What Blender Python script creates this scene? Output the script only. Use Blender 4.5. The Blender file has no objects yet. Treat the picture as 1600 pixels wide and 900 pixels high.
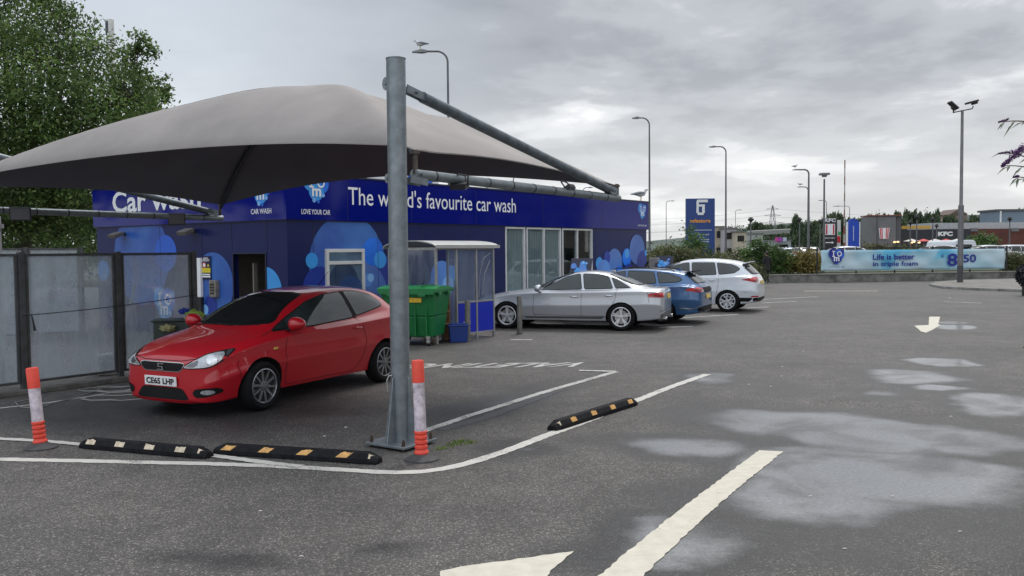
import bpy, bmesh, math, random
import numpy as np
from mathutils import Vector, Matrix, geometry
from mathutils.bvhtree import BVHTree
R = math.radians
scene = bpy.context.scene
COL = scene.collection
random.seed(7)

# ------------------------------------------------------------------ camera
EYE = 1.9
F = 1350.0
PITCH = math.atan(58.0 / F)
ROLL = R(0.5)
cf = Vector((0, math.cos(PITCH), -math.sin(PITCH)))
r0 = Vector((1, 0, 0)); u0 = Vector((0, math.sin(PITCH), math.cos(PITCH)))
cr = r0 * math.cos(ROLL) - u0 * math.sin(ROLL)
cu = u0 * math.cos(ROLL) + r0 * math.sin(ROLL)
cam = bpy.data.cameras.new('camera'); camo = bpy.data.objects.new('camera', cam); COL.objects.link(camo)
mw = Matrix((cr, cu, -cf)).transposed().to_4x4(); mw.translation = (0, 0, EYE)
camo.matrix_world = mw
cam.sensor_width = 36; cam.lens = F / 1600 * 36
cam.clip_start = 0.05; cam.clip_end = 5000
scene.camera = camo

# ------------------------------------------------------------------ world (overcast) and sun
SUN_EL, SUN_AZ = R(56), R(25)          # azimuth measured from +Y towards +X
world = bpy.data.worlds.new('World'); scene.world = world; world.use_nodes = True
nt = world.node_tree; nt.nodes.clear()
def N(nt, t, **kw):
    n = nt.nodes.new(t)
    for k, v in kw.items(): setattr(n, k, v)
    return n
def L(nt, a, b): nt.links.new(a, b)
def M2(nt, op, a, b=None, clamp=False):
    n = nt.nodes.new('ShaderNodeMath'); n.operation = op; n.use_clamp = clamp
    for i, v in enumerate((a, b)):
        if v is None: continue
        if isinstance(v, (int, float)): n.inputs[i].default_value = v
        else: nt.links.new(v, n.inputs[i])
    return n.outputs[0]
def MIX(nt, f, a, b, mode='MIX'):
    n = nt.nodes.new('ShaderNodeMix'); n.data_type = 'RGBA'; n.blend_type = mode; n.clamp_factor = True
    for i, v in ((0, f), (6, a), (7, b)):
        if isinstance(v, (int, float)): n.inputs[i].default_value = v
        elif isinstance(v, tuple): n.inputs[i].default_value = (*v, 1) if len(v) == 3 else v
        else: nt.links.new(v, n.inputs[i])
    return n.outputs[2]
def RAMP(nt, f, pts, interp='EASE'):
    n = nt.nodes.new('ShaderNodeValToRGB'); n.color_ramp.interpolation = interp
    el = n.color_ramp.elements
    while len(el) < len(pts): el.new(0.5)
    for e, (p, c) in zip(el, pts):
        e.position = p; e.color = (c, c, c, 1) if isinstance(c, (int, float)) else (*c, 1)
    nt.links.new(f, n.inputs[0]); return n.outputs[0]
def NOISE(nt, vec, scale, detail=4, rough=0.5, dist=0.0):
    n = nt.nodes.new('ShaderNodeTexNoise'); n.inputs['Scale'].default_value = scale
    n.inputs['Detail'].default_value = detail; n.inputs['Roughness'].default_value = rough
    n.inputs['Distortion'].default_value = dist
    if vec is not None: nt.links.new(vec, n.inputs['Vector'])
    return n.outputs['Fac']

tc = N(nt, 'ShaderNodeTexCoord')
sep = N(nt, 'ShaderNodeSeparateXYZ'); L(nt, tc.outputs['Generated'], sep.inputs[0])
sx, sy, sz = sep.outputs
zz = M2(nt, 'ADD', M2(nt, 'MAXIMUM', sz, 0.0), 0.17)
comb = N(nt, 'ShaderNodeCombineXYZ')
L(nt, M2(nt, 'DIVIDE', sx, zz), comb.inputs[0]); L(nt, M2(nt, 'DIVIDE', sy, zz), comb.inputs[1])
comb.inputs[2].default_value = 3.7
c1 = NOISE(nt, comb.outputs[0], 1.05, 9, 0.55, 0.12)
mp = N(nt, 'ShaderNodeMapping'); mp.inputs['Location'].default_value = (5.3, 1.2, 0); L(nt, comb.outputs[0], mp.inputs[0])
c2 = NOISE(nt, mp.outputs[0], 0.34, 4, 0.5)
cl = M2(nt, 'ADD', M2(nt, 'MULTIPLY', c1, 0.72), M2(nt, 'MULTIPLY', c2, 0.28))
cloud = RAMP(nt, cl, [(0.36, (0.29, 0.305, 0.335)), (0.44, (0.36, 0.375, 0.405)), (0.50, (0.46, 0.48, 0.51)), (0.555, (0.68, 0.695, 0.715)), (0.62, (1.0, 1.0, 0.985))])
# the thinner, smoother cloud on the left and the bright break low ahead-right
az = M2(nt, 'ARCTAN2', sx, sy)
left = N(nt, 'ShaderNodeMapRange'); left.interpolation_type = 'SMOOTHSTEP'
L(nt, az, left.inputs[0]); left.inputs[1].default_value = 0.12; left.inputs[2].default_value = -0.42; left.inputs[3].default_value = 0.0; left.inputs[4].default_value = 0.8
hz = RAMP(nt, M2(nt, 'MULTIPLY', sz, 2.4), [(0.0, (0.66, 0.68, 0.70)), (0.35, (0.60, 0.65, 0.71)), (1.0, (0.58, 0.64, 0.72))])
sky = MIX(nt, left.outputs[0], cloud, hz)
low = N(nt, 'ShaderNodeMapRange'); low.interpolation_type = 'SMOOTHSTEP'
L(nt, sz, low.inputs[0]); low.inputs[1].default_value = 0.21; low.inputs[2].default_value = 0.05; low.inputs[3].default_value = 0.0; low.inputs[4].default_value = 0.42
sky = MIX(nt, low.outputs[0], sky, (0.92, 0.92, 0.905))
up = N(nt, 'ShaderNodeMapRange'); up.interpolation_type = 'SMOOTHSTEP'
L(nt, sz, up.inputs[0]); up.inputs[1].default_value = 0.30; up.inputs[2].default_value = 0.8; up.inputs[3].default_value = 1.0; up.inputs[4].default_value = 1.35
sky = MIX(nt, 1.0, sky, up.outputs[0], 'MULTIPLY')
back = N(nt, 'ShaderNodeMapRange'); back.interpolation_type = 'SMOOTHSTEP'      # sky behind the camera brightened, added fill for surfaces facing it
L(nt, sy, back.inputs[0]); back.inputs[1].default_value = 0.35; back.inputs[2].default_value = -0.55; back.inputs[3].default_value = 1.0; back.inputs[4].default_value = 1.55
sky = MIX(nt, 1.0, sky, back.outputs[0], 'MULTIPLY')
nish = N(nt, 'ShaderNodeTexSky', sky_type='NISHITA'); nish.sun_disc = False
nish.sun_elevation = SUN_EL; nish.sun_rotation = SUN_AZ
bg1 = N(nt, 'ShaderNodeBackground'); L(nt, nish.outputs[0], bg1.inputs[0]); bg1.inputs[1].default_value = 0.06
bg2 = N(nt, 'ShaderNodeBackground'); L(nt, sky, bg2.inputs[0]); bg2.inputs[1].default_value = 1.0
mx = N(nt, 'ShaderNodeMixShader'); mx.inputs[0].default_value = 0.93
L(nt, bg1.outputs[0], mx.inputs[1]); L(nt, bg2.outputs[0], mx.inputs[2])
wo = N(nt, 'ShaderNodeOutputWorld'); L(nt, mx.outputs[0], wo.inputs[0])

sl = bpy.data.lights.new('sun', 'SUN'); sl.energy = 1.4; sl.angle = R(22); sl.color = (1.0, 0.97, 0.93)
so = bpy.data.objects.new('sun', sl); COL.objects.link(so)
sd = Vector((math.sin(SUN_AZ) * math.cos(SUN_EL), math.cos(SUN_AZ) * math.cos(SUN_EL), math.sin(SUN_EL)))
so.rotation_euler = sd.to_track_quat('Z', 'Y').to_euler()
so.location = (0, 0, 40)
scene.view_settings.view_transform = 'Standard'; scene.view_settings.look = 'None'
scene.view_settings.exposure = 0.29; scene.view_settings.gamma = 1; scene.view_settings.use_curve_mapping = False

# ------------------------------------------------------------------ measuring helpers (photo pixel -> point in the place)
def ray(px, py): return cf + cr * ((px - 800) / F) - cu * ((py - 450) / F)
def W(px, py, D):
    d = ray(px, py); t = D / d.y
    return Vector((0, 0, EYE)) + d * t
def G(px, py, z=0.0):
    d = ray(px, py); t = (z - EYE) / d.z
    return Vector((0, 0, EYE)) + d * t

# ------------------------------------------------------------------ materials
def pmat(name, col, rough=0.5, metal=0.0, var=0.12, scale=3.0, bump=0.0, bscale=60.0, coat=0.0, spec=0.5, col2=None, rvar=0.0, emit=None, croug=0.05):
    m = bpy.data.materials.new(name); m.use_nodes = True; t = m.node_tree
    b = t.nodes['Principled BSDF']; b.inputs['Roughness'].default_value = rough; b.inputs['Metallic'].default_value = metal
    b.inputs['Coat Weight'].default_value = coat; b.inputs['Coat Roughness'].default_value = croug
    b.inputs['Specular IOR Level'].default_value = spec
    tcn = N(t, 'ShaderNodeTexCoord')
    n = NOISE(t, tcn.outputs['Object'], scale, 6, 0.6)
    c2 = col2 if col2 else tuple(c * (1 - var) for c in col)
    c = RAMP(t, n, [(0.35, c2), (0.65, tuple(min(1, x * (1 + (var if not col2 else 0) * .6)) for x in col))], 'LINEAR')
    L(t, c, b.inputs['Base Color'])
    if rvar:
        r = NOISE(t, tcn.outputs['Object'], scale * 3.1, 5)
        L(t, M2(t, 'ADD', M2(t, 'MULTIPLY', r, rvar), rough - rvar * .5, True), b.inputs['Roughness'])
    if bump:
        bn = NOISE(t, tcn.outputs['Object'], bscale, 4)
        bb = N(t, 'ShaderNodeBump'); bb.inputs['Strength'].default_value = bump; bb.inputs['Distance'].default_value = 0.01
        L(t, bn, bb.inputs['Height']); L(t, bb.outputs[0], b.inputs['Normal'])
    if emit:
        b.inputs['Emission Color'].default_value = (*emit[0], 1); b.inputs['Emission Strength'].default_value = emit[1]
    return m

# ------------------------------------------------------------------ mesh helpers
class MB:
    def __init__(s): s.v = []; s.f = []; s.m = []; s.M = None
    def add(s, vs, fs, m=0):
        o = len(s.v)
        for v in vs:
            v = Vector(v)
            s.v.append(s.M @ v if s.M is not None else v)
        for f in fs: s.f.append([i + o for i in f]); s.m.append(m)
    def obox(s, c, ex, ey, ez, m=0):
        c, ex, ey, ez = map(Vector, (c, ex, ey, ez))
        vs = [c + ex * a + ey * b + ez * d for d in (-1, 1) for b in (-1, 1) for a in (-1, 1)]
        fs = [(0, 2, 3, 1), (4, 5, 7, 6), (0, 1, 5, 4), (2, 6, 7, 3), (0, 4, 6, 2), (1, 3, 7, 5)]
        if ex.cross(ey).dot(ez) < 0: fs = [f[::-1] for f in fs]
        s.add(vs, fs, m)
    def box(s, cx, cy, cz, sx, sy, sz, m=0): s.obox((cx, cy, cz), (sx / 2, 0, 0), (0, sy / 2, 0), (0, 0, sz / 2), m)
    def beam(s, p0, p1, w, h, m=0, upv=(0, 0, 1)):
        p0, p1 = Vector(p0), Vector(p1); d = p1 - p0; up_ = Vector(upv)
        x = d.cross(up_)
        if x.length < 1e-6: x = Vector((1, 0, 0))
        x.normalize(); z = x.cross(d).normalized()
        s.obox((p0 + p1) / 2, d / 2, x * w / 2, z * h / 2, m)
    def tube(s, pts, r, n=10, m=0, cap=True):
        pts = [Vector(p) for p in pts]; k = len(pts)
        rs = r if isinstance(r, (list, tuple)) else [r] * k
        vs = []; a = None
        for i, p in enumerate(pts):
            t = (pts[min(i + 1, k - 1)] - pts[max(i - 1, 0)]).normalized()
            if a is None:
                a = t.orthogonal().normalized()
            else:
                a = (a - t * a.dot(t)).normalized()
            b = t.cross(a)
            for j in range(n):
                q = 2 * math.pi * j / n
                vs.append(p + (a * math.cos(q) + b * math.sin(q)) * rs[i])
        fs = [(i * n + j, i * n + (j + 1) % n, (i + 1) * n + (j + 1) % n, (i + 1) * n + j) for i in range(k - 1) for j in range(n)]
        if cap: fs += [list(range(n))[::-1], [(k - 1) * n + j for j in range(n)]]
        s.add(vs, fs, m)
    def lathe(s, prof, n=32, c=(0, 0, 0), axis='Z', m=0, mats=None, closed=False):
        vs = []; c = Vector(c)
        for (r, h) in prof:
            for j in range(n):
                q = 2 * math.pi * j / n
                if axis == 'Z': vs.append(c + Vector((r * math.cos(q), r * math.sin(q), h)))
                elif axis == 'Y': vs.append(c + Vector((r * math.sin(q), h, r * math.cos(q))))
                else: vs.append(c + Vector((h, r * math.cos(q), r * math.sin(q))))
        k = len(prof)
        for i in range(k if closed else k - 1):
            i2 = (i + 1) % k
            s_f = [(i * n + j, i * n + (j + 1) % n, i2 * n + (j + 1) % n, i2 * n + j) for j in range(n)]
            if i == 0: base = len(s.v); s.add(vs, s_f, mats[i] if mats else m)
            else:
                for f in s_f: s.f.append([a + base for a in f]); s.m.append(mats[i] if mats else m)
    def prism(s, pts, off, m=0, side=None):
        pts = [Vector(p) for p in pts]; off = Vector(off); n = len(pts)
        s.add(pts + [p + off for p in pts], [list(range(n))[::-1], [n + i for i in range(n)]], m)
        o = len(s.v) - 2 * n
        for i in range(n):
            s.f.append([o + i, o + (i + 1) % n, o + n + (i + 1) % n, o + n + i]); s.m.append(m if side is None else side)
    def build(s, name, mats, parent=None, smooth=None, bevel=0.0, loc=None, local=False, solid=0.0):
        me = bpy.data.meshes.new(name)
        if parent is not None and not local: inv = PM[parent].inverted()
        elif parent is None and loc is not None: inv = Matrix.Translation(-Vector(loc))
        else: inv = None
        vs = [(inv @ v) if inv is not None else v for v in s.v]
        me.from_pydata([tuple(v) for v in vs], [], s.f)
        if not isinstance(mats, (list, tuple)): mats = [mats]
        for mm in mats: me.materials.append(mm)
        me.polygons.foreach_set('material_index', s.m)
        bm = bmesh.new(); bm.from_mesh(me); bmesh.ops.recalc_face_normals(bm, faces=bm.faces); bm.to_mesh(me); bm.free()
        if smooth is not None:
            me.polygons.foreach_set('use_smooth', [True] * len(me.polygons))
            me.set_sharp_from_angle(angle=R(smooth))
        o = link(name, me, parent, loc)
        if bevel:
            b = o.modifiers.new('bevel', 'BEVEL'); b.width = bevel; b.segments = 2; b.limit_method = 'ANGLE'; b.angle_limit = R(35)
        return o
PM = {}
def link(name, me, parent=None, loc=None):
    o = bpy.data.objects.new(name, me); COL.objects.link(o)
    if parent is not None: o.parent = parent; PM[o] = PM[parent].copy()
    else:
        o.location = Vector(loc) if loc is not None else (0, 0, 0)
        PM[o] = Matrix.Translation(o.location)
    return o
def tag(o, label=None, cat=None, group=None, kind=None):
    if label: o['label'] = label
    if cat: o['category'] = cat
    if group: o['group'] = group
    if kind: o['kind'] = kind
    return o
def thing(name, label, cat, loc=(0, 0, 0), rz=0.0, group=None):
    o = bpy.data.objects.new(name, None); COL.objects.link(o); o.empty_display_size = .2
    o.location = Vector(loc); o.rotation_euler = (0, 0, rz)
    PM[o] = Matrix.Translation(Vector(loc)) @ Matrix.Rotation(rz, 4, 'Z')
    return tag(o, label, cat, group)
def kids(o): return [c for c in bpy.data.objects if c.parent == o]
def dup(o, loc=None, rz=None, parent=None, label=None, group=None, scale=None):
    c = o.copy(); COL.objects.link(c)
    if parent is not None: c.parent = parent; PM[c] = PM[parent]
    else: PM[c] = Matrix.Identity(4)
    if loc is not None: c.location = loc
    if rz is not None: c.rotation_euler = (0, 0, rz)
    if scale is not None: c.scale = scale if isinstance(scale, tuple) else (scale,) * 3
    if label: c['label'] = label
    if group: c['group'] = group
    for k in kids(o):
        if k is not c: dup(k, parent=c)
    return c
def text_mb(s, c, r, u, w, h, bold=0.0, off=0.0, extr=0.0, shear=0.0, spacing=1.0, n=None):
    """text fitted to a w x h box centred on c, in the plane of the vectors r and u; returns an MB"""
    cu_ = bpy.data.curves.new('t', 'FONT'); cu_.body = s; cu_.size = 1; cu_.offset = bold; cu_.resolution_u = 3
    cu_.space_character = spacing; cu_.shear = shear
    o = bpy.data.objects.new('t', cu_); COL.objects.link(o)
    bpy.context.view_layer.update()
    me = bpy.data.meshes.new_from_object(o.evaluated_get(bpy.context.evaluated_depsgraph_get()))
    vs = [v.co.copy() for v in me.vertices]; fs = [list(p.vertices) for p in me.polygons]
    bpy.data.objects.remove(o); bpy.data.curves.remove(cu_); bpy.data.meshes.remove(me)
    x0 = min(v.x for v in vs); x1 = max(v.x for v in vs); y0 = min(v.y for v in vs); y1 = max(v.y for v in vs)
    c, r, u = Vector(c), Vector(r), Vector(u)
    nn = Vector(n) if n is not None else r.cross(u).normalized()
    mb = MB()
    mb.add([c + r * (((v.x - x0) / (x1 - x0) - .5) * w) + u * (((v.y - y0) / (y1 - y0) - .5) * h) + nn * off for v in vs], fs)
    return mb
def merge(a, b, m=0):
    o = len(a.v); a.v += b.v
    for f in b.f: a.f.append([i + o for i in f]); a.m.append(m)

# plane helper: a wall through p0 with horizontal direction d (unit) and outward normal n
class Wall:
    def __init__(s, p0, p1):
        s.o = Vector((p0.x, p0.y, 0)); d = Vector((p1.x - p0.x, p1.y - p0.y, 0)); s.len = d.length; s.d = d.normalized()
        s.n = Vector((s.d.y, -s.d.x, 0))
        if s.n.dot(s.o) > 0: s.n = -s.n
    def P(s, a, z, off=0.0): return s.o + s.d * a + Vector((0, 0, z)) + s.n * off
    def hit(s, px, py):
        d = ray(px, py); o = Vector((0, 0, EYE)); t = (s.o - o).dot(s.n) / d.dot(s.n); p = o + d * t
        return (p - s.o).dot(s.d), p.z
    def box(s, mb, a0, a1, z0, z1, o0, o1, m=0):
        mb.obox(s.P((a0 + a1) / 2, (z0 + z1) / 2, (o0 + o1) / 2), s.d * (a1 - a0) / 2, s.n * (o1 - o0) / 2, (0, 0, (z1 - z0) / 2), m)
    def disc(s, mb, a, z, r, off, m=0, n=48, rz=None):
        rz = rz or r
        vs = [s.P(a + r * math.cos(2 * math.pi * i / n), z + rz * math.sin(2 * math.pi * i / n), off) for i in range(n)]
        mb.add(vs, [list(range(n))], m)
    def pane(s, mb, a0, a1, z0, z1, holes, th, m=0, face=0.0):
        xs = sorted({a0, a1, *[h[0] for h in holes], *[h[1] for h in holes]}); zs = sorted({z0, z1, *[h[2] for h in holes], *[h[3] for h in holes]})
        xs = [x for x in xs if a0 - 1e-6 <= x <= a1 + 1e-6]; zs = [z for z in zs if z0 - 1e-6 <= z <= z1 + 1e-6]
        def inh(x, z): return any(h[0] < x < h[1] and h[2] < z < h[3] for h in holes)
        for i in range(len(xs) - 1):
            for j in range(len(zs) - 1):
                if not inh((xs[i] + xs[i + 1]) / 2, (zs[j] + zs[j + 1]) / 2):
                    for off, rev in ((face, False), (face - th, True)):
                        q = [s.P(xs[i], zs[j], off), s.P(xs[i + 1], zs[j], off), s.P(xs[i + 1], zs[j + 1], off), s.P(xs[i], zs[j + 1], off)]
                        mb.add(q if not rev else q[::-1], [(0, 1, 2, 3)], m)
        for (h0, h1, k0, k1) in holes + [(a0, a1, z0, z1)]:
            k0_, k1_ = max(k0, z0), min(k1, z1)
            for (p, q) in (((h0, k0_), (h1, k0_)), ((h1, k0_), (h1, k1_)), ((h1, k1_), (h0, k1_)), ((h0, k1_), (h0, k0_))):
                mb.add([s.P(*p, face), s.P(*q, face), s.P(*q, face - th), s.P(*p, face - th)], [(0, 1, 2, 3)], m)
# ------------------------------------------------------------------ ground
def asphalt(name, patches=True):
    m = bpy.data.materials.new(name); m.use_nodes = True; t = m.node_tree; b = t.nodes['Principled BSDF']
    tcn = N(t, 'ShaderNodeTexCoord'); P = tcn.outputs['Object']
    big = NOISE(t, P, 0.35, 5, 0.6); mid = NOISE(t, P, 2.3, 6, 0.65)
    vor = N(t, 'ShaderNodeTexVoronoi'); vor.inputs['Scale'].default_value = 85; L(t, P, vor.inputs['Vector'])
    sepc = N(t, 'ShaderNodeSeparateColor'); L(t, vor.outputs['Color'], sepc.inputs[0])
    grain = NOISE(t, P, 150, 3, 0.7)
    base = RAMP(t, big, [(0.28, (0.094, 0.086, 0.080)), (0.5, (0.132, 0.121, 0.112)), (0.72, (0.165, 0.151, 0.139))], 'LINEAR')
    base = MIX(t, 1.0, base, RAMP(t, mid, [(0.3, 0.78), (0.7, 1.18)], 'LINEAR'), 'MULTIPLY')
    stone = RAMP(t, sepc.outputs[0], [(0.0, 0.6), (0.62, 0.95), (0.84, 1.25), (0.97, 2.3)], 'LINEAR')
    edge = RAMP(t, vor.outputs['Distance'], [(0.15, 1.0), (0.42, 0.45)], 'LINEAR')
    col = MIX(t, 1.0, base, MIX(t, 1.0, stone, edge, 'MULTIPLY'), 'MULTIPLY')
    col = MIX(t, 1.0, col, RAMP(t, grain, [(0.3, 0.9), (0.7, 1.55)], 'LINEAR'), 'MULTIPLY')
    # long thin cracks
    wv = NOISE(t, P, 0.55, 7, 0.62, 0.4)
    ck = M2(t, 'ABSOLUTE', M2(t, 'SUBTRACT', wv, 0.5))
    crk = RAMP(t, ck, [(0.0, 0.25), (0.0028, 1.0)], 'LINEAR')
    gate = RAMP(t, NOISE(t, P, 0.3, 2), [(0.53, 1.0), (0.60, 0.0)], 'LINEAR')
    crk = MIX(t, gate, crk, (1.0, 1.0, 1.0))
    col = MIX(t, 1.0, col, crk, 'MULTIPLY')
    rough = 0.72
    if patches:
        wn = N(t, 'ShaderNodeTexNoise'); wn.inputs['Scale'].default_value = 0.9; wn.inputs['Detail'].default_value = 5; L(t, P, wn.inputs['Vector'])
        w2 = N(t, 'ShaderNodeVectorMath', operation='SUBTRACT'); L(t, wn.outputs['Color'], w2.inputs[0]); w2.inputs[1].default_value = (.5, .5, .5)
        w3 = N(t, 'ShaderNodeVectorMath', operation='SCALE'); L(t, w2.outputs[0], w3.inputs[0]); w3.inputs['Scale'].default_value = 1.25
        w4 = N(t, 'ShaderNodeVectorMath', operation='ADD'); L(t, P, w4.inputs[0]); L(t, w3.outputs[0], w4.inputs[1])
        tot = None
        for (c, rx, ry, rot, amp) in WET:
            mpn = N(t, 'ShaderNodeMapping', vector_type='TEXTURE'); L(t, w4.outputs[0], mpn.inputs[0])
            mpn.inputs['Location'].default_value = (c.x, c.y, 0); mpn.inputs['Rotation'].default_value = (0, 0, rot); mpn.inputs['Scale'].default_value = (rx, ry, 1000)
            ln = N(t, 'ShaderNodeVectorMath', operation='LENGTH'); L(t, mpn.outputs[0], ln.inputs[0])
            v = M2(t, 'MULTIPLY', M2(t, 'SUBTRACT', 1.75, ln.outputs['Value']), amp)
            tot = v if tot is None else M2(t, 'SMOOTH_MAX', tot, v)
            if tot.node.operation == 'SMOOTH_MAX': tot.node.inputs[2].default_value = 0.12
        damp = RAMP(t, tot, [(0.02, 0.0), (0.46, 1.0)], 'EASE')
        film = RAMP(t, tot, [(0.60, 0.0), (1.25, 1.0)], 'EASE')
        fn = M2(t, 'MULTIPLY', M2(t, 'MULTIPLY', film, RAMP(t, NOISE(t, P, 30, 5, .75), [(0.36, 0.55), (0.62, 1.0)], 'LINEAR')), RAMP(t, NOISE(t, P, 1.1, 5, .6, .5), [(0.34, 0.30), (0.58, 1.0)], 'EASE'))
        col = MIX(t, damp, col, MIX(t, 1.0, col, (0.36, 0.375, 0.40), 'MULTIPLY'))
        col = MIX(t, M2(t, 'MULTIPLY', fn, 0.28), col, (0.32, 0.335, 0.36))       # pale sky reflection painted into the puddle cores
        rr = M2(t, 'SUBTRACT', 0.72, M2(t, 'MULTIPLY', damp, 0.17))
        rr = M2(t, 'SUBTRACT', rr, M2(t, 'MULTIPLY', fn, 0.30))
        L(t, rr, b.inputs['Roughness'])
        L(t, M2(t, 'MULTIPLY', fn, 0.95), b.inputs['Coat Weight']); b.inputs['Coat Roughness'].default_value = 0.13; b.inputs['Coat IOR'].default_value = 3.8
        bstr = M2(t, 'SUBTRACT', 0.55, M2(t, 'MULTIPLY', fn, 0.33))
    else:
        b.inputs['Roughness'].default_value = rough; bstr = 0.5
    L(t, col, b.inputs['Base Color'])
    h = M2(t, 'ADD', M2(t, 'MULTIPLY', vor.outputs['Distance'], -1.0), M2(t, 'MULTIPLY', grain, 0.4))
    bp = N(t, 'ShaderNodeBump'); bp.inputs['Distance'].default_value = 0.004
    if isinstance(bstr, float): bp.inputs['Strength'].default_value = bstr
    else: L(t, bstr, bp.inputs['Strength'])
    L(t, h, bp.inputs['Height']); L(t, bp.outputs[0], b.inputs['Normal'])
    b.inputs['Specular IOR Level'].default_value = 0.45
    return m
def wet(x0, y0, x1, y1, py_half, amp=1.0):
    """damp patch whose long axis runs between two photo points; py_half is its half height there"""
    a, b = G(x0, y0), G(x1, y1); c = (a + b) / 2; d = b - a
    mx_, my_ = (x0 + x1) / 2, (y0 + y1) / 2
    hh = (G(mx_, my_ - py_half) - G(mx_, my_ + py_half)).length / 2
    return (c, d.length / 2 * 1.08, hh * 1.0, math.atan2(d.y, d.x), amp)
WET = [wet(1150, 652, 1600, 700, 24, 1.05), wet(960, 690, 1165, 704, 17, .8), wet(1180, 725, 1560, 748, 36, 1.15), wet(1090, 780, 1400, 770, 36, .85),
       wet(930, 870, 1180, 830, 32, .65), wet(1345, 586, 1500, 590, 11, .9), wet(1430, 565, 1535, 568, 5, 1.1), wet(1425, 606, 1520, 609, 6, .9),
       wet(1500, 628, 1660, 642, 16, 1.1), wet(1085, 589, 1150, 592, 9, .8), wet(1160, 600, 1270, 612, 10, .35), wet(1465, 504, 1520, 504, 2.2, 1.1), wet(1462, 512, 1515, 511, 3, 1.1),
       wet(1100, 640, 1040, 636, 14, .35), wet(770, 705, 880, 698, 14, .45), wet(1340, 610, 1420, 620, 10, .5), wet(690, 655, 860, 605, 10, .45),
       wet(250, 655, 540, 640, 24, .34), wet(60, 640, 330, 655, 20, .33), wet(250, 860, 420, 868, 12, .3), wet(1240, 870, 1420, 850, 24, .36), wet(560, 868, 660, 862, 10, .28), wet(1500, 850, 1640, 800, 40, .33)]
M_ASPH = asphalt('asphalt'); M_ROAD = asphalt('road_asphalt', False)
M_GRASS = pmat('rough_grass', (0.07, 0.085, 0.04), 0.9, var=.35, scale=0.6, bump=.5, bscale=20)
M_PAVE = pmat('concrete_paving', (0.20, 0.185, 0.165), 0.85, var=.3, scale=1.5, bump=.3)
def sheet(name, x0, x1, y0, y1, z, mat, z2=None):
    mb = MB(); mb.add([(x0, y0, z), (x1, y0, z), (x1, y1, z2 if z2 is not None else z), (x0, y1, z2 if z2 is not None else z)], [(0, 1, 2, 3)])
    o = mb.build(name, mat); tag(o, kind='structure'); return o
sheet('ground', -900, 900, -60, 1500, -0.012, M_GRASS)
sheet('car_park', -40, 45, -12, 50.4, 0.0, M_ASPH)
# raised land beyond the low wall
mb = MB(); mb.add([(-200, 50.6, -0.01), (300, 50.6, -0.01), (300, 50.6, .4), (-200, 50.6, .4), (300, 54, .42), (-200, 54, .42), (300, 900, .42), (-200, 900, .42)],
                  [(0, 1, 2, 3), (3, 2, 4, 5), (5, 4, 6, 7)])
tag(mb.build('raised_ground', M_GRASS), kind='structure')
mb = MB(); mb.add([(-60, 58, .43), (200, 58, .43), (200, 76, .43), (-60, 76, .43)], [(0, 1, 2, 3)]); tag(mb.build('road', M_ROAD), kind='structure')
mb = MB(); mb.add([(18, 80, .43), (160, 80, .43), (160, 98, .43), (18, 98, .43)], [(0, 1, 2, 3)]); tag(mb.build('far_car_park', M_ROAD), kind='structure')
# the long road running away up the middle distance
mb = MB(); mb.add([(12, 76, .431), (24, 76, .431), (100, 420, .431), (70, 420, .431)], [(0, 1, 2, 3)]); tag(mb.build('road', M_ROAD), kind='structure')

# painted markings ------------------------------------------------
def paint(name, col=(0.56, 0.535, 0.49), wear=0.5, sc=9):
    m = pmat(name, col, .65, var=.10, scale=sc, bump=.12, bscale=120)
    t = m.node_tree; b = t.nodes['Principled BSDF']; src = b.inputs['Base Color'].links[0].from_socket
    tcn = N(t, 'ShaderNodeTexCoord'); n = NOISE(t, tcn.outputs['Object'], 38, 5, .75); n2 = NOISE(t, tcn.outputs['Object'], 2.2, 3, .5)
    f = RAMP(t, M2(t, 'ADD', M2(t, 'MULTIPLY', n, .6), M2(t, 'MULTIPLY', n2, .4)), [(0.26 + .16 * wear, 1.0), (0.32 + .19 * wear, 0.0)], 'LINEAR')
    L(t, MIX(t, f, src, (0.12, 0.112, 0.105)), b.inputs['Base Color']); return m
M_WHITE = paint('line_paint', wear=.68); M_WORN = paint('worn_line_paint', (0.50, .49, .465), wear=.85); M_CREAM = paint('cream_line_paint', (0.58, 0.535, 0.44), wear=.3)
def line(pts, w, mat, name='painted_line', z=.004, world=False, w2=None, rag=.008):
    P_ = [Vector(p) if world else G(*p) for p in pts]
    fine = []
    for a, b in zip(P_[:-1], P_[1:]):
        k = max(2, int((b - a).length / .06))
        fine += [a.lerp(b, i / k) for i in range(k)]
    fine.append(P_[-1])
    if len(P_) > 2:
        for _ in range(14):
            fine = [fine[0]] + [(fine[i - 1] + fine[i] * 2 + fine[i + 1]) / 4 for i in range(1, len(fine) - 1)] + [fine[-1]]
    vs = []; rnd = random.Random(len(pts) * 7 + int(pts[0][0]))
    for i, p in enumerate(fine):
        t = (fine[min(i + 1, len(fine) - 1)] - fine[max(i - 1, 0)]).normalized(); s_ = Vector((-t.y, t.x, 0))
        ww = w if w2 is None else w + (w2 - w) * i / (len(fine) - 1)
        for sg in (1, -1):
            q = p + s_ * sg * (ww / 2 + rnd.uniform(-rag, rag)); vs.append((q.x, q.y, z))
    mb = MB(); mb.add(vs, [(2 * i, 2 * i + 1, 2 * i + 3, 2 * i + 2) for i in range(len(fine) - 1)])
    return tag(mb.build(name, mat), kind='structure')
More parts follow.
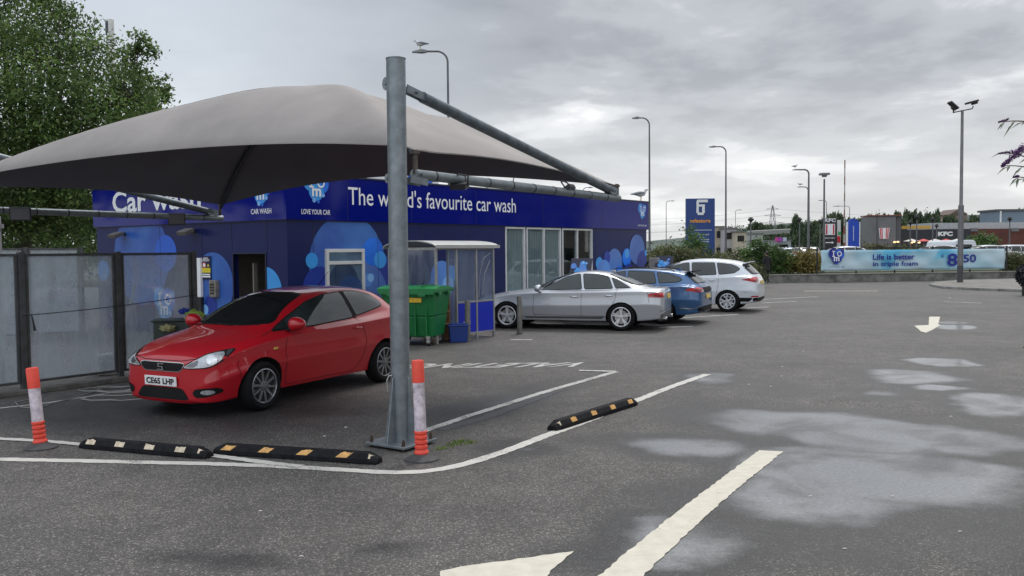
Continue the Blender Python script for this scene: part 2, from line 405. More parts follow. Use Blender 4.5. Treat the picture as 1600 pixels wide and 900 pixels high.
def blob(pts, mat, name='painted_arrow', z=.004):
    mb = MB(); P_ = [G(*p) for p in pts]; rnd = random.Random(3); fine = []
    for i, a in enumerate(P_):
        b = P_[(i + 1) % len(P_)]; k = max(1, int((b - a).length / .05)); nn = Vector((-(b - a).y, (b - a).x, 0)).normalized()
        for j in range(k): q = a.lerp(b, j / k) + nn * (rnd.uniform(-.008, .008) if j else 0); fine.append((q.x, q.y, z))
    mb.add(fine, [list(range(len(fine)))]); return tag(mb.build(name, mat), kind='structure')
line([(-60, 684), (60, 689), (135, 696), (330, 712), (400, 722), (470, 730)], .10, M_WHITE, z=.008)
line([(-60, 716), (0, 718), (150, 721), (330, 725), (440, 729), (540, 735), (620, 740), (680, 737), (740, 722), (800, 702), (850, 682), (920, 657), (990, 628), (1050, 604), (1105, 585)], .12, M_WHITE)
line([(650, 678), (730, 651), (850, 613), (962, 581)], .11, M_WORN, z=.005)
line([(905, 579.5), (962, 581)], .13, M_WORN, z=.009)
line([(-30, 641), (60, 632), (150, 618), (215, 607)], .06, M_WORN)
for a, b in (((1066, 496.5), (1154, 491.4)), ((1030, 512), (1083, 510)), ((1165, 481.5), (1201, 479.7)), ((1190, 473.5), (1244, 471)), ((1190, 468), (1278, 463.7)), ((1476, 471.5), (1534, 473.7)), ((798, 531), (832, 531))):
    line([a, b], .12, M_WORN)
line([(1256, 454.8), (1372, 454.8)], .22, M_CREAM)
blob([(1186, 704), (1224, 706), (1150, 765), (1075, 832), (1000, 905), (930, 905), (1010, 838), (1100, 768)], M_CREAM, 'painted_line')
blob([(688, 893), (720, 886), (897, 862), (860, 892), (845, 925), (760, 925), (690, 905)], M_CREAM)
blob([(1429, 509), (1451, 508), (1452, 495), (1469, 495), (1466, 507), (1470, 508), (1456, 516), (1447, 520), (1439, 518)], M_CREAM)
# VALETING painted on the ground, read from the far side
bd = Vector((.61, .79, 0))
g0, g1 = G(914, 571), G(634, 571); c_ = (g0 + g1) / 2
t_ = text_mb('VALETING', Vector((c_.x, c_.y, .004)), Vector((-1, 0.0, 0)), -bd, (g0 - g1).length, .72, bold=.025, n=(0, 0, 1))
tag(t_.build('painted_word', M_WORN), kind='structure')
# dark repair strip and moss near the mast
line([(690, 672), (760, 652), (880, 607)], .16, pmat('tar_patch', (.035, .035, .038), .45, var=.2), 'tar_patch', z=.003, rag=.03)
mb = MB(); rnd = random.Random(5)
def tuft(mb, p, n, r, h):
    for i in range(n):
        a = rnd.uniform(0, 6.28); q = p + Vector((math.cos(a), math.sin(a), 0)) * rnd.uniform(0, r)
        d = Vector((rnd.uniform(-.6, .6), rnd.uniform(-.6, .6), 1)).normalized() * h * rnd.uniform(.4, 1); s_ = Vector((rnd.uniform(-1, 1), rnd.uniform(-1, 1), 0)).normalized() * .006
        mb.add([q - s_, q + s_, q + d], [(0, 1, 2)])
for (px, py, n) in ((735, 692, 60), (722, 690, 70), (708, 695, 50), (715, 693, 60), (696, 700, 40), (685, 703, 30), (612, 597, 0)):
    tuft(mb, G(px, py), n, .09, .035)
M_WEED = pmat('weed_leaf', (.16, .22, .05), .7, var=.4, scale=20)
tag(mb.build('weeds', M_WEED), 'small green weeds in a crack beside the galvanised mast base', 'weeds', kind='stuff')
# little stones, leaves and gum spots
mb = MB()
for (px, py) in ((1266, 776), (1395, 776), (1320, 858), (407, 799), (471, 870), (507, 682), (1500, 831), (1204, 604), (1170, 601), (1221, 588), (1222, 573), (1255, 549), (945, 588), (540, 668), (1484, 465.5), (1486, 651), (1356, 668)):
    g = G(px, py); s_ = .009 + .0009 * g.y; mb.tube([g + Vector((-s_, 0, .003)), g + Vector((0, .002, .005)), g + Vector((s_, 0, .004))], [.002, s_ * .3, .002], 6)
tag(mb.build('litter_crumbs', pmat('litter', (.75, .70, .65), .8)), 'scattered pale crumbs of litter on the asphalt', 'litter', kind='stuff')

# ------------------------------------------------------------------ the car wash building
M_FASCIA = pmat('gloss_fascia_blue', (0.003, 0.009, 0.18), .07, var=.05, coat=0, bump=.10, bscale=.8, spec=.20)
M_CLAD = pmat('cladding_navy', (0.010, 0.016, 0.092), .32, var=.12, scale=.8, bump=.03, bscale=1.5, spec=.3)
M_TRIM = pmat('dark_trim', (0.02, 0.022, 0.05), .4)
M_UPVC = pmat('white_upvc', (0.66, 0.655, 0.635), .4, var=.08)
M_ROOF = pmat('felt_roof', (0.12, 0.12, 0.125), .85)
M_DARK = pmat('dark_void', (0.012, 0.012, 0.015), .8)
M_INT = pmat('interior_wall', (0.22, 0.20, 0.18), .8)
M_BLIND = pmat('grey_blind', (0.50, 0.49, 0.46), .7, var=.12, scale=1.2)
M_SIGNW = pmat('sign_white', (0.85, 0.86, 0.88), .35, var=.04)
M_STEEL = pmat('galvanised_steel', (0.25, 0.28, 0.30), .42, .55, var=.35, scale=9, rvar=.25, bump=.08, bscale=30, col2=(.17, .195, .21))
M_ALU = pmat('grey_aluminium', (0.42, 0.42, 0.41), .4, .5, var=.2, scale=4)
M_BLACK = pmat('black_plastic', (0.018, 0.018, 0.02), .5, var=.2)
BLUES = [((0.05, 0.17, 0.50), (0.025, 0.08, 0.36)), ((0.01, 0.20, 0.86), (0.015, 0.10, 0.55)), ((0.06, 0.36, 0.80), (0.03, 0.28, 0.75)),
         ((0.02, 0.05, 0.36), (0.012, 0.028, 0.22)), ((0.09, 0.20, 0.52), (0.05, 0.11, 0.40)), ((0.12, 0.30, 0.72), (0.08, 0.2, 0.6)), ((0.30, 0.55, 0.90), (0.1, 0.35, 0.8))]
M_BUB = [pmat('bubble_print', a, .33, scale=.7, col2=b) for a, b in BLUES]
K = W(448, 342, 18.0); RR = W(1010, 359, 30.2); LL = W(151, 355, 22.2)
WL = Wall(K, RR); WS = Wall(K, LL)
ZF, ZT = 2.595, 3.545
bld = thing('car_wash_building', 'long low navy blue car wash building with bubble graphics and gloss lettered fascia', 'building', (K.x, K.y, 0))
def glazing(wall, a0, a1, z0, z1, name, parent, cols=1, split=None, fr=.05, frame=M_UPVC, back=M_BLIND, backoff=-.075, o=.02, curtain=None, go=-.05):
    mb = MB()
    wall.box(mb, a0, a1, z1 - fr, z1, -.09, o); wall.box(mb, a0 - .015, a1 + .015, z0, z0 + fr * 1.2, -.09, o + .03)
    wall.box(mb, a0, a0 + fr, z0 + fr * 1.2, z1 - fr, -.09, o); wall.box(mb, a1 - fr, a1, z0 + fr * 1.2, z1 - fr, -.09, o)
    for i in range(1, cols):
        a = a0 + (a1 - a0) * i / cols; wall.box(mb, a - fr / 2, a + fr / 2, z0 + fr * 1.2, z1 - fr, -.09, o - .004)
    if split: wall.box(mb, a0 + fr, a1 - fr, split - fr / 2, split + fr / 2, -.09, o - .002)
    w_ = mb.build(name, frame, parent, bevel=.004)
    g_ = MB(); wall.box(g_, a0 + fr * .5, a1 - fr * .5, z0 + fr * .5, z1 - fr * .5, go, go + .006)
    g_.build('pane', M_GLASS, w_, )
    PM[w_] = PM[parent]
    if back:
        b_ = MB(); wall.box(b_, a0 - .02, a1 + .02, z0 - .02, z1 + .02, backoff - .01, backoff)
        if curtain:
            for i in range(int((a1 - a0) / .12)):
                wall.box(b_, a0 + i * .12 + .01, a0 + i * .12 + .105, z0, z1, backoff + .001, backoff + .008)
        b_.build('blind', back, w_)
    return w_
def glass_mat(name, tint=(.75, .82, .84), refl=.10, rough=.02, dirt=0.0, dcol=(.4, .42, .43)):
    m = bpy.data.materials.new(name); m.use_nodes = True; t = m.node_tree; t.nodes.clear()
    tr = N(t, 'ShaderNodeBsdfTransparent'); tr.inputs[0].default_value = (*tint, 1)
    gl = N(t, 'ShaderNodeBsdfGlossy'); gl.inputs['Roughness'].default_value = rough
    fr = N(t, 'ShaderNodeFresnel'); fr.inputs[0].default_value = 1.5
    mxx = N(t, 'ShaderNodeMixShader'); gg = N(t, 'ShaderNodeNewGeometry'); L(t, M2(t, 'MULTIPLY', M2(t, 'ADD', fr.outputs[0], refl, True), M2(t, 'SUBTRACT', 1.0, gg.outputs['Backfacing'])), mxx.inputs[0]); L(t, tr.outputs[0], mxx.inputs[1]); L(t, gl.outputs[0], mxx.inputs[2])
    out = N(t, 'ShaderNodeOutputMaterial'); last = mxx.outputs[0]
    if dirt:
        tcn = N(t, 'ShaderNodeTexCoord'); mpp = N(t, 'ShaderNodeMapping'); mpp.inputs['Scale'].default_value = (2.2, 2.2, .7); L(t, tcn.outputs['Object'], mpp.inputs[0]); n = NOISE(t, mpp.outputs[0], 1.6, 7, .68, .6)
        f = RAMP(t, n, [(0.25, max(0, dirt - .22)), (0.75, min(1, dirt + .2))], 'LINEAR')
        df = N(t, 'ShaderNodeBsdfDiffuse'); df.inputs[0].default_value = (*dcol, 1)
        tl = N(t, 'ShaderNodeBsdfTranslucent'); tl.inputs[0].default_value = (*dcol, 1)
        ad = N(t, 'ShaderNodeMixShader'); ad.inputs[0].default_value = .5; L(t, df.outputs[0], ad.inputs[1]); L(t, tl.outputs[0], ad.inputs[2])
        m2_ = N(t, 'ShaderNodeMixShader'); L(t, f, m2_.inputs[0]); L(t, last, m2_.inputs[1]); L(t, ad.outputs[0], m2_.inputs[2]); last = m2_.outputs[0]
    L(t, last, out.inputs[0]); return m
M_GLASS = glass_mat('window_glass', refl=.05)
M_SCREEN = glass_mat('clouded_screen_glass', (.88, .92, .95), .04, .06, dirt=.36, dcol=(.62, .66, .70))
M_SHEL = glass_mat('shelter_perspex', (.78, .84, .92), .05, .05, dirt=.17, dcol=(.45, .5, .6))
# openings measured on the photo
def rect(wall, x0, x1, y0, y1):
    a0, zt = wall.hit(x0, y0); a1, zb = wall.hit(x1, y0); _, z0 = wall.hit((x0 + x1) / 2, y1)
    return min(a0, a1), max(a0, a1), z0, zt
w1 = rect(WL, 507, 567, 389, 464); w2 = rect(WL, 789, 820, 355, 455); w3 = rect(WL, 822, 876, 356, 452); w4 = rect(WL, 878, 925, 357, 500)
w1 = (w1[0], w1[1], .8, w1[3]); zt = ZF - .03
w2 = (w2[0], w2[1], .72, zt); w3 = (w3[0], w3[1], .72, zt); w4 = (w4[0], w4[1], .10, zt)
dr = rect(WS, 365, 415, 397, 500); dr = (dr[0], dr[1], 0.0, dr[3])
BK = [K, RR, RR + (LL - K), LL]
mb = MB()
WL.pane(mb, 0, WL.len, -.02, ZF, [w1, w2, w3, w4], .12)
WS.pane(mb, 0, WS.len, -.02, ZF, [dr], .12)
Wb = Wall(BK[2], LL); Wr = Wall(RR, BK[2])
for a, b in ((RR, BK[2]), (BK[2], LL)):
    mb.add([Vector((a.x, a.y, -.02)), Vector((b.x, b.y, -.02)), Vector((b.x, b.y, ZF)), Vector((a.x, a.y, ZF))], [(0, 1, 2, 3)])
mb.build('wall', M_CLAD, bld)
mb = MB()   # fascia band, set proud
for wl in (WL, WS):
    wl.box(mb, -.06 if wl is WL else -.05, wl.len + .05, ZF, ZT, -.06, .06)
for a, b in ((RR, BK[2]), (BK[2], LL)):
    mb.beam(Vector((a.x, a.y, (ZF + ZT) / 2)), Vector((b.x, b.y, (ZF + ZT) / 2)), .1, ZT - ZF - .002)
mb.build('fascia', M_FASCIA, bld)
mb = MB(); mb.prism([Vector((p.x, p.y, ZT - .10)) for p in BK], (0, 0, .06)); 
for wl in (WL, WS): wl.box(mb, -.08, wl.len + .07, ZT, ZT + .035, -.10, .085)
mb.build('roof', M_TRIM, bld)
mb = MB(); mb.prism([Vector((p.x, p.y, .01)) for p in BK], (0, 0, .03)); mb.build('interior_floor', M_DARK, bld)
mb = MB()   # interior partition walls so that rooms read dark
for k in (3.0, 6.2):
    wl = WL; c0 = wl.P(k, 0, -.3); c1 = wl.P(k, 0, -4.5); mb.beam(c0 + Vector((0, 0, 1.2)), c1 + Vector((0, 0, 1.2)), .06, 2.4)
WL.box(mb, .2, WL.len - .2, 0.05, 2.4, -2.2, -2.14)
mb.build('partition', M_INT, bld)
mb = MB()   # panel joints and the shadow gap under the fascia
WL.box(mb, 0, WL.len, ZF - .02, ZF - .001, .0, .012); WS.box(mb, 0, WS.len, ZF - .02, ZF - .001, .0, .012)
for px in (489, 590, 660, 733, 930): a, _ = WL.hit(px, 370); WL.box(mb, a - .006, a + .006, 0, ZF - .02, 0, .006)
for px in (315, 362, 417, 250): a, _ = WS.hit(px, 370); WS.box(mb, a - .006, a + .006, (dr[3] + .05 if px in (362, 417) else 0), ZF - .02, 0, .006)
mb.build('panel_joint', M_TRIM, bld)
for px in (540, 640, 741, 845, 938): mb = MB(); a, _ = WL.hit(px, 300); WL.box(mb, a - .004, a + .004, ZF + .005, ZT - .005, .06, .063); mb.build('fascia_joint', M_TRIM, bld)
o = glazing(WL, *w1, 'window', bld, split=w1[2] + (w1[3] - w1[2]) * .74, fr=.075, back=None, o=.065, go=.036); o['label'] = 'small white framed window with a bubble print behind its glass'
b_ = MB(); WL.box(b_, w1[0] + .02, w1[1] - .02, w1[2] + .02, w1[3] - .02, .021, .026, 0)
_wm = (w1[1] - w1[0]) / 2 - .06; WL.disc(b_, w1[0] + .06 + _wm * .9, w1[2] + .45, _wm * .85, .0275, 2, rz=.42); WL.disc(b_, w1[1] - .06 - _wm * .7, w1[2] + .32, _wm * .68, .029, 1, rz=.25)
b_.build('film', [pmat('film_pale', (.36, .42, .55), .5), M_BUB[4], pmat('film_dark', (.10, .13, .26), .5)], o)
glazing(WL, *w2, 'window', bld, curtain=True); glazing(WL, *w3, 'window', bld, cols=2, curtain=True)
o = glazing(WL, *w4, 'entrance_door', bld, cols=2, back=M_INT, backoff=-1.0)
mb = MB(); am = (w4[0] + w4[1]) / 2
WL.box(mb, am - .22, am - .08, 1.25, 1.42, .02, .035); mb.build('door_sticker', M_SIGNW, o)
mb = MB(); WL.box(mb, am + .06, am + .2, 1.27, 1.42, .02, .035); mb.build('door_sticker', M_SIGNW, o)
# dark service doorway on the short wall
mb = MB(); WS.box(mb, dr[0] - .03, dr[0], 0, dr[3], -.06, .02); WS.box(mb, dr[1], dr[1] + .03, 0, dr[3], -.06, .02); WS.box(mb, dr[0] - .03, dr[1] + .03, dr[3], dr[3] + .03, -.06, .02)
fr_ = mb.build('doorway', M_TRIM, bld)
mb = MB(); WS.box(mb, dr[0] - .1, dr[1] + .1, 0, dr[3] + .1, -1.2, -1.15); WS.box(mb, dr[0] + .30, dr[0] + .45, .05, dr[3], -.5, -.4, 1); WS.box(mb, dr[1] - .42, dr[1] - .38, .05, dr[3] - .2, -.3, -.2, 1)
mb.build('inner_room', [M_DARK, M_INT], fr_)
# bubble graphics
def bubbles(wall, spec, zmax=ZF - .022, amax=None):
    for k, (px, py, rad, ci) in enumerate(spec):
        mb = MB()
        a, z = wall.hit(px, py); a2, _ = wall.hit(px + rad, py); _, z2 = wall.hit(px, py - rad * 1.35 if rad > 0 else 0); r = abs(a2 - a); rz = r
        off = .003 + .0006 * k; pts = []
        for i in range(56):
            x = a + r * math.cos(2 * math.pi * i / 56); y = z + rz * math.sin(2 * math.pi * i / 56)
            pts.append(wall.P(min(max(x, .01), dr[0] - .035 if (wall is WS and px == 415) else wall.len - .01), max(.02, min(zmax, y)), off))
        mb.add(pts, [list(range(56))], 0); mb.build('bubble_graphic', M_BUB[ci], bld)
bubbles(WL, [(544, 412, 56, 0), (600, 455, 38, 3), (560, 468, 46, 4), (583, 393, 16, 1), (594, 406, 9.5, 2), (574, 438, 8, 5), (487, 407, 9.5, 2), (500, 450, 26, 3), (579, 434, 5, 6), (632, 470, 20, 1),
             (683, 452, 15, 4), (690, 433, 17, 5), (706, 427, 8, 2), (700, 445, 9, 6),
             (960, 412, 12, 4), (948, 402, 5, 3), (936, 412, 5.5, 2), (943, 427, 11, 5), (979, 402, 7, 1), (995, 390, 11.5, 4), (979, 396, 3.5, 2), (982, 428, 8, 3), (1004, 410, 9, 3), (1009, 395, 2.4, 2), (968, 427, 6, 1)])
bubbles(WS, [(220, 402, 44, 0), (259, 396, 17, 1), (333, 445, 32, 0), (415, 456, 26, 2), (330, 476, 10, 3), (321, 484, 5, 6), (162, 423, 9, 2)])
# the logo: blue bubbles with I, O and m
def logo(wall, px, py, h, off, parent=None, name='logo', k=1.0, amul=1.0):
    a, z = wall.hit(px, py)
    return logo_at(wall.P(a, z, off), wall.d * (1 if wall is WL else -1), wall.n, h, parent or bld, name)
def logo_at(c, r, n, h, parent, name='logo', cols=None, lm=None):
    mb = MB(); u = Vector((0, 0, 1)); c = Vector(c)
    for k, (x, y, rr, ci) in enumerate([(-.22, .22, .34, 0), (.2, .16, .36, 1), (0, -.12, .32, 0), (.42, .34, .12, 2), (-.46, .40, .07, 2), (-.1, -.42, .08, 2), (.08, -.46, .06, 1), (.30, -.24, .07, 2)]):
        mb.add([c + r * (x + rr * math.cos(i * math.pi / 16)) * h + u * (y + rr * math.sin(i * math.pi / 16)) * h + n * (.001 * k) for i in range(32)], [list(range(32))], ci)
    o_ = mb.build(name, cols or [M_BUB[2], M_BUB[1], M_BUB[6]], parent); PM[o_] = PM[parent]
    tx = text_mb('I', c + r * -.22 * h + u * .20 * h, r, u, .07 * h, .34 * h, bold=.03, off=0, n=n)
    tx.M = None
    for (dx, dy, w_, h_) in ((-.22, .36, .20, .055), (-.22, .03, .20, .055)): tx.obox(c + r * dx * h + u * dy * h, r * w_ * h / 2, u * h_ * h / 2, n * .001)
    merge(tx, text_mb('O', c + r * .2 * h + u * .19 * h, r, u, .34 * h, .36 * h, bold=.02, n=n)); merge(tx, text_mb('m', c + r * .0 * h + u * -.15 * h, r, u, .40 * h, .28 * h, bold=.03, n=n))
    tx.v = [v + n * .012 for v in tx.v]
    t2 = tx.build('lettering', lm or M_SIGNW, o_)
    return o_
logo(WL, 491, 294, .62, .062); logo(WS, 411, 299, .62, .062); logo(WL, 1001, 331, .5, .062); o = logo(WS, 258, 477, .78, .012); o['label'] = 'logo low on the short wall, seen through the clouded screen'
def wtext(wall, s, x0, x1, ybase, ytop, name='lettering', off=.0665, bold=.012, mat=None, parent=None):
    """lettering on a wall measured from its left and right ends"""
    sg = 1 if wall is WL else -1
    a0, zb = wall.hit(x0, ybase); a1, _ = wall.hit(x1, ybase); _, ztp = wall.hit(x0, ytop)
    t = text_mb(s, wall.P((a0 + a1) / 2, (zb + ztp) / 2, off), wall.d * sg, Vector((0, 0, 1)), abs(a1 - a0), ztp - zb, bold=bold, n=wall.n)
    return t.build(name, mat or M_SIGNW, parent or bld)
wtext(WL, "The world's favourite car wash", 541, 803, 320, 291, bold=.002)
wtext(WL, 'LOVE YOUR CAR', 468, 513, 334.5, 326.5); wtext(WL, 'LOVE YOUR CAR', 994, 1008, 353.5, 351)
wtext(WS, 'CAR WASH', 396, 428, 335, 327); wtext(WS, 'Car wash', 180, 318, 333, 300, bold=.02)
# roof sign half hidden behind the canopy
mb = MB(); WL.box(mb, 3.35, 6.0, ZT + .1, ZT + .62, -1.3, -1.2)
for a in (3.6, 5.6): WL.box(mb, a, a + .06, ZT - .04, ZT + .1, -1.27, -1.22)
rs = mb.build('roof_sign', M_SIGNW, bld)
t = text_mb('love', WL.P(5.3, ZT + .36, -1.195), WL.d, Vector((0, 0, 1)), .95, .36, bold=.03, n=WL.n); t.build('lettering', M_BUB[1], rs)
# wall mounted things on the short wall
def wall_flood(wall, px, py, label):
    a, z = wall.hit(px, py); t_ = thing('floodlight', label, 'floodlight', wall.P(a, z, .0), group='floodlights on the building wall')
    mb = MB(); wall.box(mb, a - .05, a + .05, z - .04, z + .04, 0, .05); mb.tube([wall.P(a, z, .04), wall.P(a, z - .02, .16)], .018, 8); mb.build('bracket', M_BLACK, t_)
    mb = MB(); c = wall.P(a, z - .02, .24); ax = (wall.n * .93 - Vector((0, 0, .36))).normalized(); ay = ax.cross(wall.d)
    mb.obox(c, ax * .12, wall.d * .17, ay * .045); mb.build('housing', pmat('lamp_housing', (.12, .11, .10), .5), t_, bevel=.01)
    mb = MB(); mb.obox(c - ay.normalized() * math.copysign(.048, ay.z), ax * .10, wall.d * .15, ay * .004); mb.build('lens', pmat('lamp_lens', (.45, .43, .38), .2), t_)
wall_flood(WS, 195, 366, 'wall floodlight above the clouded screen, over the large pale bubble'); wall_flood(WS, 304, 361, 'wall floodlight above the small yellow warning sign')
a, z1_ = WS.hit(323, 400); _, z0_ = WS.hit(323, 437); a0, _ = WS.hit(317, 420); a1, _ = WS.hit(331, 420); a0, a1 = min(a0, a1), max(a0, a1)
sg_ = thing('warning_sign', 'tall narrow warning sign with a yellow panel beside the service doorway', 'sign', WS.P(a, z0_, 0))
mb = MB(); WS.box(mb, a0, a1, z0_, z1_, .02, .03, 0); h_ = z1_ - z0_
WS.box(mb, a0 + .01, a1 - .01, z0_ + h_ * .30, z0_ + h_ * .50, .03, .033, 1); WS.box(mb, a0 + .02, a1 - .02, z0_ + h_ * .1, z0_ + h_ * .17, .03, .033, 2); WS.box(mb, a0 + .03, a1 - .03, z0_ + h_ * .2, z0_ + h_ * .25, .03, .033, 2)
mb.build('board', [pmat('sign_navy', (.01, .012, .06), .4), pmat('sign_yellow', (.75, .6, .03), .5), M_SIGNW], sg_)
mb = MB(); WS.disc(mb, a1 - (a1 - a0) * .30, z0_ + h_ * .62, .065, .032, 0, 24); WS.disc(mb, a1 - (a1 - a0) * .30, z0_ + h_ * .62, .045, .034, 1, 24)
mb.add([WS.P(a0 + (a1 - a0) * .12, z0_ + h_ * .56, .032), WS.P(a0 + (a1 - a0) * .42, z0_ + h_ * .56, .032), WS.P(a0 + (a1 - a0) * .27, z0_ + h_ * .68, .032)], [(0, 1, 2)], 2)
mb.build('symbol', [pmat('sign_red', (.6, .03, .03), .5), M_SIGNW, pmat('sign_yellow2', (.75, .6, .03), .5)], sg_)
for s_, fy, hh in (('MAX', .90, .05), ('HEIGHT', .82, .05)):
    t = text_mb(s_, WS.P((a0 + a1) / 2, z0_ + h_ * fy, .034), -WS.d, Vector((0, 0, 1)), (a1 - a0) * (.5 if s_ == 'MAX' else .8), hh, bold=.02, n=WS.n); t.build('lettering', M_SIGNW, sg_)
a, z = WS.hit(338, 451); cb = thing('keypad_box', 'grey keypad box on the short blue wall left of the doorway', 'control box', WS.P(a, z, 0))
mb = MB(); WS.box(mb, a - .12, a + .12, z - .19, z + .19, .0, .11); mb.build('case', pmat('box_grey', (.22, .20, .17), .6, var=.3, scale=8), cb, bevel=.015)
for i in range(3):
    for j in range(4): mb = MB(); WS.box(mb, a - .075 + i * .055, a - .04 + i * .055, z - .12 + j * .065, z - .08 + j * .065, .11, .118); mb.build('key', M_BLACK, cb)
a, zt_ = WS.hit(314.5, 403); _, zb_ = WS.hit(314.5, 464)
mb = MB(); WS.box(mb, a - .07, a + .07, zb_, zt_, .01, .09, 0); WS.box(mb, a - .07, a + .07, 0, zb_, .01, .09, 1)
tag(mb.build('downpipe', [M_SIGNW, M_BLACK], loc=WS.P(a, 0, 0), bevel=.01), 'square downpipe, white above and black below, at the end of the clouded screen', 'downpipe')
# ------------------------------------------------------------------ canopy
cA = W(648, 236, 8.65); cB = W(963, 289, 12.4); cC = W(345, 319, 15.7); cD = W(-90, 291, 12.1)
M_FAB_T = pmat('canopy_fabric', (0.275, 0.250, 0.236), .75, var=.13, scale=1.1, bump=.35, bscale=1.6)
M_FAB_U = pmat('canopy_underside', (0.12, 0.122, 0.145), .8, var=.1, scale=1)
def smin(vals, k=.05):
    return -k * math.log(sum(math.exp(-v / k) for v in vals))
def canopy_pt(u, v, d=0.0):
    p = cA.lerp(cD, u).lerp(cB.lerp(cC, u), v)
    u = min(1, max(0, u)); v = min(1, max(0, v)); bow_u = math.sin(math.pi * u); bow_v = math.sin(math.pi * v)
    cen = (cA + cB + cC + cD) / 4
    # edges curve inwards in plan
    ein = .38 * bow_u * ((1 - v) ** 3 ) * 1.0
    d1 = (cB - cA); d1.z = 0; d1.normalize(); d2 = (cD - cA); d2.z = 0; d2.normalize()
    p = p + d1 * (.30 * bow_u * (1 - v) ** 3 - .30 * bow_u * v ** 3) + d2 * (.22 * bow_v * (1 - u) ** 3 - .22 * bow_v * u ** 3)
    z = p.z + .20 * (bow_u ** .62) * 1.45 * (1 - v) + .30 * bow_u * v + .13 * bow_v * (1 - u) + .10 * bow_v * u - 0.0
    a = .40; u1 = u / a if u < a else (1 - u) / (1 - a)
    ul = min(u / .40, 1); ur = min((1 - u) / .60, 1); vl = min(v / .42, 1.0); vr = min((1 - v) / .34, 1.0)
    ul, ur, vl, vr = (max(0.0, math.sin(q_ * math.pi / 2)) ** e_ for q_, e_ in ((ul, 1), (ur, .92), (vl, .8), (vr, .9)))
    m = smin([ul, ur, vl, vr, 1.0], .07)
    m = max(0, m)
    dip = .17 * math.exp(-((v - .60) / .10) ** 2) * m
    z += .83 * m - dip + .12 * math.exp(-((u - .45) / .13) ** 2 - ((v - .40) / .16) ** 2)
    tt_ = max(0, min(1, (u * .38 + v * .42) / (.38 ** 2 + .42 ** 2))); dd_ = math.hypot(u - .38 * tt_, v - .42 * tt_); z += .085 * math.exp(-(dd_ / .035) ** 2) * math.sin(math.pi * min(1, tt_ * .9 + .05))
    return Vector((p.x, p.y, z - d))
cny = thing('canopy', 'large taupe fabric canopy with dark underside over the valeting bay', 'canopy', ((cA.x + cC.x) / 2, (cA.y + cC.y) / 2, 0))
NU, NV = 72, 56
def grid_sheet(nu, nv, f, mb, m, flip=False):
    vs = [f(i / nu, j / nv) for j in range(nv + 1) for i in range(nu + 1)]
    fs = [(j * (nu + 1) + i, j * (nu + 1) + i + 1, (j + 1) * (nu + 1) + i + 1, (j + 1) * (nu + 1) + i) for j in range(nv) for i in range(nu)]
    mb.add(vs, [f_[::-1] for f_ in fs] if flip else fs, m)
mb = MB(); n0 = NU + 1
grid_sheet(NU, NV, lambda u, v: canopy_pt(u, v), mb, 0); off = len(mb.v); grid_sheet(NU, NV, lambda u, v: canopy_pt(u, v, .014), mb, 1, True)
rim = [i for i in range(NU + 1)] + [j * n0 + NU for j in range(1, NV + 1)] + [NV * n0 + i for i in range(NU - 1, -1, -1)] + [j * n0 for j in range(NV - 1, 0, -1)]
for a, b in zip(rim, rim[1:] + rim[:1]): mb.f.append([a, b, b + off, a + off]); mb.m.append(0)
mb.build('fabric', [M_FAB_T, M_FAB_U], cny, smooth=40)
# sewn seams
mb = MB()
for (ua, va, ub, vb) in ((.44, .30, .97, .13),):
    pts = [canopy_pt(ua + (ub - ua) * k / 40, va + (vb - va) * k / 40, .003) for k in range(41)]
    mb.tube(pts, .008, 5)
M_SEAM = pmat('canopy_seam', (.17, .155, .148), .8)
mb.build('seam', M_SEAM, cny)
# the hip ribs under the fabric
M_RIB = pmat('painted_rib', (.028, .032, .042), .5)
for (u_, v_) in ((0, 0), (0, 1), (1, 0), (1, 1)):
    mb = MB(); pts = [canopy_pt(u_ + (.40 - u_) * k / 16, v_ + (.45 - v_) * k / 16, .05) for k in range(17)]
    mb.tube(pts, .038, 8); mb.build('rib', M_RIB, cny, smooth=50)
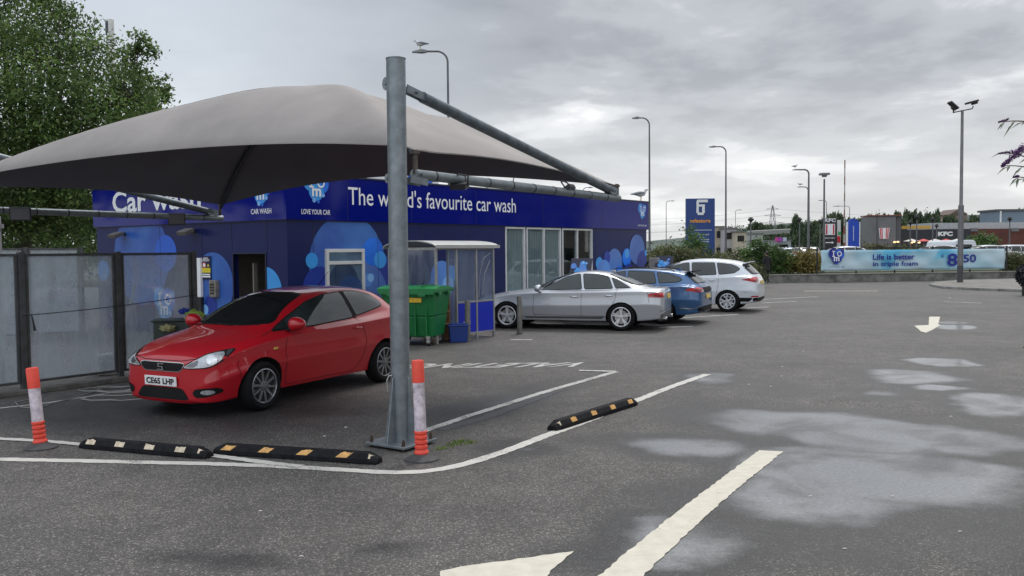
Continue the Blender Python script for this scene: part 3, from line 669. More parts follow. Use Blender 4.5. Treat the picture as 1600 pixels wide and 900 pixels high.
# steel frame, near side
def mast_frame(base, beam0, beam1, corner0, corner1, label, ztop=3.77, R_=.094, full=True):
    t = thing('canopy_mast', label, 'mast', base)
    dd = Vector((beam1.x - base.x, beam1.y - base.y, 0)).normalized(); sd_ = Vector((dd.y, -dd.x, 0))
    mb = MB(); mb.tube([base + Vector((0, 0, .03)), base + Vector((0, 0, ztop - .008))], R_, 32); mb.tube([base + Vector((0, 0, ztop - .008)), base + Vector((0, 0, ztop))], R_ + .004, 32)
    mb.build('pole', M_STEEL, t, smooth=40)
    mb = MB()
    e1 = (dd + sd_ * .0).normalized(); e2 = Vector((-e1.y, e1.x, 0))
    mb.obox(base + Vector((0, 0, .035)), e1 * .25, e2 * .25, (0, 0, .012)); mb.build('base_plate', M_STEEL, t, bevel=.004)
    mb = MB()
    for e in (e1, -e1, e2, -e2):
        w_ = Vector((-e.y, e.x, 0)) * .006
        pts = [base + e * (R_ - .01) + Vector((0, 0, .047)), base + e * (R_ + .11) + Vector((0, 0, .047)), base + e * (R_ + .085) + Vector((0, 0, .20)), base + e * (R_ + .05) + Vector((0, 0, .42)), base + e * (R_ + .02) + Vector((0, 0, .66)), base + e * (R_ - .01) + Vector((0, 0, .70))]
        mb.prism([p - w_ for p in pts], w_ * 2)
    mb.build('gusset', M_STEEL, t)
    M_RUST = pmat('rusty_bolt', (.07, .045, .03), .7, var=.4, scale=30)
    for sx_ in (-1, 1):
        for sy_ in (-1, 1):
            mb = MB(); q = base + e1 * .205 * sx_ + e2 * .205 * sy_
            mb.tube([q + Vector((0, 0, 0)), q + Vector((0, 0, .11))], .010, 8); mb.tube([q + Vector((0, 0, .048)), q + Vector((0, 0, .068))], .020, 6); mb.tube([q + Vector((0, 0, .072)), q + Vector((0, 0, .088))], .018, 6)
            mb.build('anchor_bolt', M_RUST, t)
    # lugs
    def lug(z, side, r_=.05):
        mb = MB(); c = base + side * (R_ + .03) + Vector((0, 0, z)); w_ = side.cross(Vector((0, 0, 1))) * .012
        n_ = 20; pts = [c + side * (r_ * math.cos(6.283 * i / n_)) * .9 + Vector((0, 0, r_ * math.sin(6.283 * i / n_) * 1.3)) for i in range(n_)]
        mb.prism([p - w_ for p in pts], w_ * 2); mb.obox(base + side * (R_ + .0) + Vector((0, 0, z)), side * .03, w_, (0, 0, r_ * 1.1))
        mb.tube([c - w_ * 2.2, c + w_ * 2.2], .014, 10); mb.build('lug', M_STEEL, t, smooth=30)
    lug(ztop - .23, -sd_ if sd_.x > 0 else sd_); lug(ztop - .9 - .25, (-sd_ if sd_.x > 0 else sd_), .035)
    # brace from the mast head down to the beam end
    top = base + dd * (R_ + .03) + Vector((0, 0, ztop - .27)); endp = beam1 - dd * .12 + Vector((0, 0, .08))
    k1 = top.lerp(endp, .06)
    mb = MB(); mb.tube([k1, top.lerp(endp, .97)], .058, 20); mb.build('brace', pmat('brace_steel', (.13, .155, .175), .45, .4, var=.3, scale=9), t, smooth=40)
    for s_ in (-1, 1):
        mb = MB(); mb.beam(top + sd_ * .03 * s_, top.lerp(endp, .062) + sd_ * .03 * s_, .010, .075, upv=(0, 0, 1)); mb.build('brace_plate', M_STEEL, t)
        mb = MB(); mb.beam(top.lerp(endp, .955) + sd_ * .045 * s_, endp + sd_ * .045 * s_, .012, .11); mb.build('brace_plate', M_STEEL, t)
    for f_ in (.03, .98): mb = MB(); mb.tube([top.lerp(endp, f_) - sd_ * .07, top.lerp(endp, f_) + sd_ * .07], .016, 8); mb.build('brace_pin', M_STEEL, t)
    mb = MB(); mb.tube([beam0, beam1], .052, 20); mb.build('beam', M_STEEL, t, smooth=40)
    dl = (beam1 - beam0).normalized()
    for i in range(9):
        mb = MB(); q = beam0.lerp(beam1, .07 + i * .105); mb.tube([q - dl * .008, q + dl * .008], .0555, 20); mb.build('strap', M_BLACK, t, smooth=40)
    # plate joining beam and mast
    mb = MB()
    for s_ in (-1, 1): mb.beam(beam0 - dl * .12 + sd_ * .05 * s_ + Vector((0, 0, -.06)), beam0 + dl * .15 + sd_ * .05 * s_ + Vector((0, 0, -.075)), .012, .07)
    mb.tube([beam0 - sd_ * .08 + dl * .05, beam0 + sd_ * .08 + dl * .05], .016, 8)
    mb.build('beam_bracket', M_STEEL, t)
    M_OLD = pmat('rusty_stub', (.10, .085, .07), .7, .3, var=.5, scale=14)
    for c in (corner0, corner1):
        foot = beam0.lerp(beam1, ((c - beam0).dot(dl)) / (beam1 - beam0).length)
        mb = MB(); mb.tube([foot, Vector((foot.x, foot.y, c.z + .01)), c + Vector((0, 0, -.0))], .026, 10); mb.lathe([(.0, -.03), (.05, -.03), (.05, .0), (.0, .0)], 12, c=(c.x, c.y, c.z)); mb.build('corner_stub', M_OLD, t, smooth=40)
    return t, dd, sd_
base1 = G(627, 695); b0 = W(647, 272, 8.63); b1 = W(966, 310, 12.42)
t1, dd1, sd1 = mast_frame(base1, b0, b1, cA, cB, 'tall galvanised mast with base plate, carrying the near side of the canopy')
mb = MB(); q = base1 - sd1 * .0 + dd1 * -.0 + Vector((-.10, -.05, .62)); mb.tube([q + Vector((.03, -.03, 0.08)), q + Vector((-.0, -.03, .075)), q + Vector((-.02, -.03, .03)), q + Vector((-.015, -.02, -.08))], .008, 8); mb.build('cable_tail', M_ALU, t1)
base2 = W(-112, 600, 11.8); base2.z = 0; d0 = W(-92, 339, 12.0); d0.z = 2.56; d1_ = W(347, 341, 15.75)
mast_frame(base2, d0, d1_, cD, cC, 'mast and long low beam carrying the far side of the canopy by the short wall')
# a plain white post under the far beam
pb = W(-7, 400, 12.75); mb = MB(); mb.tube([Vector((pb.x, pb.y, 0)), Vector((pb.x, pb.y, 2.48))], .085, 24); mb.tube([Vector((pb.x, pb.y, 2.3)), Vector((pb.x, pb.y, 2.36))], .12, 24)
tag(mb.build('prop_post', pmat('pale_steel', (.5, .5, .5), .45, .2, var=.15), loc=(pb.x, pb.y, 0), smooth=40), 'pale round post at the left end under the far canopy beam', 'post')
def beam_flood(p, dirv, label, size=.15, tilt=.5, n=None):
    t = thing('floodlight', label, 'floodlight', p, group='floodlights on the canopy beams')
    n = Vector(dirv).normalized(); u = Vector((0, 0, 1)); s_ = n.cross(u).normalized(); a = (n * math.cos(tilt) - u * math.sin(tilt)); b = s_.cross(a)
    mb = MB(); mb.obox(p, s_ * size, b * size * .7, a * .03); mb.build('housing', M_BLACK, t, bevel=.008)
    mb = MB(); mb.obox(p + a * .032, s_ * size * .88, b * size * .58, a * .003); mb.build('lens', pmat('flood_lens', (.10, .10, .11), .12, coat=.5), t)
    mb = MB(); mb.tube([p - s_ * size, p - s_ * (size + .02) - a * .1, p - a * .12], .01, 6); mb.tube([p + s_ * size, p + s_ * (size + .02) - a * .1, p - a * .12], .01, 6); mb.build('bracket', M_BLACK, t)
for (f_, lb) in ((None, 'black floodlight near the left end of the far canopy beam'),):
    q = W(32, 334, 12.75); beam_flood(q, (.35, -1, 0), lb, .14, .1)
q = W(276, 342, 14.9); beam_flood(q, (.35, -1, 0), 'black floodlight on the far canopy beam in front of the Car wash lettering', .14, .1)
q = W(718, 290, 9.2); beam_flood(q, (.2, .6, 0), 'small floodlight hanging under the near canopy beam beside the mast', .09, 1.3)
q = W(888, 295, 11.2); beam_flood(q, (.9, -.4, 0), 'black floodlight on top of the near canopy beam toward its far end', .10, 1.0)
# ------------------------------------------------------------------ flexible marker posts
M_ORG = pmat('orange_plastic', (.78, .075, .045), .5, var=.12, scale=8); M_RW = pmat('dirty_white_sleeve', (.60, .53, .58), .45, var=.45, scale=11)
M_RUB = pmat('grey_rubber', (.06, .06, .062), .75, var=.3, scale=12)
def marker(p, h, tilt, label):
    t = thing('marker_post', label, 'bollard', p, group='orange and white marker posts')
    mb = MB(); mb.lathe([(.0, .0), (.155, .0), (.155, .012), (.13, .022), (.075, .045), (.05, .075), (.0, .075)], 32, c=p); mb.build('rubber_base', M_RUB, t, smooth=35)
    Mx = Matrix.Translation(p) @ Matrix.Rotation(tilt, 4, 'Y')
    def L_(prof, nm, mt, par):
        mb = MB(); mb.M = Mx; mb.lathe(prof, 28); return mb.build(nm, mt, par, smooth=35)
    k = .055; z = .05; prof = [(0, .045), (.062, .045), (.068, .07), (.06, .085)]
    for i in range(4): prof += [(.050, z + .05 + i * .045), (.060, z + .06 + i * .045), (.060, z + .078 + i * .045), (.050, z + .088 + i * .045)]
    L_(prof + [(.053, .27), (0, .27)], 'spring_neck', M_ORG, t)
    L_([(0, .268), (.054, .268), (.054, h - .20), (0, h - .20)], 'sleeve', M_RW, t)
    L_([(0, h - .203), (.0555, h - .203), (.0565, h - .015), (.050, h - .002), (0, h)], 'top_band', M_ORG, t)
marker(G(659, 718), .915, R(-1.6), 'orange and white marker post right in front of the galvanised mast base')
marker(G(64, 700), .80, R(-4.6), 'leaning orange and white marker post in front of the clouded screens')
# ------------------------------------------------------------------ rubber kerb stops
M_RUBB = pmat('black_rubber', (.013, .013, .015), .75, spec=.15, var=.4, scale=14, bump=.3, bscale=80); M_REF = pmat('yellow_reflector', (.62, .34, .10), .55, var=.35, scale=16); M_REFW = pmat('pale_reflector', (.62, .52, .38), .5, var=.3, scale=16)
def kerb_stop(pa, pb_, label, n=5, skew=0.0, seed=1, col=None):
    a, b = pa, pb_; d = (b - a); Ln = d.length; d.normalize(); s_ = Vector((-d.y, d.x, 0)); c = (a + b) / 2
    if s_.y > 0: s_ = -s_          # towards the camera
    t = thing('kerb_stop', label, 'kerb stop', c, group='black rubber kerb stops with yellow patches')
    prof = [(-.075, 0), (-.075, .045), (-.038, .098), (.038, .098), (.075, .045), (.075, 0)]
    def sec(x, k): return [a + d * x + s_ * (y * (1 if k == 1 else .82)) + Vector((0, 0, z * k)) for y, z in prof]
    st = [(.0, .55), (.10, 1.0), (Ln - .10, 1.0), (Ln, .55)]
    mb = MB(); vs = []
    for x, k in st: vs += sec(x, k)
    fs = [(i * 6 + j, i * 6 + (j + 1) % 6, (i + 1) * 6 + (j + 1) % 6, (i + 1) * 6 + j) for i in range(3) for j in range(6)] + [tuple(range(6))[::-1], tuple(18 + j for j in range(6))]
    mb.add(vs, fs); mb.build('block', M_RUBB, t, bevel=.010)
    rnd = random.Random(seed)
    for i in range(n):
        x = Ln * (.105 + .235 * i) if n == 4 else Ln * (.09 + .205 * i)
        if x > Ln - .12: continue
        w_ = .055; mb = MB(); nn = (s_ * .053 + Vector((0, 0, .037))).normalized()
        base_ = [(x - w_ - skew, .072, .049), (x + w_ - skew, .072, .049), (x + w_ + skew, .040, .0965), (x - w_ + skew, .040, .0965)]
        pts = [a + d * x_ + s_ * y_ + Vector((0, 0, z_)) + nn * .0025 for x_, y_, z_ in base_]
        # torn upper edge
        tr = [pts[0], pts[1]] + [pts[2].lerp(pts[3], k / 6) + (pts[1] - pts[2]) * rnd.uniform(0, .22) for k in range(7)]
        mb.add(tr, [list(range(len(tr)))]); mb.build('reflector', col or M_REF, t)
    mb = MB(); x = .05
    for (x0, x1) in ((Ln - .012, Ln - .09),):
        pts = [a + d * x0 + s_ * .040 + Vector((0, 0, .03)), a + d * x1 + s_ * .066 + Vector((0, 0, .052)), a + d * x1 + s_ * .040 + Vector((0, 0, .090)), a + d * (x0 - .01) + s_ * .02 + Vector((0, 0, .060))]
        nn = (pts[1] - pts[0]).cross(pts[2] - pts[0]).normalized(); nn = nn if nn.z > 0 else -nn
        mb.add([p + nn * .004 for p in pts], [(0, 1, 2, 3)])
    mb.build('end_reflector', M_REFW, t)
kerb_stop(G(130, 698), G(328, 715.5), 'kerb stop nearest the leaning marker post, its square patches torn', seed=2, col=M_REFW, n=4)
kerb_stop(G(338, 707.5), G(594, 724), 'kerb stop with slanted yellow patches, ending just left of the mast base', seed=5, skew=.03, n=4)
kerb_stop(G(990, 632), G(862, 673), 'kerb stop lying alone on the white line right of the mast', seed=9, n=4)
# ------------------------------------------------------------------ clouded glass screens of the valeting bay
SC = Wall(W(40, 600, 11.8), W(187, 590, 12.9))
M_FRAME = pmat('screen_frame', (.075, .078, .082), .55, .3, var=.3, scale=8)
def screen(a0, a1, label, zt=1.92, w=SC, o=0.0, mid=None, posts=(1, 1), zb=.14):
    t = thing('glass_screen', label, 'screen', w.P((a0 + a1) / 2, 0, o), group='clouded glass screens round the bay')
    mb = MB(); f = .036
    if posts[0]: w.box(mb, a0 - .04, a0 + .04, 0, zt + .02, o - .04, o + .04)
    if posts[1]: w.box(mb, a1 - .04, a1 + .04, 0, zt + .02, o - .04, o + .04)
    w.box(mb, a0 + .05, a1 - .05, zt - f, zt, o - .025, o + .025); w.box(mb, a0 + .05, a1 - .05, zb, zb + f, o - .025, o + .025)
    w.box(mb, a0 + .052, a0 + .052 + f, zb + f, zt - f, o - .022, o + .022); w.box(mb, a1 - .052 - f, a1 - .052, zb + f, zt - f, o - .022, o + .022)
    mb.build('frame', M_FRAME, t, bevel=.004)
    mb = MB(); w.box(mb, a0 + .09, a1 - .09, zb + .035, zt - .035, o - .004, o + .004); mb.build('pane', M_SCREEN, t)
s0, _ = SC.hit(35, 500); s1, _ = SC.hit(186, 500); s2, _ = SC.hit(303.5, 480)
screen(s0 - 1.45, s0, 'clouded glass screen cut off by the left edge of the photo', posts=(1, 0)); screen(s0, s1, 'middle clouded glass screen with a black strap tied across it', posts=(1, 1)); screen(s1, s2, 'clouded glass screen nearest the building, the logo showing through', posts=(0, 1))
mb = MB(); SC.box(mb, s0 - 1.6, s2 + .1, 0, .07, -.14, .14)
tag(mb.build('screen_kerb', pmat('dirty_concrete', (.13, .125, .115), .85, var=.35, scale=6), loc=SC.P(s0, 0), bevel=.01), 'low dirty concrete kerb running under the clouded screens', 'kerb')
def catenary(a, b, sag, n=16): return [a.lerp(b, i / n) - Vector((0, 0, sag * 4 * (i / n) * (1 - i / n))) for i in range(n + 1)]
mb = MB(); za = 1.12; mb.tube(catenary(SC.P(s0 - .02, 1.08, .06), SC.P(s2, 1.24, .06), .03), .006, 6)
mb.tube([SC.P(s0 + .09, 1.09, .065), SC.P(s0 + .11, .98, .07), SC.P(s0 + .13, .86, .07)], [.008, .012, .02], 6)
tag(mb.build('strap', M_BLACK, loc=SC.P(s0, 1.08, .06), smooth=60), 'thin black strap tied across the clouded screens at waist height', 'strap')
# rear screens beyond the bay
SB = Wall(W(-60, 500, 18.4), W(128, 500, 19.6))
b0_, _ = SB.hit(-60, 400); b1_, _ = SB.hit(40, 400); b2_, _ = SB.hit(127, 400)
M_SC2 = M_SCREEN
screen(b0_, b1_, 'rear clouded screen seen through the left front screen', zt=2.05, w=SB); screen(b1_, b2_, 'rear clouded screen ending short of the building corner', zt=2.05, w=SB, posts=(0, 1))
# things seen through the screens: white jerrycan, tub with cloths, hose, lance
jc = G(157, 592) + Vector((-.1, .45, 0)); jt = thing('jerrycan', 'dirty white plastic jerrycan standing behind the middle clouded screen', 'jerrycan', jc, rz=.5)
mb = MB(); mb.M = PM[jt]; mb.box(0, 0, .17, .30, .22, .34); mb.build('body', pmat('dirty_white_plastic', (.5, .48, .42), .6, var=.3, scale=7), jt, bevel=.04)
mb = MB(); mb.M = PM[jt]; mb.tube([Vector((-.08, 0, .33)), Vector((-.05, 0, .39)), Vector((.07, 0, .39)), Vector((.10, 0, .33))], .014, 8); mb.lathe([(0, .34), (.03, .34), (.03, .38), (0, .38)], 14, c=(-.12, 0, 0)); mb.build('handle', M_RW, jt)
tb = W(272, 520, 13.2); tb.z = 0; tt = thing('cloth_tub', 'dark green tub on a stand behind the red car bonnet', 'tub', tb, rz=.2)
mb = MB(); mb.M = PM[tt]; mb.prism([(-.26, -.2, .55), (.26, -.2, .55), (.26, .2, .55), (-.26, .2, .55)], (0, 0, .33)); mb.box(0, 0, .89, .58, .46, .03)
for x in (-.22, .22):
    for y in (-.16, .16): mb.box(x, y, .275, .03, .03, .55)
mb.build('body', pmat('tub_green', (.015, .03, .025), .45), tt, bevel=.012)
def crumple(c, r, mat, name, lab, seed, sq=.6):
    rnd = random.Random(seed); bm = bmesh.new(); bmesh.ops.create_icosphere(bm, subdivisions=3, radius=1)
    for v in bm.verts:
        q = v.co.copy(); k = 1 + .28 * math.sin(q.x * 7 + seed) * math.sin(q.y * 6 + 1) + .18 * math.sin(q.z * 9 + q.x * 5)
        v.co = Vector((q.x * r * k, q.y * r * k * .8, max(-.45 * r, q.z * r * k * sq)))
    me = bpy.data.meshes.new(name); bm.to_mesh(me); bm.free(); me.materials.append(mat); me.polygons.foreach_set('use_smooth', [True] * len(me.polygons))
    o = link(name, me, None, c); return tag(o, lab, 'cloth')
crumple(W(303, 497, 13.2), .13, pmat('hi_vis', (.26, .38, .05), .7, var=.2, scale=9), 'cloth', 'yellow green cloth heaped on the dark tub', 1, .9)
crumple(W(288, 487, 13.4), .08, pmat('blue_cloth', (.01, .03, .30), .7), 'cloth', 'small dark blue cloth on the dark tub', 2)
crumple(W(262, 513, 12.9) + Vector((0, 0, .0)), .11, pmat('khaki_cloth', (.30, .28, .14), .8), 'cloth', 'khaki cloth bunched low in front of the dark tub', 3, .5)
mb = MB(); rnd = random.Random(4)
for (cx, cy, rx, ry, tw) in ((182, 610, .50, .22, 0), (200, 611, .45, .25, .5), (188, 624, .5, .2, 0.2)):
    c = G(cx, cy); pts = [c + Vector((math.cos(a / 24 * 6.283 + tw) * rx * (1 + .12 * math.sin(a)), math.sin(a / 24 * 6.283 + tw) * ry, .018 + .006 * (a % 3))) for a in range(25)]
    mb.tube(pts, .008, 6)
pts = [G(170, 606), G(120, 622), G(80, 632), G(60, 640), G(30, 637), G(24, 630), G(48, 625)]; mb.tube([p + Vector((0, 0, .012)) for p in pts], .007, 6)
tag(mb.build('hose', pmat('grey_hose', (.24, .24, .225), .5), smooth=60, loc=G(182, 612)), 'pale grey hose coiled on the ground left of the red car', 'hose')
mb = MB(); p0_, p1_ = W(196, 505, 13.6), W(208, 455, 13.9); mb.tube([Vector((p0_.x, p0_.y, .3)), p0_, p1_], .014, 8); mb.tube([p1_, p1_ + Vector((.02, 0, .12))], .022, 8)
tag(mb.build('spray_lance', M_ALU, loc=(p0_.x, p0_.y, .3)), 'metal spray lance leaning behind the clouded screen', 'spray lance')
mb = MB(); c = W(228, 498, 12.6); mb.tube([W(212, 512, 12.6), W(213, 503, 12.6), W(220, 499, 12.6), W(240, 499, 12.6)], .012, 8)
# ------------------------------------------------------------------ wheelie bin, crate, shelter, steel bollards
M_GRN = pmat('bin_green', (.008, .17, .045), .42, var=.15, scale=4); M_GRL = pmat('bin_lid_green', (.012, .24, .06), .4, var=.12, scale=4)
bc = W(651, 540, 17.75); bc.z = 0; bt = thing('wheelie_bin', 'large green four wheeled bin with a yellow sticker beside the shelter', 'bin', bc, rz=R(-17))
def LM(t): m = MB(); m.M = PM[t]; return m
mb = LM(bt); wx, wy = .60, .46
def frus(mb, x0, y0, z0, x1, y1, z1, m=0):
    mb.add([(-x0, -y0, z0), (x0, -y0, z0), (x0, y0, z0), (-x0, y0, z0), (-x1, -y1, z1), (x1, -y1, z1), (x1, y1, z1), (-x1, y1, z1)], [(3, 2, 1, 0), (4, 5, 6, 7), (0, 1, 5, 4), (1, 2, 6, 5), (2, 3, 7, 6), (3, 0, 4, 7)], m)
frus(mb, .48, .34, .18, .53, .40, .60); frus(mb, .53, .40, .60, .585, .46, 1.08); mb.build('body', M_GRN, bt, bevel=.025)
mb = LM(bt); mb.box(0, 0, 1.10, 1.26, 1.0, .05); mb.box(0, -.49, 1.07, 1.2, .05, .07)
for x in (-.34, .34):
    for s_ in (-1, 1): mb.box(x, s_ * .50, 1.03, .16, .04, .07)
for y in (-.25, .25):
    for s_ in (-1, 1): mb.box(s_ * .62, y, 1.05, .05, .12, .08)
mb.build('rim', M_GRN, bt, bevel=.012)
mb = LM(bt)
pts = []
for i in range(9):
    a = i / 8; pts.append((a * 1.0 - .5, .045 + .085 * math.sin(math.pi * (a * .8 + .15))))
for i in range(8):
    (y0, z0), (y1, z1) = pts[i], pts[i + 1]
    mb.add([(-.64, y0, 1.10 + z0 - .02), (.64, y0, 1.10 + z0 - .02), (.64, y1, 1.10 + z1 - .02), (-.64, y1, 1.10 + z1 - .02), (-.64, y0, 1.125), (.64, y0, 1.125), (.64, y1, 1.125), (-.64, y1, 1.125)], [(0, 1, 2, 3), (4, 7, 6, 5), (0, 3, 7, 4), (1, 5, 6, 2)])
mb.add([(-.64, pts[0][0], 1.125), (.64, pts[0][0], 1.125), (.64, pts[0][0], 1.10 + pts[0][1] - .02), (-.64, pts[0][0], 1.10 + pts[0][1] - .02)], [(0, 1, 2, 3)])
mb.box(-.3, 0, 1.21, .03, .8, .03); mb.box(.3, 0, 1.21, .03, .8, .03); mb.build('lid', M_GRL, bt, smooth=30)
mb = LM(bt); mb.box(.18, -.452, .93, .26, .01, .09); mb.build('sticker', pmat('yellow_sticker', (.8, .5, .03), .5, var=.25, scale=20), bt)
mb = LM(bt)
for x in (-.36, -.1, .16, .40): mb.box(x, -.405, .52, .025, .06, .62)
mb.build('ribs', M_GRN, bt)
for x in (-.36, .40):
    for y in (-.30, .30):
        mb = LM(bt); mb.lathe([(0, -.03), (.07, -.03), (.095, -.022), (.1, 0), (.095, .022), (.07, .03), (0, .03)], 20, c=(x, y, .1), axis='Y'); wh = mb.build('wheel', M_BLACK, bt, smooth=40)
        mb = LM(bt); mb.lathe([(0, -.033), (.045, -.033), (.045, .033), (0, .033)], 16, c=(x, y, .1), axis='Y'); mb.build('hub', M_ALU, wh, smooth=40)
        mb = LM(bt); mb.box(x, y, .175, .09, .09, .05); mb.box(x, y - .045, .13, .05, .012, .12); mb.box(x, y + .045, .13, .05, .012, .12); mb.build('caster_fork', M_ALU, bt)
cc_ = W(716, 531, 18.08); cc_.z = 0; ct = thing('plastic_crate', 'blue plastic storage box on the ground between bin and shelter', 'crate', cc_, rz=R(8))
mb = LM(ct); frus(mb, .18, .14, .0, .20, .155, .34); mb.build('body', pmat('crate_blue', (.006, .04, .24), .4), ct, bevel=.02)
mb = LM(ct); mb.box(0, 0, .355, .44, .34, .03); mb.box(0, 0, .38, .32, .24, .03); mb.build('lid', pmat('crate_lid', (.007, .045, .27), .35), ct, bevel=.01)
for x, nm in ((731, 'grey steel bollard between the green bin and the silver car'), (812, 'grey steel bollard standing in front of the silver car')):
    p = G(x, 534 if x == 731 else 522); t = thing('steel_bollard', nm, 'bollard', p, group='grey steel bollards by the wall')
    mb = LM(t); h = .87; mb.lathe([(0, 0), (.058, 0), (.058, h - .02), (.045, h), (0, h)], 20); mb.build('tube', pmat('bollard_grey', (.15, .145, .13), .6, .1, var=.35, scale=11), t, smooth=40)
    mb = LM(t); mb.lathe([(0, 0), (.085, 0), (.07, .03), (0, .03)], 20); mb.build('footing', M_RUB, t, smooth=40)
# smoking shelter -------------------------------------------------
p771 = G(771.5, 525.8); bdir = WL.d
SH = Wall(p771 - bdir * 1.86, p771); sL = 1.86; Wd = 1.35
st = thing('smoking_shelter', 'small perspex shelter with curved grey roof against the blue wall', 'shelter', SH.P(sL / 2, 0, -Wd / 2))
mb = MB(); f = .022
_pa, _ = SH.hit(713, 440); _pb, _ = SH.hit(744, 440)
for a in (0, _pa, _pb, sL):
    SH.box(mb, a - f, a + f, 0, 1.98, -f, f)
for a in (0, sL): SH.box(mb, a - f, a + f, 0, 1.98, -Wd - f, -Wd + f); SH.box(mb, a - f * .8, a + f * .8, .10, .14, -Wd, 0); SH.box(mb, a - f * .8, a + f * .8, 1.93, 1.985, -Wd + f, -f)
SH.box(mb, f, sL - f, 1.94, 1.985, -f * .8, f * .8); SH.box(mb, _pa, sL, .80, .84, -f * .7, f * .7); SH.box(mb, _pa, sL, .12, .16, -f * .7, f * .7)
SH.box(mb, f, sL - f, 1.94, 1.985, -Wd - f * .8, -Wd + f * .8)
mb.build('frame', M_ALU, st)
mb = MB(); n_ = 12
arc = [(-(Wd / 2) + (Wd / 2 + .10) * math.cos(math.pi * i / n_), 1.985 + .15 * math.sin(math.pi * i / n_)) for i in range(n_ + 1)]
for i in range(n_):
    (o0, z0), (o1, z1) = arc[i], arc[i + 1]
    mb.add([SH.P(-.10, z0, o0), SH.P(sL + .12, z0, o0), SH.P(sL + .12, z1, o1), SH.P(-.10, z1, o1), SH.P(-.10, z0 - .02, o0), SH.P(sL + .12, z0 - .02, o0), SH.P(sL + .12, z1 - .02, o1), SH.P(-.10, z1 - .02, o1)], [(0, 1, 2, 3), (4, 7, 6, 5), (0, 3, 7, 4), (1, 5, 6, 2)])
SH.box(mb, -.10, sL + .12, 1.965, 2.035, .085, .105)
mb.build('roof', pmat('shelter_roof', (.42, .42, .40), .45, var=.12, scale=2), st, smooth=30)
M_PBL = pmat('shelter_blue_panel', (.008, .025, .46), .35, var=.08)
for (a0, a1) in ((_pa, _pb), (_pb, sL)):
    mb = MB(); SH.box(mb, a0 + f, a1 - f, .16, .80, -.006, .006); mb.build('lower_panel', M_PBL, st)
    mb = MB(); SH.box(mb, a0 + f, a1 - f, .84, 1.94, -.004, .004); mb.build('upper_pane', M_SHEL, st)
mb = MB(); SH.box(mb, .002, .010, .14, 1.93, -Wd + f, -f); mb.build('end_pane', M_SHEL, st)
mb = MB(); SH.box(mb, sL - .01, sL - .002, .14, 1.93, -Wd + f, -f); mb.build('end_pane', M_SHEL, st)
ac = (_pa + _pb) / 2
for s_, z, w_ in (('Valet', .50, .18), ('waiting', .38, .26), ('area', .27, .16)):
    t_ = text_mb(s_, SH.P(ac, z, .009), SH.d, Vector((0, 0, 1)), w_ * .9, .075, bold=.015, n=SH.n); t_.build('lettering', M_SIGNW, st)
mb = MB(); rnd = random.Random(8)
mb.tube([SH.P(_pb + .08, .9, .007), SH.P(_pb + .12, 1.4, .007), SH.P(_pb + .25, 1.75, .007), SH.P(sL - .1, 1.86, .007)], .006, 5); mb.tube([SH.P(_pb + .2, .95, .007), SH.P(_pb + .28, 1.4, .007), SH.P(sL - .12, 1.7, .007)], .007, 5)
mb.build('scratches', M_ALU, st)
sh = thing('wooden_shelf', 'small open wooden shelf standing inside the shelter', 'shelf', SH.P(.34, 0, -.35))
mb = MB()
for z in (.05, .36, .62, .9): SH.box(mb, .12, .60, z, z + .025, -.48, -.18)
SH.box(mb, .10, .125, 0, .93, -.48, -.18); SH.box(mb, .595, .62, 0, .93, -.48, -.18)
mb.build('boards', pmat('pine_board', (.38, .22, .10), .6, var=.25, scale=10), sh)
# ------------------------------------------------------------------ air and vacuum machines by the wall
def vac(px, py, D, label, rz, hose=False):
    p = W(px, py, D); p.z = 0; t = thing('vacuum_unit', label, 'vacuum machine', p, rz=rz, group='vacuum machines by the building')
    mb = LM(t); mb.box(0, .05, .55, .56, .5, 1.1); mb.build('cabinet', pmat('cabinet_grey', (.16, .16, .17), .5), t, bevel=.02)
    mb = LM(t); mb.obox((0, -.05, 1.38), (.30, 0, 0), (0, .12, .30), (0, .025, -.01)); mb.build('sign_panel', M_TRIM, t, bevel=.01)
    mb = LM(t); rnd = random.Random(int(px)); e1 = Vector((1, 0, 0)); e2 = Vector((0, .12, .30)).normalized(); c = Vector((0, -.077, 1.39))
    for i in range(34):
        x, y = rnd.uniform(-.2, .2), rnd.uniform(-.22, .24) - abs(rnd.gauss(0, .05)); r_ = rnd.uniform(.02, .085)
        mb.add([c + e1 * max(-.28, min(.28, x + r_ * math.cos(k * .5236))) + e2 * (y + r_ * math.sin(k * .5236)) + Vector((0, -.0012 * i - .004, 0)) for k in range(12)], [list(range(12))], i % 3)
    mb.build('sign_print', [M_BUB[2], M_BUB[5], M_BUB[6]], t)
    if hose:
        mb = LM(t); mb.tube([Vector((-.35 + .42 * math.cos(a) * -1 + .0, .1, 1.05 + .55 * math.sin(a))) for a in [math.pi * k / 14 for k in range(15)]], .03, 8); mb.build('hose', M_BLACK, t, smooth=60)
        mb = LM(t); mb.box(-.35, .1, 1.25, .4, .3, .75); mb.build('hood', pmat('hood_stone', (.20, .19, .18), .8), t, bevel=.04)
vac(908, 430, 23.0, 'vacuum machine with tilted bubble panel in front of the glazed entrance', R(-28)); vac(1038, 425, 29.2, 'vacuum machine with black looped hose beyond the building corner', R(-28), True)
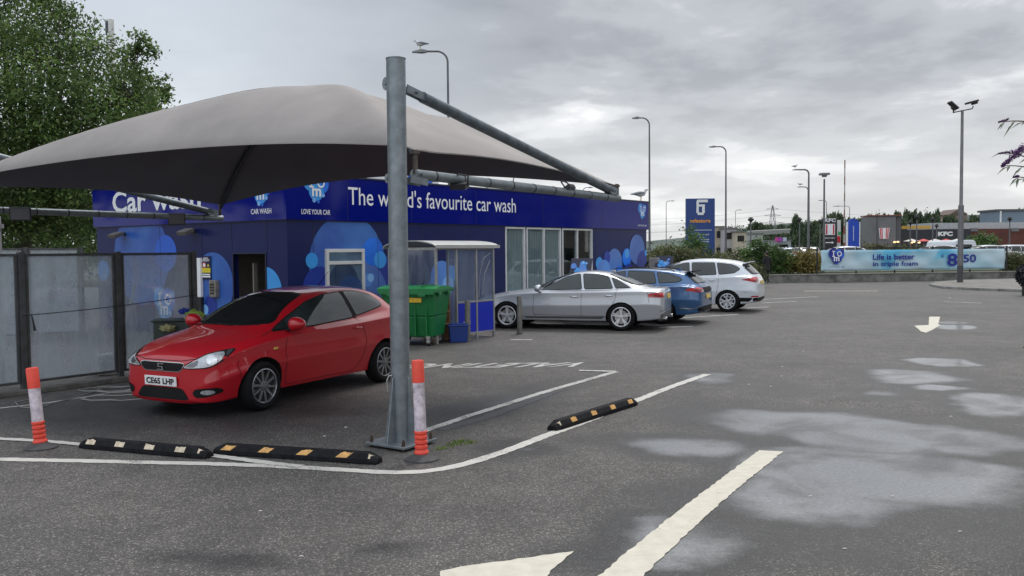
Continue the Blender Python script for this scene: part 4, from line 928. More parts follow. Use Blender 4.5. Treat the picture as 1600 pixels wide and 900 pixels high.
# ------------------------------------------------------------------ cars
M_TYRE = pmat('tyre_rubber', (.010, .010, .011), .85, var=.25, scale=20, spec=.15)
M_RIMG = pmat('alloy_machined', (.30, .30, .32), .3, .8, var=.15, scale=30); M_RIMD = pmat('alloy_dark', (.03, .03, .035), .4, .5)
M_RIMS = pmat('alloy_silver', (.66, .67, .69), .34, .45, var=.1, scale=20)
M_BLK = pmat('body_black_plastic', (.010, .010, .011), .6, spec=.2)
M_ARCH = pmat('arch_liner', (.006, .006, .006), .9)
M_CHR = pmat('chrome', (.60, .61, .63), .16, 1.0, var=.05)
M_CGL = pmat('car_glass', (.010, .013, .014), .03, var=.3, coat=.3, spec=.6, croug=.02)
M_CGT = pmat('car_glass_grey', (.022, .030, .030), .04, var=.4, scale=1.6, coat=.2, spec=.5, croug=.02)
M_LENS = pmat('lamp_clear', (.42, .44, .47), .14, .2, var=.25, scale=18, coat=1)
M_LENSD = pmat('lamp_dark', (.09, .09, .10), .15, .3, coat=1); M_RED = pmat('lamp_red', (.50, .012, .018), .15, var=.3, scale=14, coat=1); M_RED2 = pmat('lamp_dark_red', (.16, .006, .012), .15, coat=1)  # the dark grey serves the indicator bowl and lamp end
M_PLY = pmat('plate_yellow', (.68, .47, .10), .5, var=.1); M_PLW = pmat('plate_white', (.78, .78, .78), .45, var=.05); M_INK = pmat('plate_ink', (.01, .01, .01), .5)
def paint_mat(name, col, metal=0.0, rough=.35, spec=.3):
    return pmat(name, col, rough, metal, var=.03, scale=1.5, coat=1.0, spec=spec, croug=.035)
def ring(s):
    x, zb, wl, wm, zm, ws, zs, wg, zg, wr, zrs, zr = s
    h = [(0, zb), (wl * .6, zb), (wl, zb + .035), (wm * .5 + wl * .5 - .004, (zb + zm) * .5 + .0), (wm, zm), ((wm + ws) / 2 - .014, (zm + zs) / 2 + .02), (ws, zs), (wg, zg), ((wg + wr) / 2 + .012, (zg + zrs) / 2), (wr, zrs), (wr * .62, zrs + (zr - zrs) * .72), (0, zr)]
    full = h + [(-y, z) for y, z in h[-2:0:-1]]
    return [Vector((x, y, z)) for y, z in full]
CR = {}
def make_body(st, arches, paint, name, r_arch, halfw, extra_cut=None, crease=((6, .9), (7, .8), (4, .75), (2, .6), (9, .25))):
    bm = bmesh.new(); rings = []
    for s in st: rings.append([bm.verts.new(p) for p in ring(s)])
    n = len(rings[0])
    cl = bm.edges.layers.float.new('crease_edge')
    for a, b in zip(rings[:-1], rings[1:]):
        for j in range(n):
            bm.faces.new((a[j], a[(j + 1) % n], b[(j + 1) % n], b[j]))
    for rg, rev in ((rings[0], True), (rings[-1], False)):
        # cap as strips between left and right
        h = n // 2
        for j in range(h):
            q = [rg[j], rg[j + 1], rg[(n - j - 1) % n], rg[(n - j) % n]]; q2 = []
            for v in q:
                if v not in q2: q2.append(v)
            if len(q2) > 2: bm.faces.new(q2[::-1] if rev else q2)
    for a, b in zip(rings[:-1], rings[1:]):
        for j, c in crease:
            for k in (j, n - j):
                e = bm.edges.get((a[k % n], b[k % n]))
                if e: e[cl] = c
    bmesh.ops.recalc_face_normals(bm, faces=bm.faces)
    me = bpy.data.meshes.new('tmp'); bm.to_mesh(me); bm.free()
    o = bpy.data.objects.new('tmp', me); COL.objects.link(o)
    sb = o.modifiers.new('s', 'SUBSURF'); sb.levels = 3; sb.render_levels = 3
    dg = bpy.context.evaluated_depsgraph_get(); bpy.context.view_layer.update()
    m1 = bpy.data.meshes.new_from_object(o.evaluated_get(dg)); 
    bvh = BVHTree.FromPolygons([v.co.copy() for v in m1.vertices], [list(p.vertices) for p in m1.polygons])
    o.modifiers.clear(); o.data = m1
    cut = MB()
    for (ax, rr) in arches:
        for s_ in (-1, 1):
            y0, y1 = s_ * (halfw - .30), s_ * (halfw + .2)
            prof = [(rr * math.sin(t), .305 + rr * math.cos(t)) for t in [math.pi * 2 * k / 40 for k in range(40)]]
            cut.prism([(ax + px_, y0, pz_ + (r_arch - .305) * 0) for px_, pz_ in prof], (0, y1 - y0, 0), 1)
    if extra_cut: extra_cut(cut)
    m1.materials.clear(); m1.materials.append(paint); m1.materials.append(M_ARCH)
    co = cut.build('cut', [paint, M_ARCH])
    bo = o.modifiers.new('b', 'BOOLEAN'); bo.operation = 'DIFFERENCE'; bo.object = co; bo.solver = 'EXACT'; bo.use_self = True
    bpy.context.view_layer.update(); dg = bpy.context.evaluated_depsgraph_get()
    m2 = bpy.data.meshes.new_from_object(o.evaluated_get(dg)); m2.name = name
    bpy.data.objects.remove(o); bpy.data.objects.remove(co)
    m2.polygons.foreach_set('use_smooth', [True] * len(m2.polygons)); m2.set_sharp_from_angle(angle=R(38))
    return m2, bvh
DIRS = {'left': (Vector((0, -1, 0)), Vector((1, 0, 0))), 'right': (Vector((0, 1, 0)), Vector((1, 0, 0))), 'front': (Vector((-1, 0, 0)), Vector((0, 1, 0))), 'rear': (Vector((1, 0, 0)), Vector((0, 1, 0)))}
class Proj:
    """drapes flat outlines over a car body seen from a side, the front, the rear or a corner"""
    def __init__(s, bvh): s.b = bvh
    def dirs(s, view):
        if isinstance(view, str): return DIRS[view]
        th = R(view)            # azimuth of the viewpoint around the car, 0 = ahead, 90 = left side
        return Vector((-math.cos(th), -math.sin(th), 0)), Vector((-math.sin(th), math.cos(th), 0))
    def cast(s, view, a, z):
        d, e = s.dirs(view)
        o = e * a + Vector((0, 0, z)) - d * 6
        h, n, i, _ = s.b.ray_cast(o, d, 12)
        if h is None:
            h, n, i, _ = s.b.find_nearest(e * a + Vector((0, 0, z)) - d * 1.2)
        if n.dot(d) > 0: n = -n
        return h, n
    def patch(s, view, poly, off=.004, step=.05, m=0, mb=None):
        poly = [Vector(p) for p in poly]; pts = []; 
        for i, p in enumerate(poly):
            q = poly[(i + 1) % len(poly)]; k = max(1, int((q - p).length / step))
            pts += [p.lerp(q, j / k) for j in range(k)]
        nb = len(pts)
        x0 = min(p.x for p in poly); x1 = max(p.x for p in poly); y0 = min(p.y for p in poly); y1 = max(p.y for p in poly)
        def inside(x, y):
            c = False
            for i in range(nb):
                a, b = pts[i], pts[(i + 1) % nb]
                if (a.y > y) != (b.y > y) and x < (b.x - a.x) * (y - a.y) / (b.y - a.y) + a.x: c = not c
            return c
        gx = int((x1 - x0) / step) + 1; gy = int((y1 - y0) / step) + 1
        for i in range(1, gx):
            for j in range(1, gy):
                x, y = x0 + (x1 - x0) * i / gx, y0 + (y1 - y0) * j / gy
                if inside(x, y) and min((Vector((x, y)) - p).length for p in pts) > step * .4: pts.append(Vector((x, y)))
        vs, es, fs, *_ = geometry.delaunay_2d_cdt(pts, [(i, (i + 1) % nb) for i in range(nb)], [], 1, 1e-6)
        out = []
        for v in vs:
            h, n = s.cast(view, v.x, v.y); out.append(h + n * off)
        mb = mb or MB(); mb.add(out, [list(f) for f in fs], m); return mb
    def strip(s, view, pts, w, off=.0035, mb=None, m=0, closed=False):
        pts = [Vector(p) for p in pts]
        if closed: pts.append(pts[0])
        fine = []
        for a, b in zip(pts[:-1], pts[1:]):
            k = max(1, int((b - a).length / .05)); fine += [a.lerp(b, i / k) for i in range(k)]
        fine.append(pts[-1]); hp = [s.cast(view, p.x, p.y) for p in fine]; vs = []
        for i, (h, n) in enumerate(hp):
            t = (hp[min(i + 1, len(hp) - 1)][0] - hp[max(i - 1, 0)][0]); t = t.normalized() if t.length > 1e-6 else Vector((1, 0, 0))
            q = n.cross(t).normalized() * w / 2; vs += [h + n * off + q, h + n * off - q]
        mb = mb or MB(); mb.add(vs, [(2 * i, 2 * i + 1, 2 * i + 3, 2 * i + 2) for i in range(len(fine) - 1)], m); return mb
def smooth_poly(pts, it=2):
    """round the corners of an outline a little"""
    pts = [Vector(p) for p in pts]
    for k in range(it):
        out = []
        for i, p in enumerate(pts):
            q = pts[(i + 1) % len(pts)]; L_ = (q - p).length; c = min(.25, (.035 if k == 0 else .3) / max(L_, 1e-6)) if k == 0 else .25
            c = min(.3, .03 / max(L_, 1e-6)) if k == 0 else (.25 if L_ < .06 else min(.25, .012 / L_))
            out += [p.lerp(q, c), p.lerp(q, 1 - c)]
        pts = out
    return [tuple(p) for p in pts]
def inset(poly, d):
    c = sum((Vector(p) for p in poly), Vector((0, 0))) / len(poly); out = []
    n = len(poly)
    area = sum(poly[i][0] * poly[(i + 1) % n][1] - poly[(i + 1) % n][0] * poly[i][1] for i in range(n)); sg = 1 if area > 0 else -1
    for i in range(n):
        a, b, c_ = Vector(poly[i - 1]), Vector(poly[i]), Vector(poly[(i + 1) % n])
        n1 = Vector((-(b - a).y, (b - a).x)).normalized() * sg; n2 = Vector((-(c_ - b).y, (c_ - b).x)).normalized() * sg
        v = (n1 + n2); k = max(.35, v.length_squared / 2); out.append(tuple(b + v / k * d * .5 * 1.0))
    return out
def wheel(car, x, y, r, style, side, w=.20, steer=0.0, rw=None):
    rr = rw or r * .70
    Mw = Matrix.Translation((x, y, r)) @ Matrix.Rotation(steer, 4, 'Z') @ Matrix.Rotation(0 if side > 0 else math.pi, 4, 'Z')
    def LB(): m = MB(); m.M = Mw; return m
    mb = LB(); h = w / 2
    prof = [(rr, -h + .01), (rr + .02, -h), (r - .045, -h - .004), (r - .012, -h + .018), (r, -h + .045), (r, h - .045), (r - .012, h - .018), (r - .045, h + .004), (rr + .02, h), (rr, h - .01), (rr, -h + .01)]
    mb.lathe(prof, 44, axis='Y')
    wo_ = mb.build('wheel', M_TYRE, car, local=True, smooth=35); PM[wo_] = Matrix.Identity(4)
    metal = {'multi': M_RIMG}.get(style, M_RIMS)
    mb = LB()
    mb.lathe([(rr, -h + .012), (rr + .003, h - .004), (rr - .010, h + .001), (rr - .018, h - .006), (rr - .025, h - .05), (rr - .03, -h + .02)], 44, axis='Y', m=0)
    mb.lathe([(rr - .028, h - .075), (0, h - .085)], 44, axis='Y', m=1)
    mb.lathe([(rr - .07, h - .062), (rr - .075, h - .055), (.06, h - .06), (0, h - .06)], 30, axis='Y', m=2)   # brake disc
    n = {'multi': 10, 'five': 5, 'y': 5, 'ten': 7}[style]
    def spoke(a, w0, w1, y0=h - .022, y1=h - .012, m=0, r0=.03, r1=None, skew=0.0):
        r1 = r1 or rr - .008; ca, sa = math.cos(a), math.sin(a); c2, s2 = math.cos(a + skew), math.sin(a + skew)
        p0 = Vector((r0 * sa, y0, r0 * ca)); p1 = Vector((r1 * s2, y1, r1 * c2)); t0 = Vector((ca, 0, -sa)); t1 = Vector((c2, 0, -s2)); dy = Vector((0, .028, 0))
        q = [p0 + t0 * w0 / 2, p0 - t0 * w0 / 2, p1 - t1 * w1 / 2, p1 + t1 * w1 / 2]
        mb.prism([v - dy for v in q], dy, m)
    if style == 'multi':
        for k in range(10): spoke(math.pi * 2 * k / 10 + .15, .030, .022 if k % 2 else .034, m=0); spoke(math.pi * 2 * (k + .5) / 10 + .15, .02, .018, y0=h - .03, y1=h - .03, m=1)
    elif style == 'five':
        for k in range(5):
            a = math.pi * 2 * k / 5
            spoke(a, .036, .03, skew=-.13); spoke(a, .036, .03, skew=.13)
    elif style == 'y':
        for k in range(5):
            a = math.pi * 2 * k / 5 + .3
            spoke(a, .05, .045, r1=rr * .5); spoke(a, .04, .05, r0=rr * .40, skew=-.30); spoke(a, .04, .05, r0=rr * .40, skew=.30)
    else:
        for k in range(7): spoke(math.pi * 2 * k / 7, .04, .05)
    mb.lathe([(.055, h - .05), (.052, h - .012), (.03, h - .008), (0, h - .008)], 24, axis='Y', m=0)
    for k in range(5):
        a = math.pi * 2 * (k + .5) / 5; mb.lathe([(.008, h - .02), (.008, h - .006), (0, h - .006)], 8, c=(.035 * math.sin(a), 0, .035 * math.cos(a)), axis='Y', m=1)
    mb.build('rim', [metal, M_RIMD, M_ALU], wo_, local=True, smooth=30)
def plate(car, pos, n, w, h, text, mat, par=None):
    n = Vector(n).normalized(); r = Vector((0, 0, 1)).cross(n).normalized(); u = n.cross(r); pos = Vector(pos)
    mb = MB(); mb.obox(pos, r * w / 2, u * h / 2, n * .006); o = mb.build('number_plate', mat, car, local=True, bevel=.003); PM[o] = Matrix.Identity(4)
    if text:
        t = text_mb(text, pos, r, u, w * .88, h * .66, bold=.035, off=.009, n=n); t.build('lettering', M_INK, o, local=True)
def mirror(car, x, y, z, side, mat, sc=1.0):
    bm = bmesh.new(); bmesh.ops.create_icosphere(bm, subdivisions=3, radius=1)
    for v in bm.verts:
        q = v.co
        xx = q.x * .10 + (.02 if q.x > 0 else 0) - .03 * abs(q.y) * (1 if q.x > 0 else 0); xx = max(-.055, xx)
        v.co = Vector((x + xx * sc, y + side * (.10 + q.y * .125) * sc, z + (q.z * .088 + .01) * sc * (1 - .15 * (q.y * side))))
    me = bpy.data.meshes.new('door_mirror'); bm.to_mesh(me); bm.free(); me.materials.append(mat); me.polygons.foreach_set('use_smooth', [True] * len(me.polygons))
    me.set_sharp_from_angle(angle=R(50)); o = link('door_mirror', me, car); PM[o] = Matrix.Identity(4)
    mb = MB(); mb.beam((x + .0, y - side * .06, z - .07), (x + .0, y + side * .07, z - .045), .07, .03); mb.build('mirror_arm', M_BLK, o, local=True, bevel=.008)
def handle(car, P_, a, z, view, mat, par=None, w=.17):
    h, n = P_.cast(view, a, z); t = Vector((1, 0, 0))
    mb = MB(); mb.tube([h + t * -w / 2 + n * .002, h - t * w * .38 + n * .026, h + t * w * .38 + n * .026, h + t * w / 2 + n * .002], [.010, .014, .014, .010], 8)
    mb.build('door_handle', mat, car, local=True, smooth=50)
def place_car(t, wb, c_front, c_rear, track_half):
    """put the car so that its left wheels touch the ground at two points"""
    d = (c_front - c_rear).normalized(); l = Vector((-d.y, d.x, 0)); c = (c_front + c_rear) / 2 - l * track_half
    t.location = (c.x, c.y, 0.0); t.rotation_euler = (0, 0, math.atan2(d.y, d.x)); PM[t] = Matrix.Translation(t.location) @ Matrix.Rotation(t.rotation_euler.z, 4, 'Z')
def build_car(name, label, spec, paint, cat='car', group=None):
    t = thing(name, label, cat, group=group); wb = spec['wb']; r = spec['r']
    me, bvh = make_body(spec['st'], [(wb / 2, r + .045), (-wb / 2, r + .045)], paint, 'body', r, spec['hw'])
    body = link('body', me, t); PM[body] = Matrix.Identity(4)
    P_ = Proj(bvh)
    def add(mb, nm, mat, par=None, **k):
        o = mb.build(nm, mat, par or t, local=True, **k); PM[o] = Matrix.Identity(4); return o
    for x in (wb / 2, -wb / 2):
        for s_ in (1, -1): wheel(t, x, s_ * (spec['hw'] - .105), r, spec['wheel'], s_, steer=spec.get('steer', 0) if x > 0 else 0)
    for view in ('left', 'right'):
        for k, poly in enumerate(spec['side_glass']):
            sp = smooth_poly(poly, 2)
            sf = add(P_.patch(view, sp, .003, .06), 'window_surround', spec.get('surround', M_BLK), smooth=40)
            add(P_.patch(view, inset(sp, .026), .0075, .06), 'pane', spec.get('glass', M_CGL), sf, smooth=40)
    for view, key, nm in (('front', 'ws', 'windscreen'), ('rear', 'rw', 'rear_window')):
        sp = smooth_poly(spec[key], 2); sf = add(P_.patch(view, sp, .003, .06), nm, M_BLK, smooth=40)
        add(P_.patch(view, inset(sp, .03), .008, .06), 'pane', spec.get('glass_' + key, spec.get('glass', M_CGL)), sf, smooth=40)
    mb = MB()
    for ln in spec['gaps']:
        for view in ('left', 'right'): P_.strip(view, ln, .007, .003, mb)
    for view, ln in spec.get('gaps2', []): P_.strip(view, ln, .008, .003, mb)
    add(mb, 'panel_gap', M_ARCH)
    for (a, z) in spec['handles']:
        for view in ('left', 'right'): handle(t, P_, a, z, view, spec.get('hmat', paint))
    for s_ in (1, -1): mirror(t, *spec['mirror'], s_, paint, spec.get('msc', 1.0)) if False else mirror(t, spec['mirror'][0], s_ * spec['mirror'][1], spec['mirror'][2], s_, paint)
    return t, P_, add
def st_rows(rows): return [tuple(r) for r in rows]

# --- red three door hatchback ---------------------------------------
# x, zb, wlow, wmax, zmid, wsh, zsh, wg, zg, wr, zrs, zr
RED = dict(wb=2.47, r=.30, hw=.845, wheel='multi', steer=0.0, st=[
    (2.030, .215, .38, .44, .38, .42, .58, .34, .615, .22, .625, .630),
    (2.005, .165, .55, .61, .38, .60, .61, .48, .665, .30, .680, .690),
    (1.920, .15, .65, .715, .43, .70, .655, .57, .715, .34, .740, .752),
    (1.720, .155, .70, .785, .48, .765, .715, .64, .785, .38, .815, .828),
    (1.500, .18, .73, .828, .52, .800, .770, .68, .845, .42, .875, .888),
    (1.250, .18, .745, .845, .54, .818, .81, .70, .885, .45, .925, .938),
    (1.060, .18, .752, .850, .56, .826, .84, .71, .915, .49, .972, .985),
    (.700, .18, .755, .850, .57, .830, .870, .732, .930, .575, 1.135, 1.170),
    (.280, .18, .755, .850, .58, .834, .890, .742, .942, .560, 1.300, 1.345),
    (-.100, .18, .755, .850, .58, .836, .900, .744, .950, .550, 1.368, 1.415),
    (-.400, .18, .755, .850, .59, .838, .908, .745, .960, .545, 1.385, 1.435),
    (-.800, .18, .755, .850, .60, .840, .920, .740, .985, .535, 1.385, 1.435),
    (-1.200, .18, .755, .852, .61, .842, .940, .730, 1.025, .520, 1.350, 1.402),
    (-1.480, .19, .75, .850, .62, .840, .955, .715, 1.045, .505, 1.285, 1.335),
    (-1.700, .21, .735, .838, .62, .822, .950, .690, 1.030, .485, 1.180, 1.225),
    (-1.870, .24, .71, .805, .60, .780, .910, .640, .980, .440, 1.030, 1.055),
    (-1.950, .27, .64, .720, .56, .690, .800, .560, .850, .380, .875, .885),
    (-1.985, .32, .50, .600, .52, .570, .680, .460, .720, .300, .735, .740)],
    side_glass=[[(.98, .925), (.60, 1.10), (.20, 1.262), (-.15, 1.335), (-.545, 1.360), (-.625, .985), (.20, .940)],
                [(-.600, 1.362), (-.920, 1.350), (-1.20, 1.295), (-1.40, 1.175), (-1.38, 1.105), (-.685, 1.000)]],
    ws=[(-.62, 1.015), (-.30, .995), (.30, .995), (.62, 1.015), (.46, 1.345), (.25, 1.372), (-.25, 1.372), (-.46, 1.345)],
    rw=[(-.56, 1.07), (.56, 1.07), (.47, 1.30), (-.47, 1.30)],
    gaps=[[(.80, .90), (.86, .70), (.84, .36), (.80, .26), (-.55, .26), (-.72, .42), (-.78, .70), (-.70, .90), (-.64, .985)], [(1.16, .885), (.98, .93)], [(1.60, .66), (1.62, .60), (1.565, .40)]],
    gaps2=[('front', [(-.55, .70), (-.30, .665), (.30, .665), (.55, .70)])],
    handles=[(-.58, .855)], mirror=(.72, .80, 1.0), glass=M_CGL, hmat=None)
M_CGR = pmat('red_car_glass', (.030, .042, .046), .03, var=.6, scale=1.8, coat=.55, spec=.7, croug=.02)
M_PRED = paint_mat('red_paint', (.43, .005, .014), rough=.4); RED['hmat'] = M_PRED
RED['glass_ws'] = M_CGL; RED['glass'] = M_CGR
red, P_, add = build_car('red_hatchback', 'red three door hatchback under the canopy, its bonnet toward the camera', RED, M_PRED)
def both(fn):
    for s_ in (1, -1): fn(s_)
def mir(poly, s_): return [(x * s_, y) for x, y in poly] if s_ == 1 else [(-x, y) for x, y in poly][::-1]
# headlamps draped over the front corners (seen from 45 degrees)
def lamp(s_):
    v = 42 * s_
    hp = smooth_poly(mir([(-1.13, .590), (-1.05, .575), (-.80, .592), (-.66, .655), (-.50, .790), (-.62, .785), (-.82, .750), (-.98, .680)], s_), 1)
    o = add(P_.patch(v, hp, .003, .04), 'headlight', M_BLK, smooth=40)
    lp = smooth_poly(mir([(-1.10, .594), (-1.05, .587), (-.81, .604), (-.69, .655), (-.62, .755), (-.70, .760), (-.83, .733), (-.97, .668)], s_), 1)
    add(P_.patch(v, lp, .008, .035), 'lens', M_LENS, o, smooth=40)
    add(P_.patch(v, smooth_poly(mir([(-1.08, .600), (-1.04, .596), (-.94, .604), (-.91, .68), (-.97, .660)], s_), 1), .011, .03), 'indicator_bowl', M_LENSD, o, smooth=40)
    c = mir([(-.775, .678)], s_)[0]
    add(P_.patch(v, [(c[0] + .06 * math.cos(a), c[1] + .05 * math.sin(a)) for a in [k * math.pi / 8 for k in range(16)]], .012, .03), 'reflector_bowl', M_CHR, o, smooth=40)
    add(P_.patch(v, smooth_poly(mir([(-.62, .705), (-.58, .735), (-.54, .775), (-.60, .775), (-.62, .755)], s_), 1), .0125, .03), 'lamp_end', M_LENSD, o, smooth=40)
both(lamp)
gp = [(-.30, .535), (.30, .535), (.37, .625), (.33, .648), (-.33, .648), (-.37, .625)]
o = add(P_.patch('front', smooth_poly(gp, 1), .004, .04), 'grille', M_CHR, smooth=40)
add(P_.patch('front', smooth_poly(inset(gp, .018), 1), .008, .04), 'mesh', M_BLK, o, smooth=40)
# S-shaped badge made of slanted bars
hb, nb = P_.cast('front', 0, .592); mb = MB()
for (y0, y1, z0, z1) in ((-.045, .055, .028, .040), (-.055, .045, -.040, -.028), (-.040, .040, -.006, .006)):
    mb.prism([hb + Vector((.016, y0, z0)), hb + Vector((.016, y1, z0)), hb + Vector((.016, y1, z1)), hb + Vector((.016, y0, z1))], (.008, 0, 0))
mb.prism([hb + Vector((.016, -.050, .034)), hb + Vector((.016, -.028, .034)), hb + Vector((.016, -.020, .0)), hb + Vector((.016, -.042, .0))], (.007, 0, 0))
mb.prism([hb + Vector((.016, .050, -.034)), hb + Vector((.016, .028, -.034)), hb + Vector((.016, .020, .0)), hb + Vector((.016, .042, .0))], (.007, 0, 0))
add(mb, 'badge', M_CHR, o)
add(P_.patch('front', smooth_poly([(-.36, .215), (.36, .215), (.43, .225), (.33, .352), (-.33, .352), (-.43, .225)], 1), .005, .04), 'lower_grille', M_BLK, smooth=40)
def fog(s_):
    v = 30 * s_; pl = mir([(-.57, .25), (-.42, .26), (-.25, .31), (-.30, .365), (-.50, .362), (-.60, .335)], s_)
    pl = [(x, z) for x, z in pl]
    o = add(P_.patch(v, smooth_poly([(x + (-.0) , z) for x, z in pl], 1), .005, .035), 'fog_light_recess', M_BLK, smooth=40)
    c = mir([(-.42, .315)], s_)[0]
    add(P_.patch(v, [(c[0] + .075 * math.cos(a), c[1] + .028 * math.sin(a)) for a in [k * math.pi / 8 for k in range(16)]], .009, .03), 'fog_light', M_LENS, o, smooth=40)
both(fog)
hb, nb = P_.cast('front', 0, .425); plate(red, hb + Vector((.022, 0, 0)), (1, 0, -.05), .52, .112, 'CE65 LHP', M_PLW)
add(P_.strip('front', [(-.50, .19), (0, .185), (.50, .19)], .02, .006), 'chin_strip', M_PRED)
def side_bits(s_):
    v = 'left' if s_ > 0 else 'right'
    h, n = P_.cast(v, 1.03, .735)
    mb = MB(); mb.obox(h + n * .006, (.035, 0, 0), (0, .006, 0), (0, 0, .012)); add(mb, 'side_repeater', M_PLY, bevel=.003)
    add(P_.strip(v, [(.70, .94), (.69, 1.05)], .02, .0085), 'quarter_bar', M_BLK)
    add(P_.patch(v, [(-.545, 1.36), (-.605, 1.36), (-.685, .985), (-.615, .985)], .005, .05), 'pillar_cover', M_BLK, smooth=40)
both(side_bits)
mb = MB(); mb.tube([Vector((.98, .52, 1.0)), Vector((1.07, .1, 1.0)), Vector((1.04, -.2, 1.01))], .008, 6); mb.tube([Vector((1.02, -.05, 1.015)), Vector((1.06, -.5, .99))], .008, 6); add(mb, 'wiper', M_BLK)
mb = MB(); mb.tube([Vector((-.75, 0, 1.42)), Vector((-.80, 0, 1.45)), Vector((-1.0, 0, 1.62))], [.012, .006, .003], 6); add(mb, 'aerial', M_BLK)
def rl(s_): add(P_.patch(-155 * -s_ if False else 150 * s_, smooth_poly([(.30 * 1 - .0, .74), (.62, .74), (.66, .90), (.34, .88)] if s_ > 0 else [(-.62, .74), (-.30, .74), (-.34, .88), (-.66, .90)], 1), .005, .04), 'tail_light', M_RED, smooth=40)
both(rl)
cF, cR_ = G(410, 641), G(598, 597)
place_car(red, 2.47, cF, cR_, .78)

# --- silver saloon ----------------------------------------------------
SIL = dict(wb=2.81, r=.33, hw=.91, wheel='five', st=[
    (2.300, .30, .42, .48, .42, .46, .62, .36, .655, .22, .665, .67),
    (2.270, .24, .60, .66, .42, .64, .655, .50, .70, .32, .715, .72),
    (2.150, .20, .72, .80, .46, .775, .70, .60, .745, .36, .765, .775),
    (1.850, .19, .79, .885, .50, .855, .765, .68, .81, .42, .84, .85),
    (1.450, .19, .81, .905, .54, .880, .825, .72, .865, .46, .90, .915),
    (1.000, .19, .82, .912, .56, .888, .865, .74, .905, .50, .945, .960),
    (.780, .19, .82, .912, .57, .890, .88, .75, .92, .52, .985, 1.00),
    (.400, .19, .82, .912, .58, .892, .89, .77, .93, .60, 1.15, 1.185),
    (-.050, .19, .82, .912, .58, .893, .90, .775, .94, .585, 1.325, 1.37),
    (-.500, .19, .82, .912, .59, .893, .905, .775, .95, .575, 1.38, 1.428),
    (-.950, .19, .82, .912, .60, .893, .915, .77, .96, .56, 1.345, 1.395),
    (-1.400, .19, .82, .912, .61, .890, .925, .755, .975, .55, 1.19, 1.245),
    (-1.800, .20, .81, .900, .62, .878, .935, .72, .99, .56, 1.04, 1.065),
    (-2.000, .22, .79, .880, .63, .860, .935, .70, .985, .54, 1.005, 1.015),
    (-2.250, .25, .74, .835, .62, .815, .93, .66, .985, .50, 1.00, 1.005),
    (-2.350, .27, .68, .775, .58, .755, .88, .60, .955, .46, .98, .985),
    (-2.395, .32, .56, .66, .52, .64, .78, .52, .84, .40, .86, .865)],
    side_glass=[[(.62, .945), (-.02, 1.270), (-.30, 1.335), (-.375, 1.340), (-.45, .965), (.55, .935)],
                [(-.43, 1.342), (-.85, 1.322), (-1.06, 1.275), (-1.20, .985), (-.50, .965)],
                [(-1.115, 1.262), (-1.26, 1.205), (-1.62, 1.005), (-1.25, .985)]],
    ws=[(-.70, .99), (.70, .99), (.545, 1.34), (.25, 1.37), (-.25, 1.37), (-.545, 1.34)], rw=[(-.60, 1.06), (.60, 1.06), (.53, 1.25), (.45, 1.325), (-.45, 1.325), (-.53, 1.25)],
    gaps=[[(.72, .90), (.74, .40), (.68, .30), (-.44, .30), (-.46, .92)], [(-.46, .30), (-1.02, .30), (-1.12, .50), (-1.26, .72), (-1.30, .97)], [(.74, .36), (-1.02, .34)], [(-2.02, .92), (-2.06, .66)]],
    handles=[(-.28, .80), (-1.12, .825)], mirror=(.58, .87, .985), glass=M_CGT, surround=M_BLK)
M_PSIL = paint_mat('silver_paint', (.50, .52, .55), .45, .34); SIL['hmat'] = M_CHR
sil, P_, add = build_car('silver_saloon', 'silver four door saloon parked nose to the blue wall, nearest the shelter', SIL, M_PSIL)
M_DRK = pmat('sill_grey', (.13, .135, .14), .4, .3, var=.05)
both(lambda s_: add(P_.patch('left' if s_ > 0 else 'right', [(.98, .22), (-.98, .22), (-1.00, .335), (1.00, .315)], .004, .08), 'sill', M_DRK, smooth=40))
def tl(s_, outl, inn, v=148, nm='tail_light'):
    o = add(P_.patch(v * s_, smooth_poly(mir(outl, s_), 1), .005, .035), nm, M_RED, smooth=40)
    add(P_.patch(v * s_, smooth_poly(mir(inn, s_), 1), .009, .03), 'lamp_segment', M_RED2, o, smooth=40); return o
both(lambda s_: tl(s_, [(.02 + .62, .0 + .83), (.40, .80), (.16, .80), (.10, .90), (.35, .925), (.56, .915)][::-1] if False else [(.34, .795), (.52, .785), (.74, .80), (.76, .885), (.60, .915), (.36, .88)], [(.40, .815), (.56, .805), (.57, .84), (.41, .85)]))
hb, nb = P_.cast('rear', 0, .80); plate(sil, hb + nb * .01, (-1, 0, .12), .50, .115, '', M_PLY)
add(P_.strip('rear', [(-.32, .885), (.32, .885)], .022, .012), 'chrome_strip', M_CHR)
add(P_.patch('rear', smooth_poly([(-.70, .285), (.70, .285), (.74, .40), (.5, .44), (-.5, .44), (-.74, .40)], 1), .006, .05), 'diffuser', M_DRK, smooth=40)
add(P_.strip('rear', [(-.76, .47), (-.4, .50), (.4, .50), (.76, .47)], .014, .008), 'bumper_strip', M_CHR)
both(lambda s_: (lambda m_: (m_.tube([Vector((-2.22, s_ * .50, .29)), Vector((-2.42, s_ * .50, .285))], .04, 14), add(m_, 'exhaust_pipe', M_CHR, smooth=40)))(MB()))
both(lambda s_: add(P_.patch(38 * s_, smooth_poly(mir([(-1.10, .64), (-.85, .63), (-.62, .68), (-.50, .77), (-.75, .755), (-1.02, .71)], s_), 1), .005, .04), 'headlight', M_LENS, smooth=40))
add(P_.strip('left', [(.66, .935), (.0, .93), (-1.2, .965), (-1.62, .995)], .012, .010), 'waist_trim', M_CHR)
mb = MB(); mb.prism([(-.95, -.012, 1.39), (-1.12, -.012, 1.37), (-1.10, -.012, 1.42)], (0, .024, 0)); add(mb, 'roof_fin', M_PSIL)
rear = G(971, 517); al = R(24)
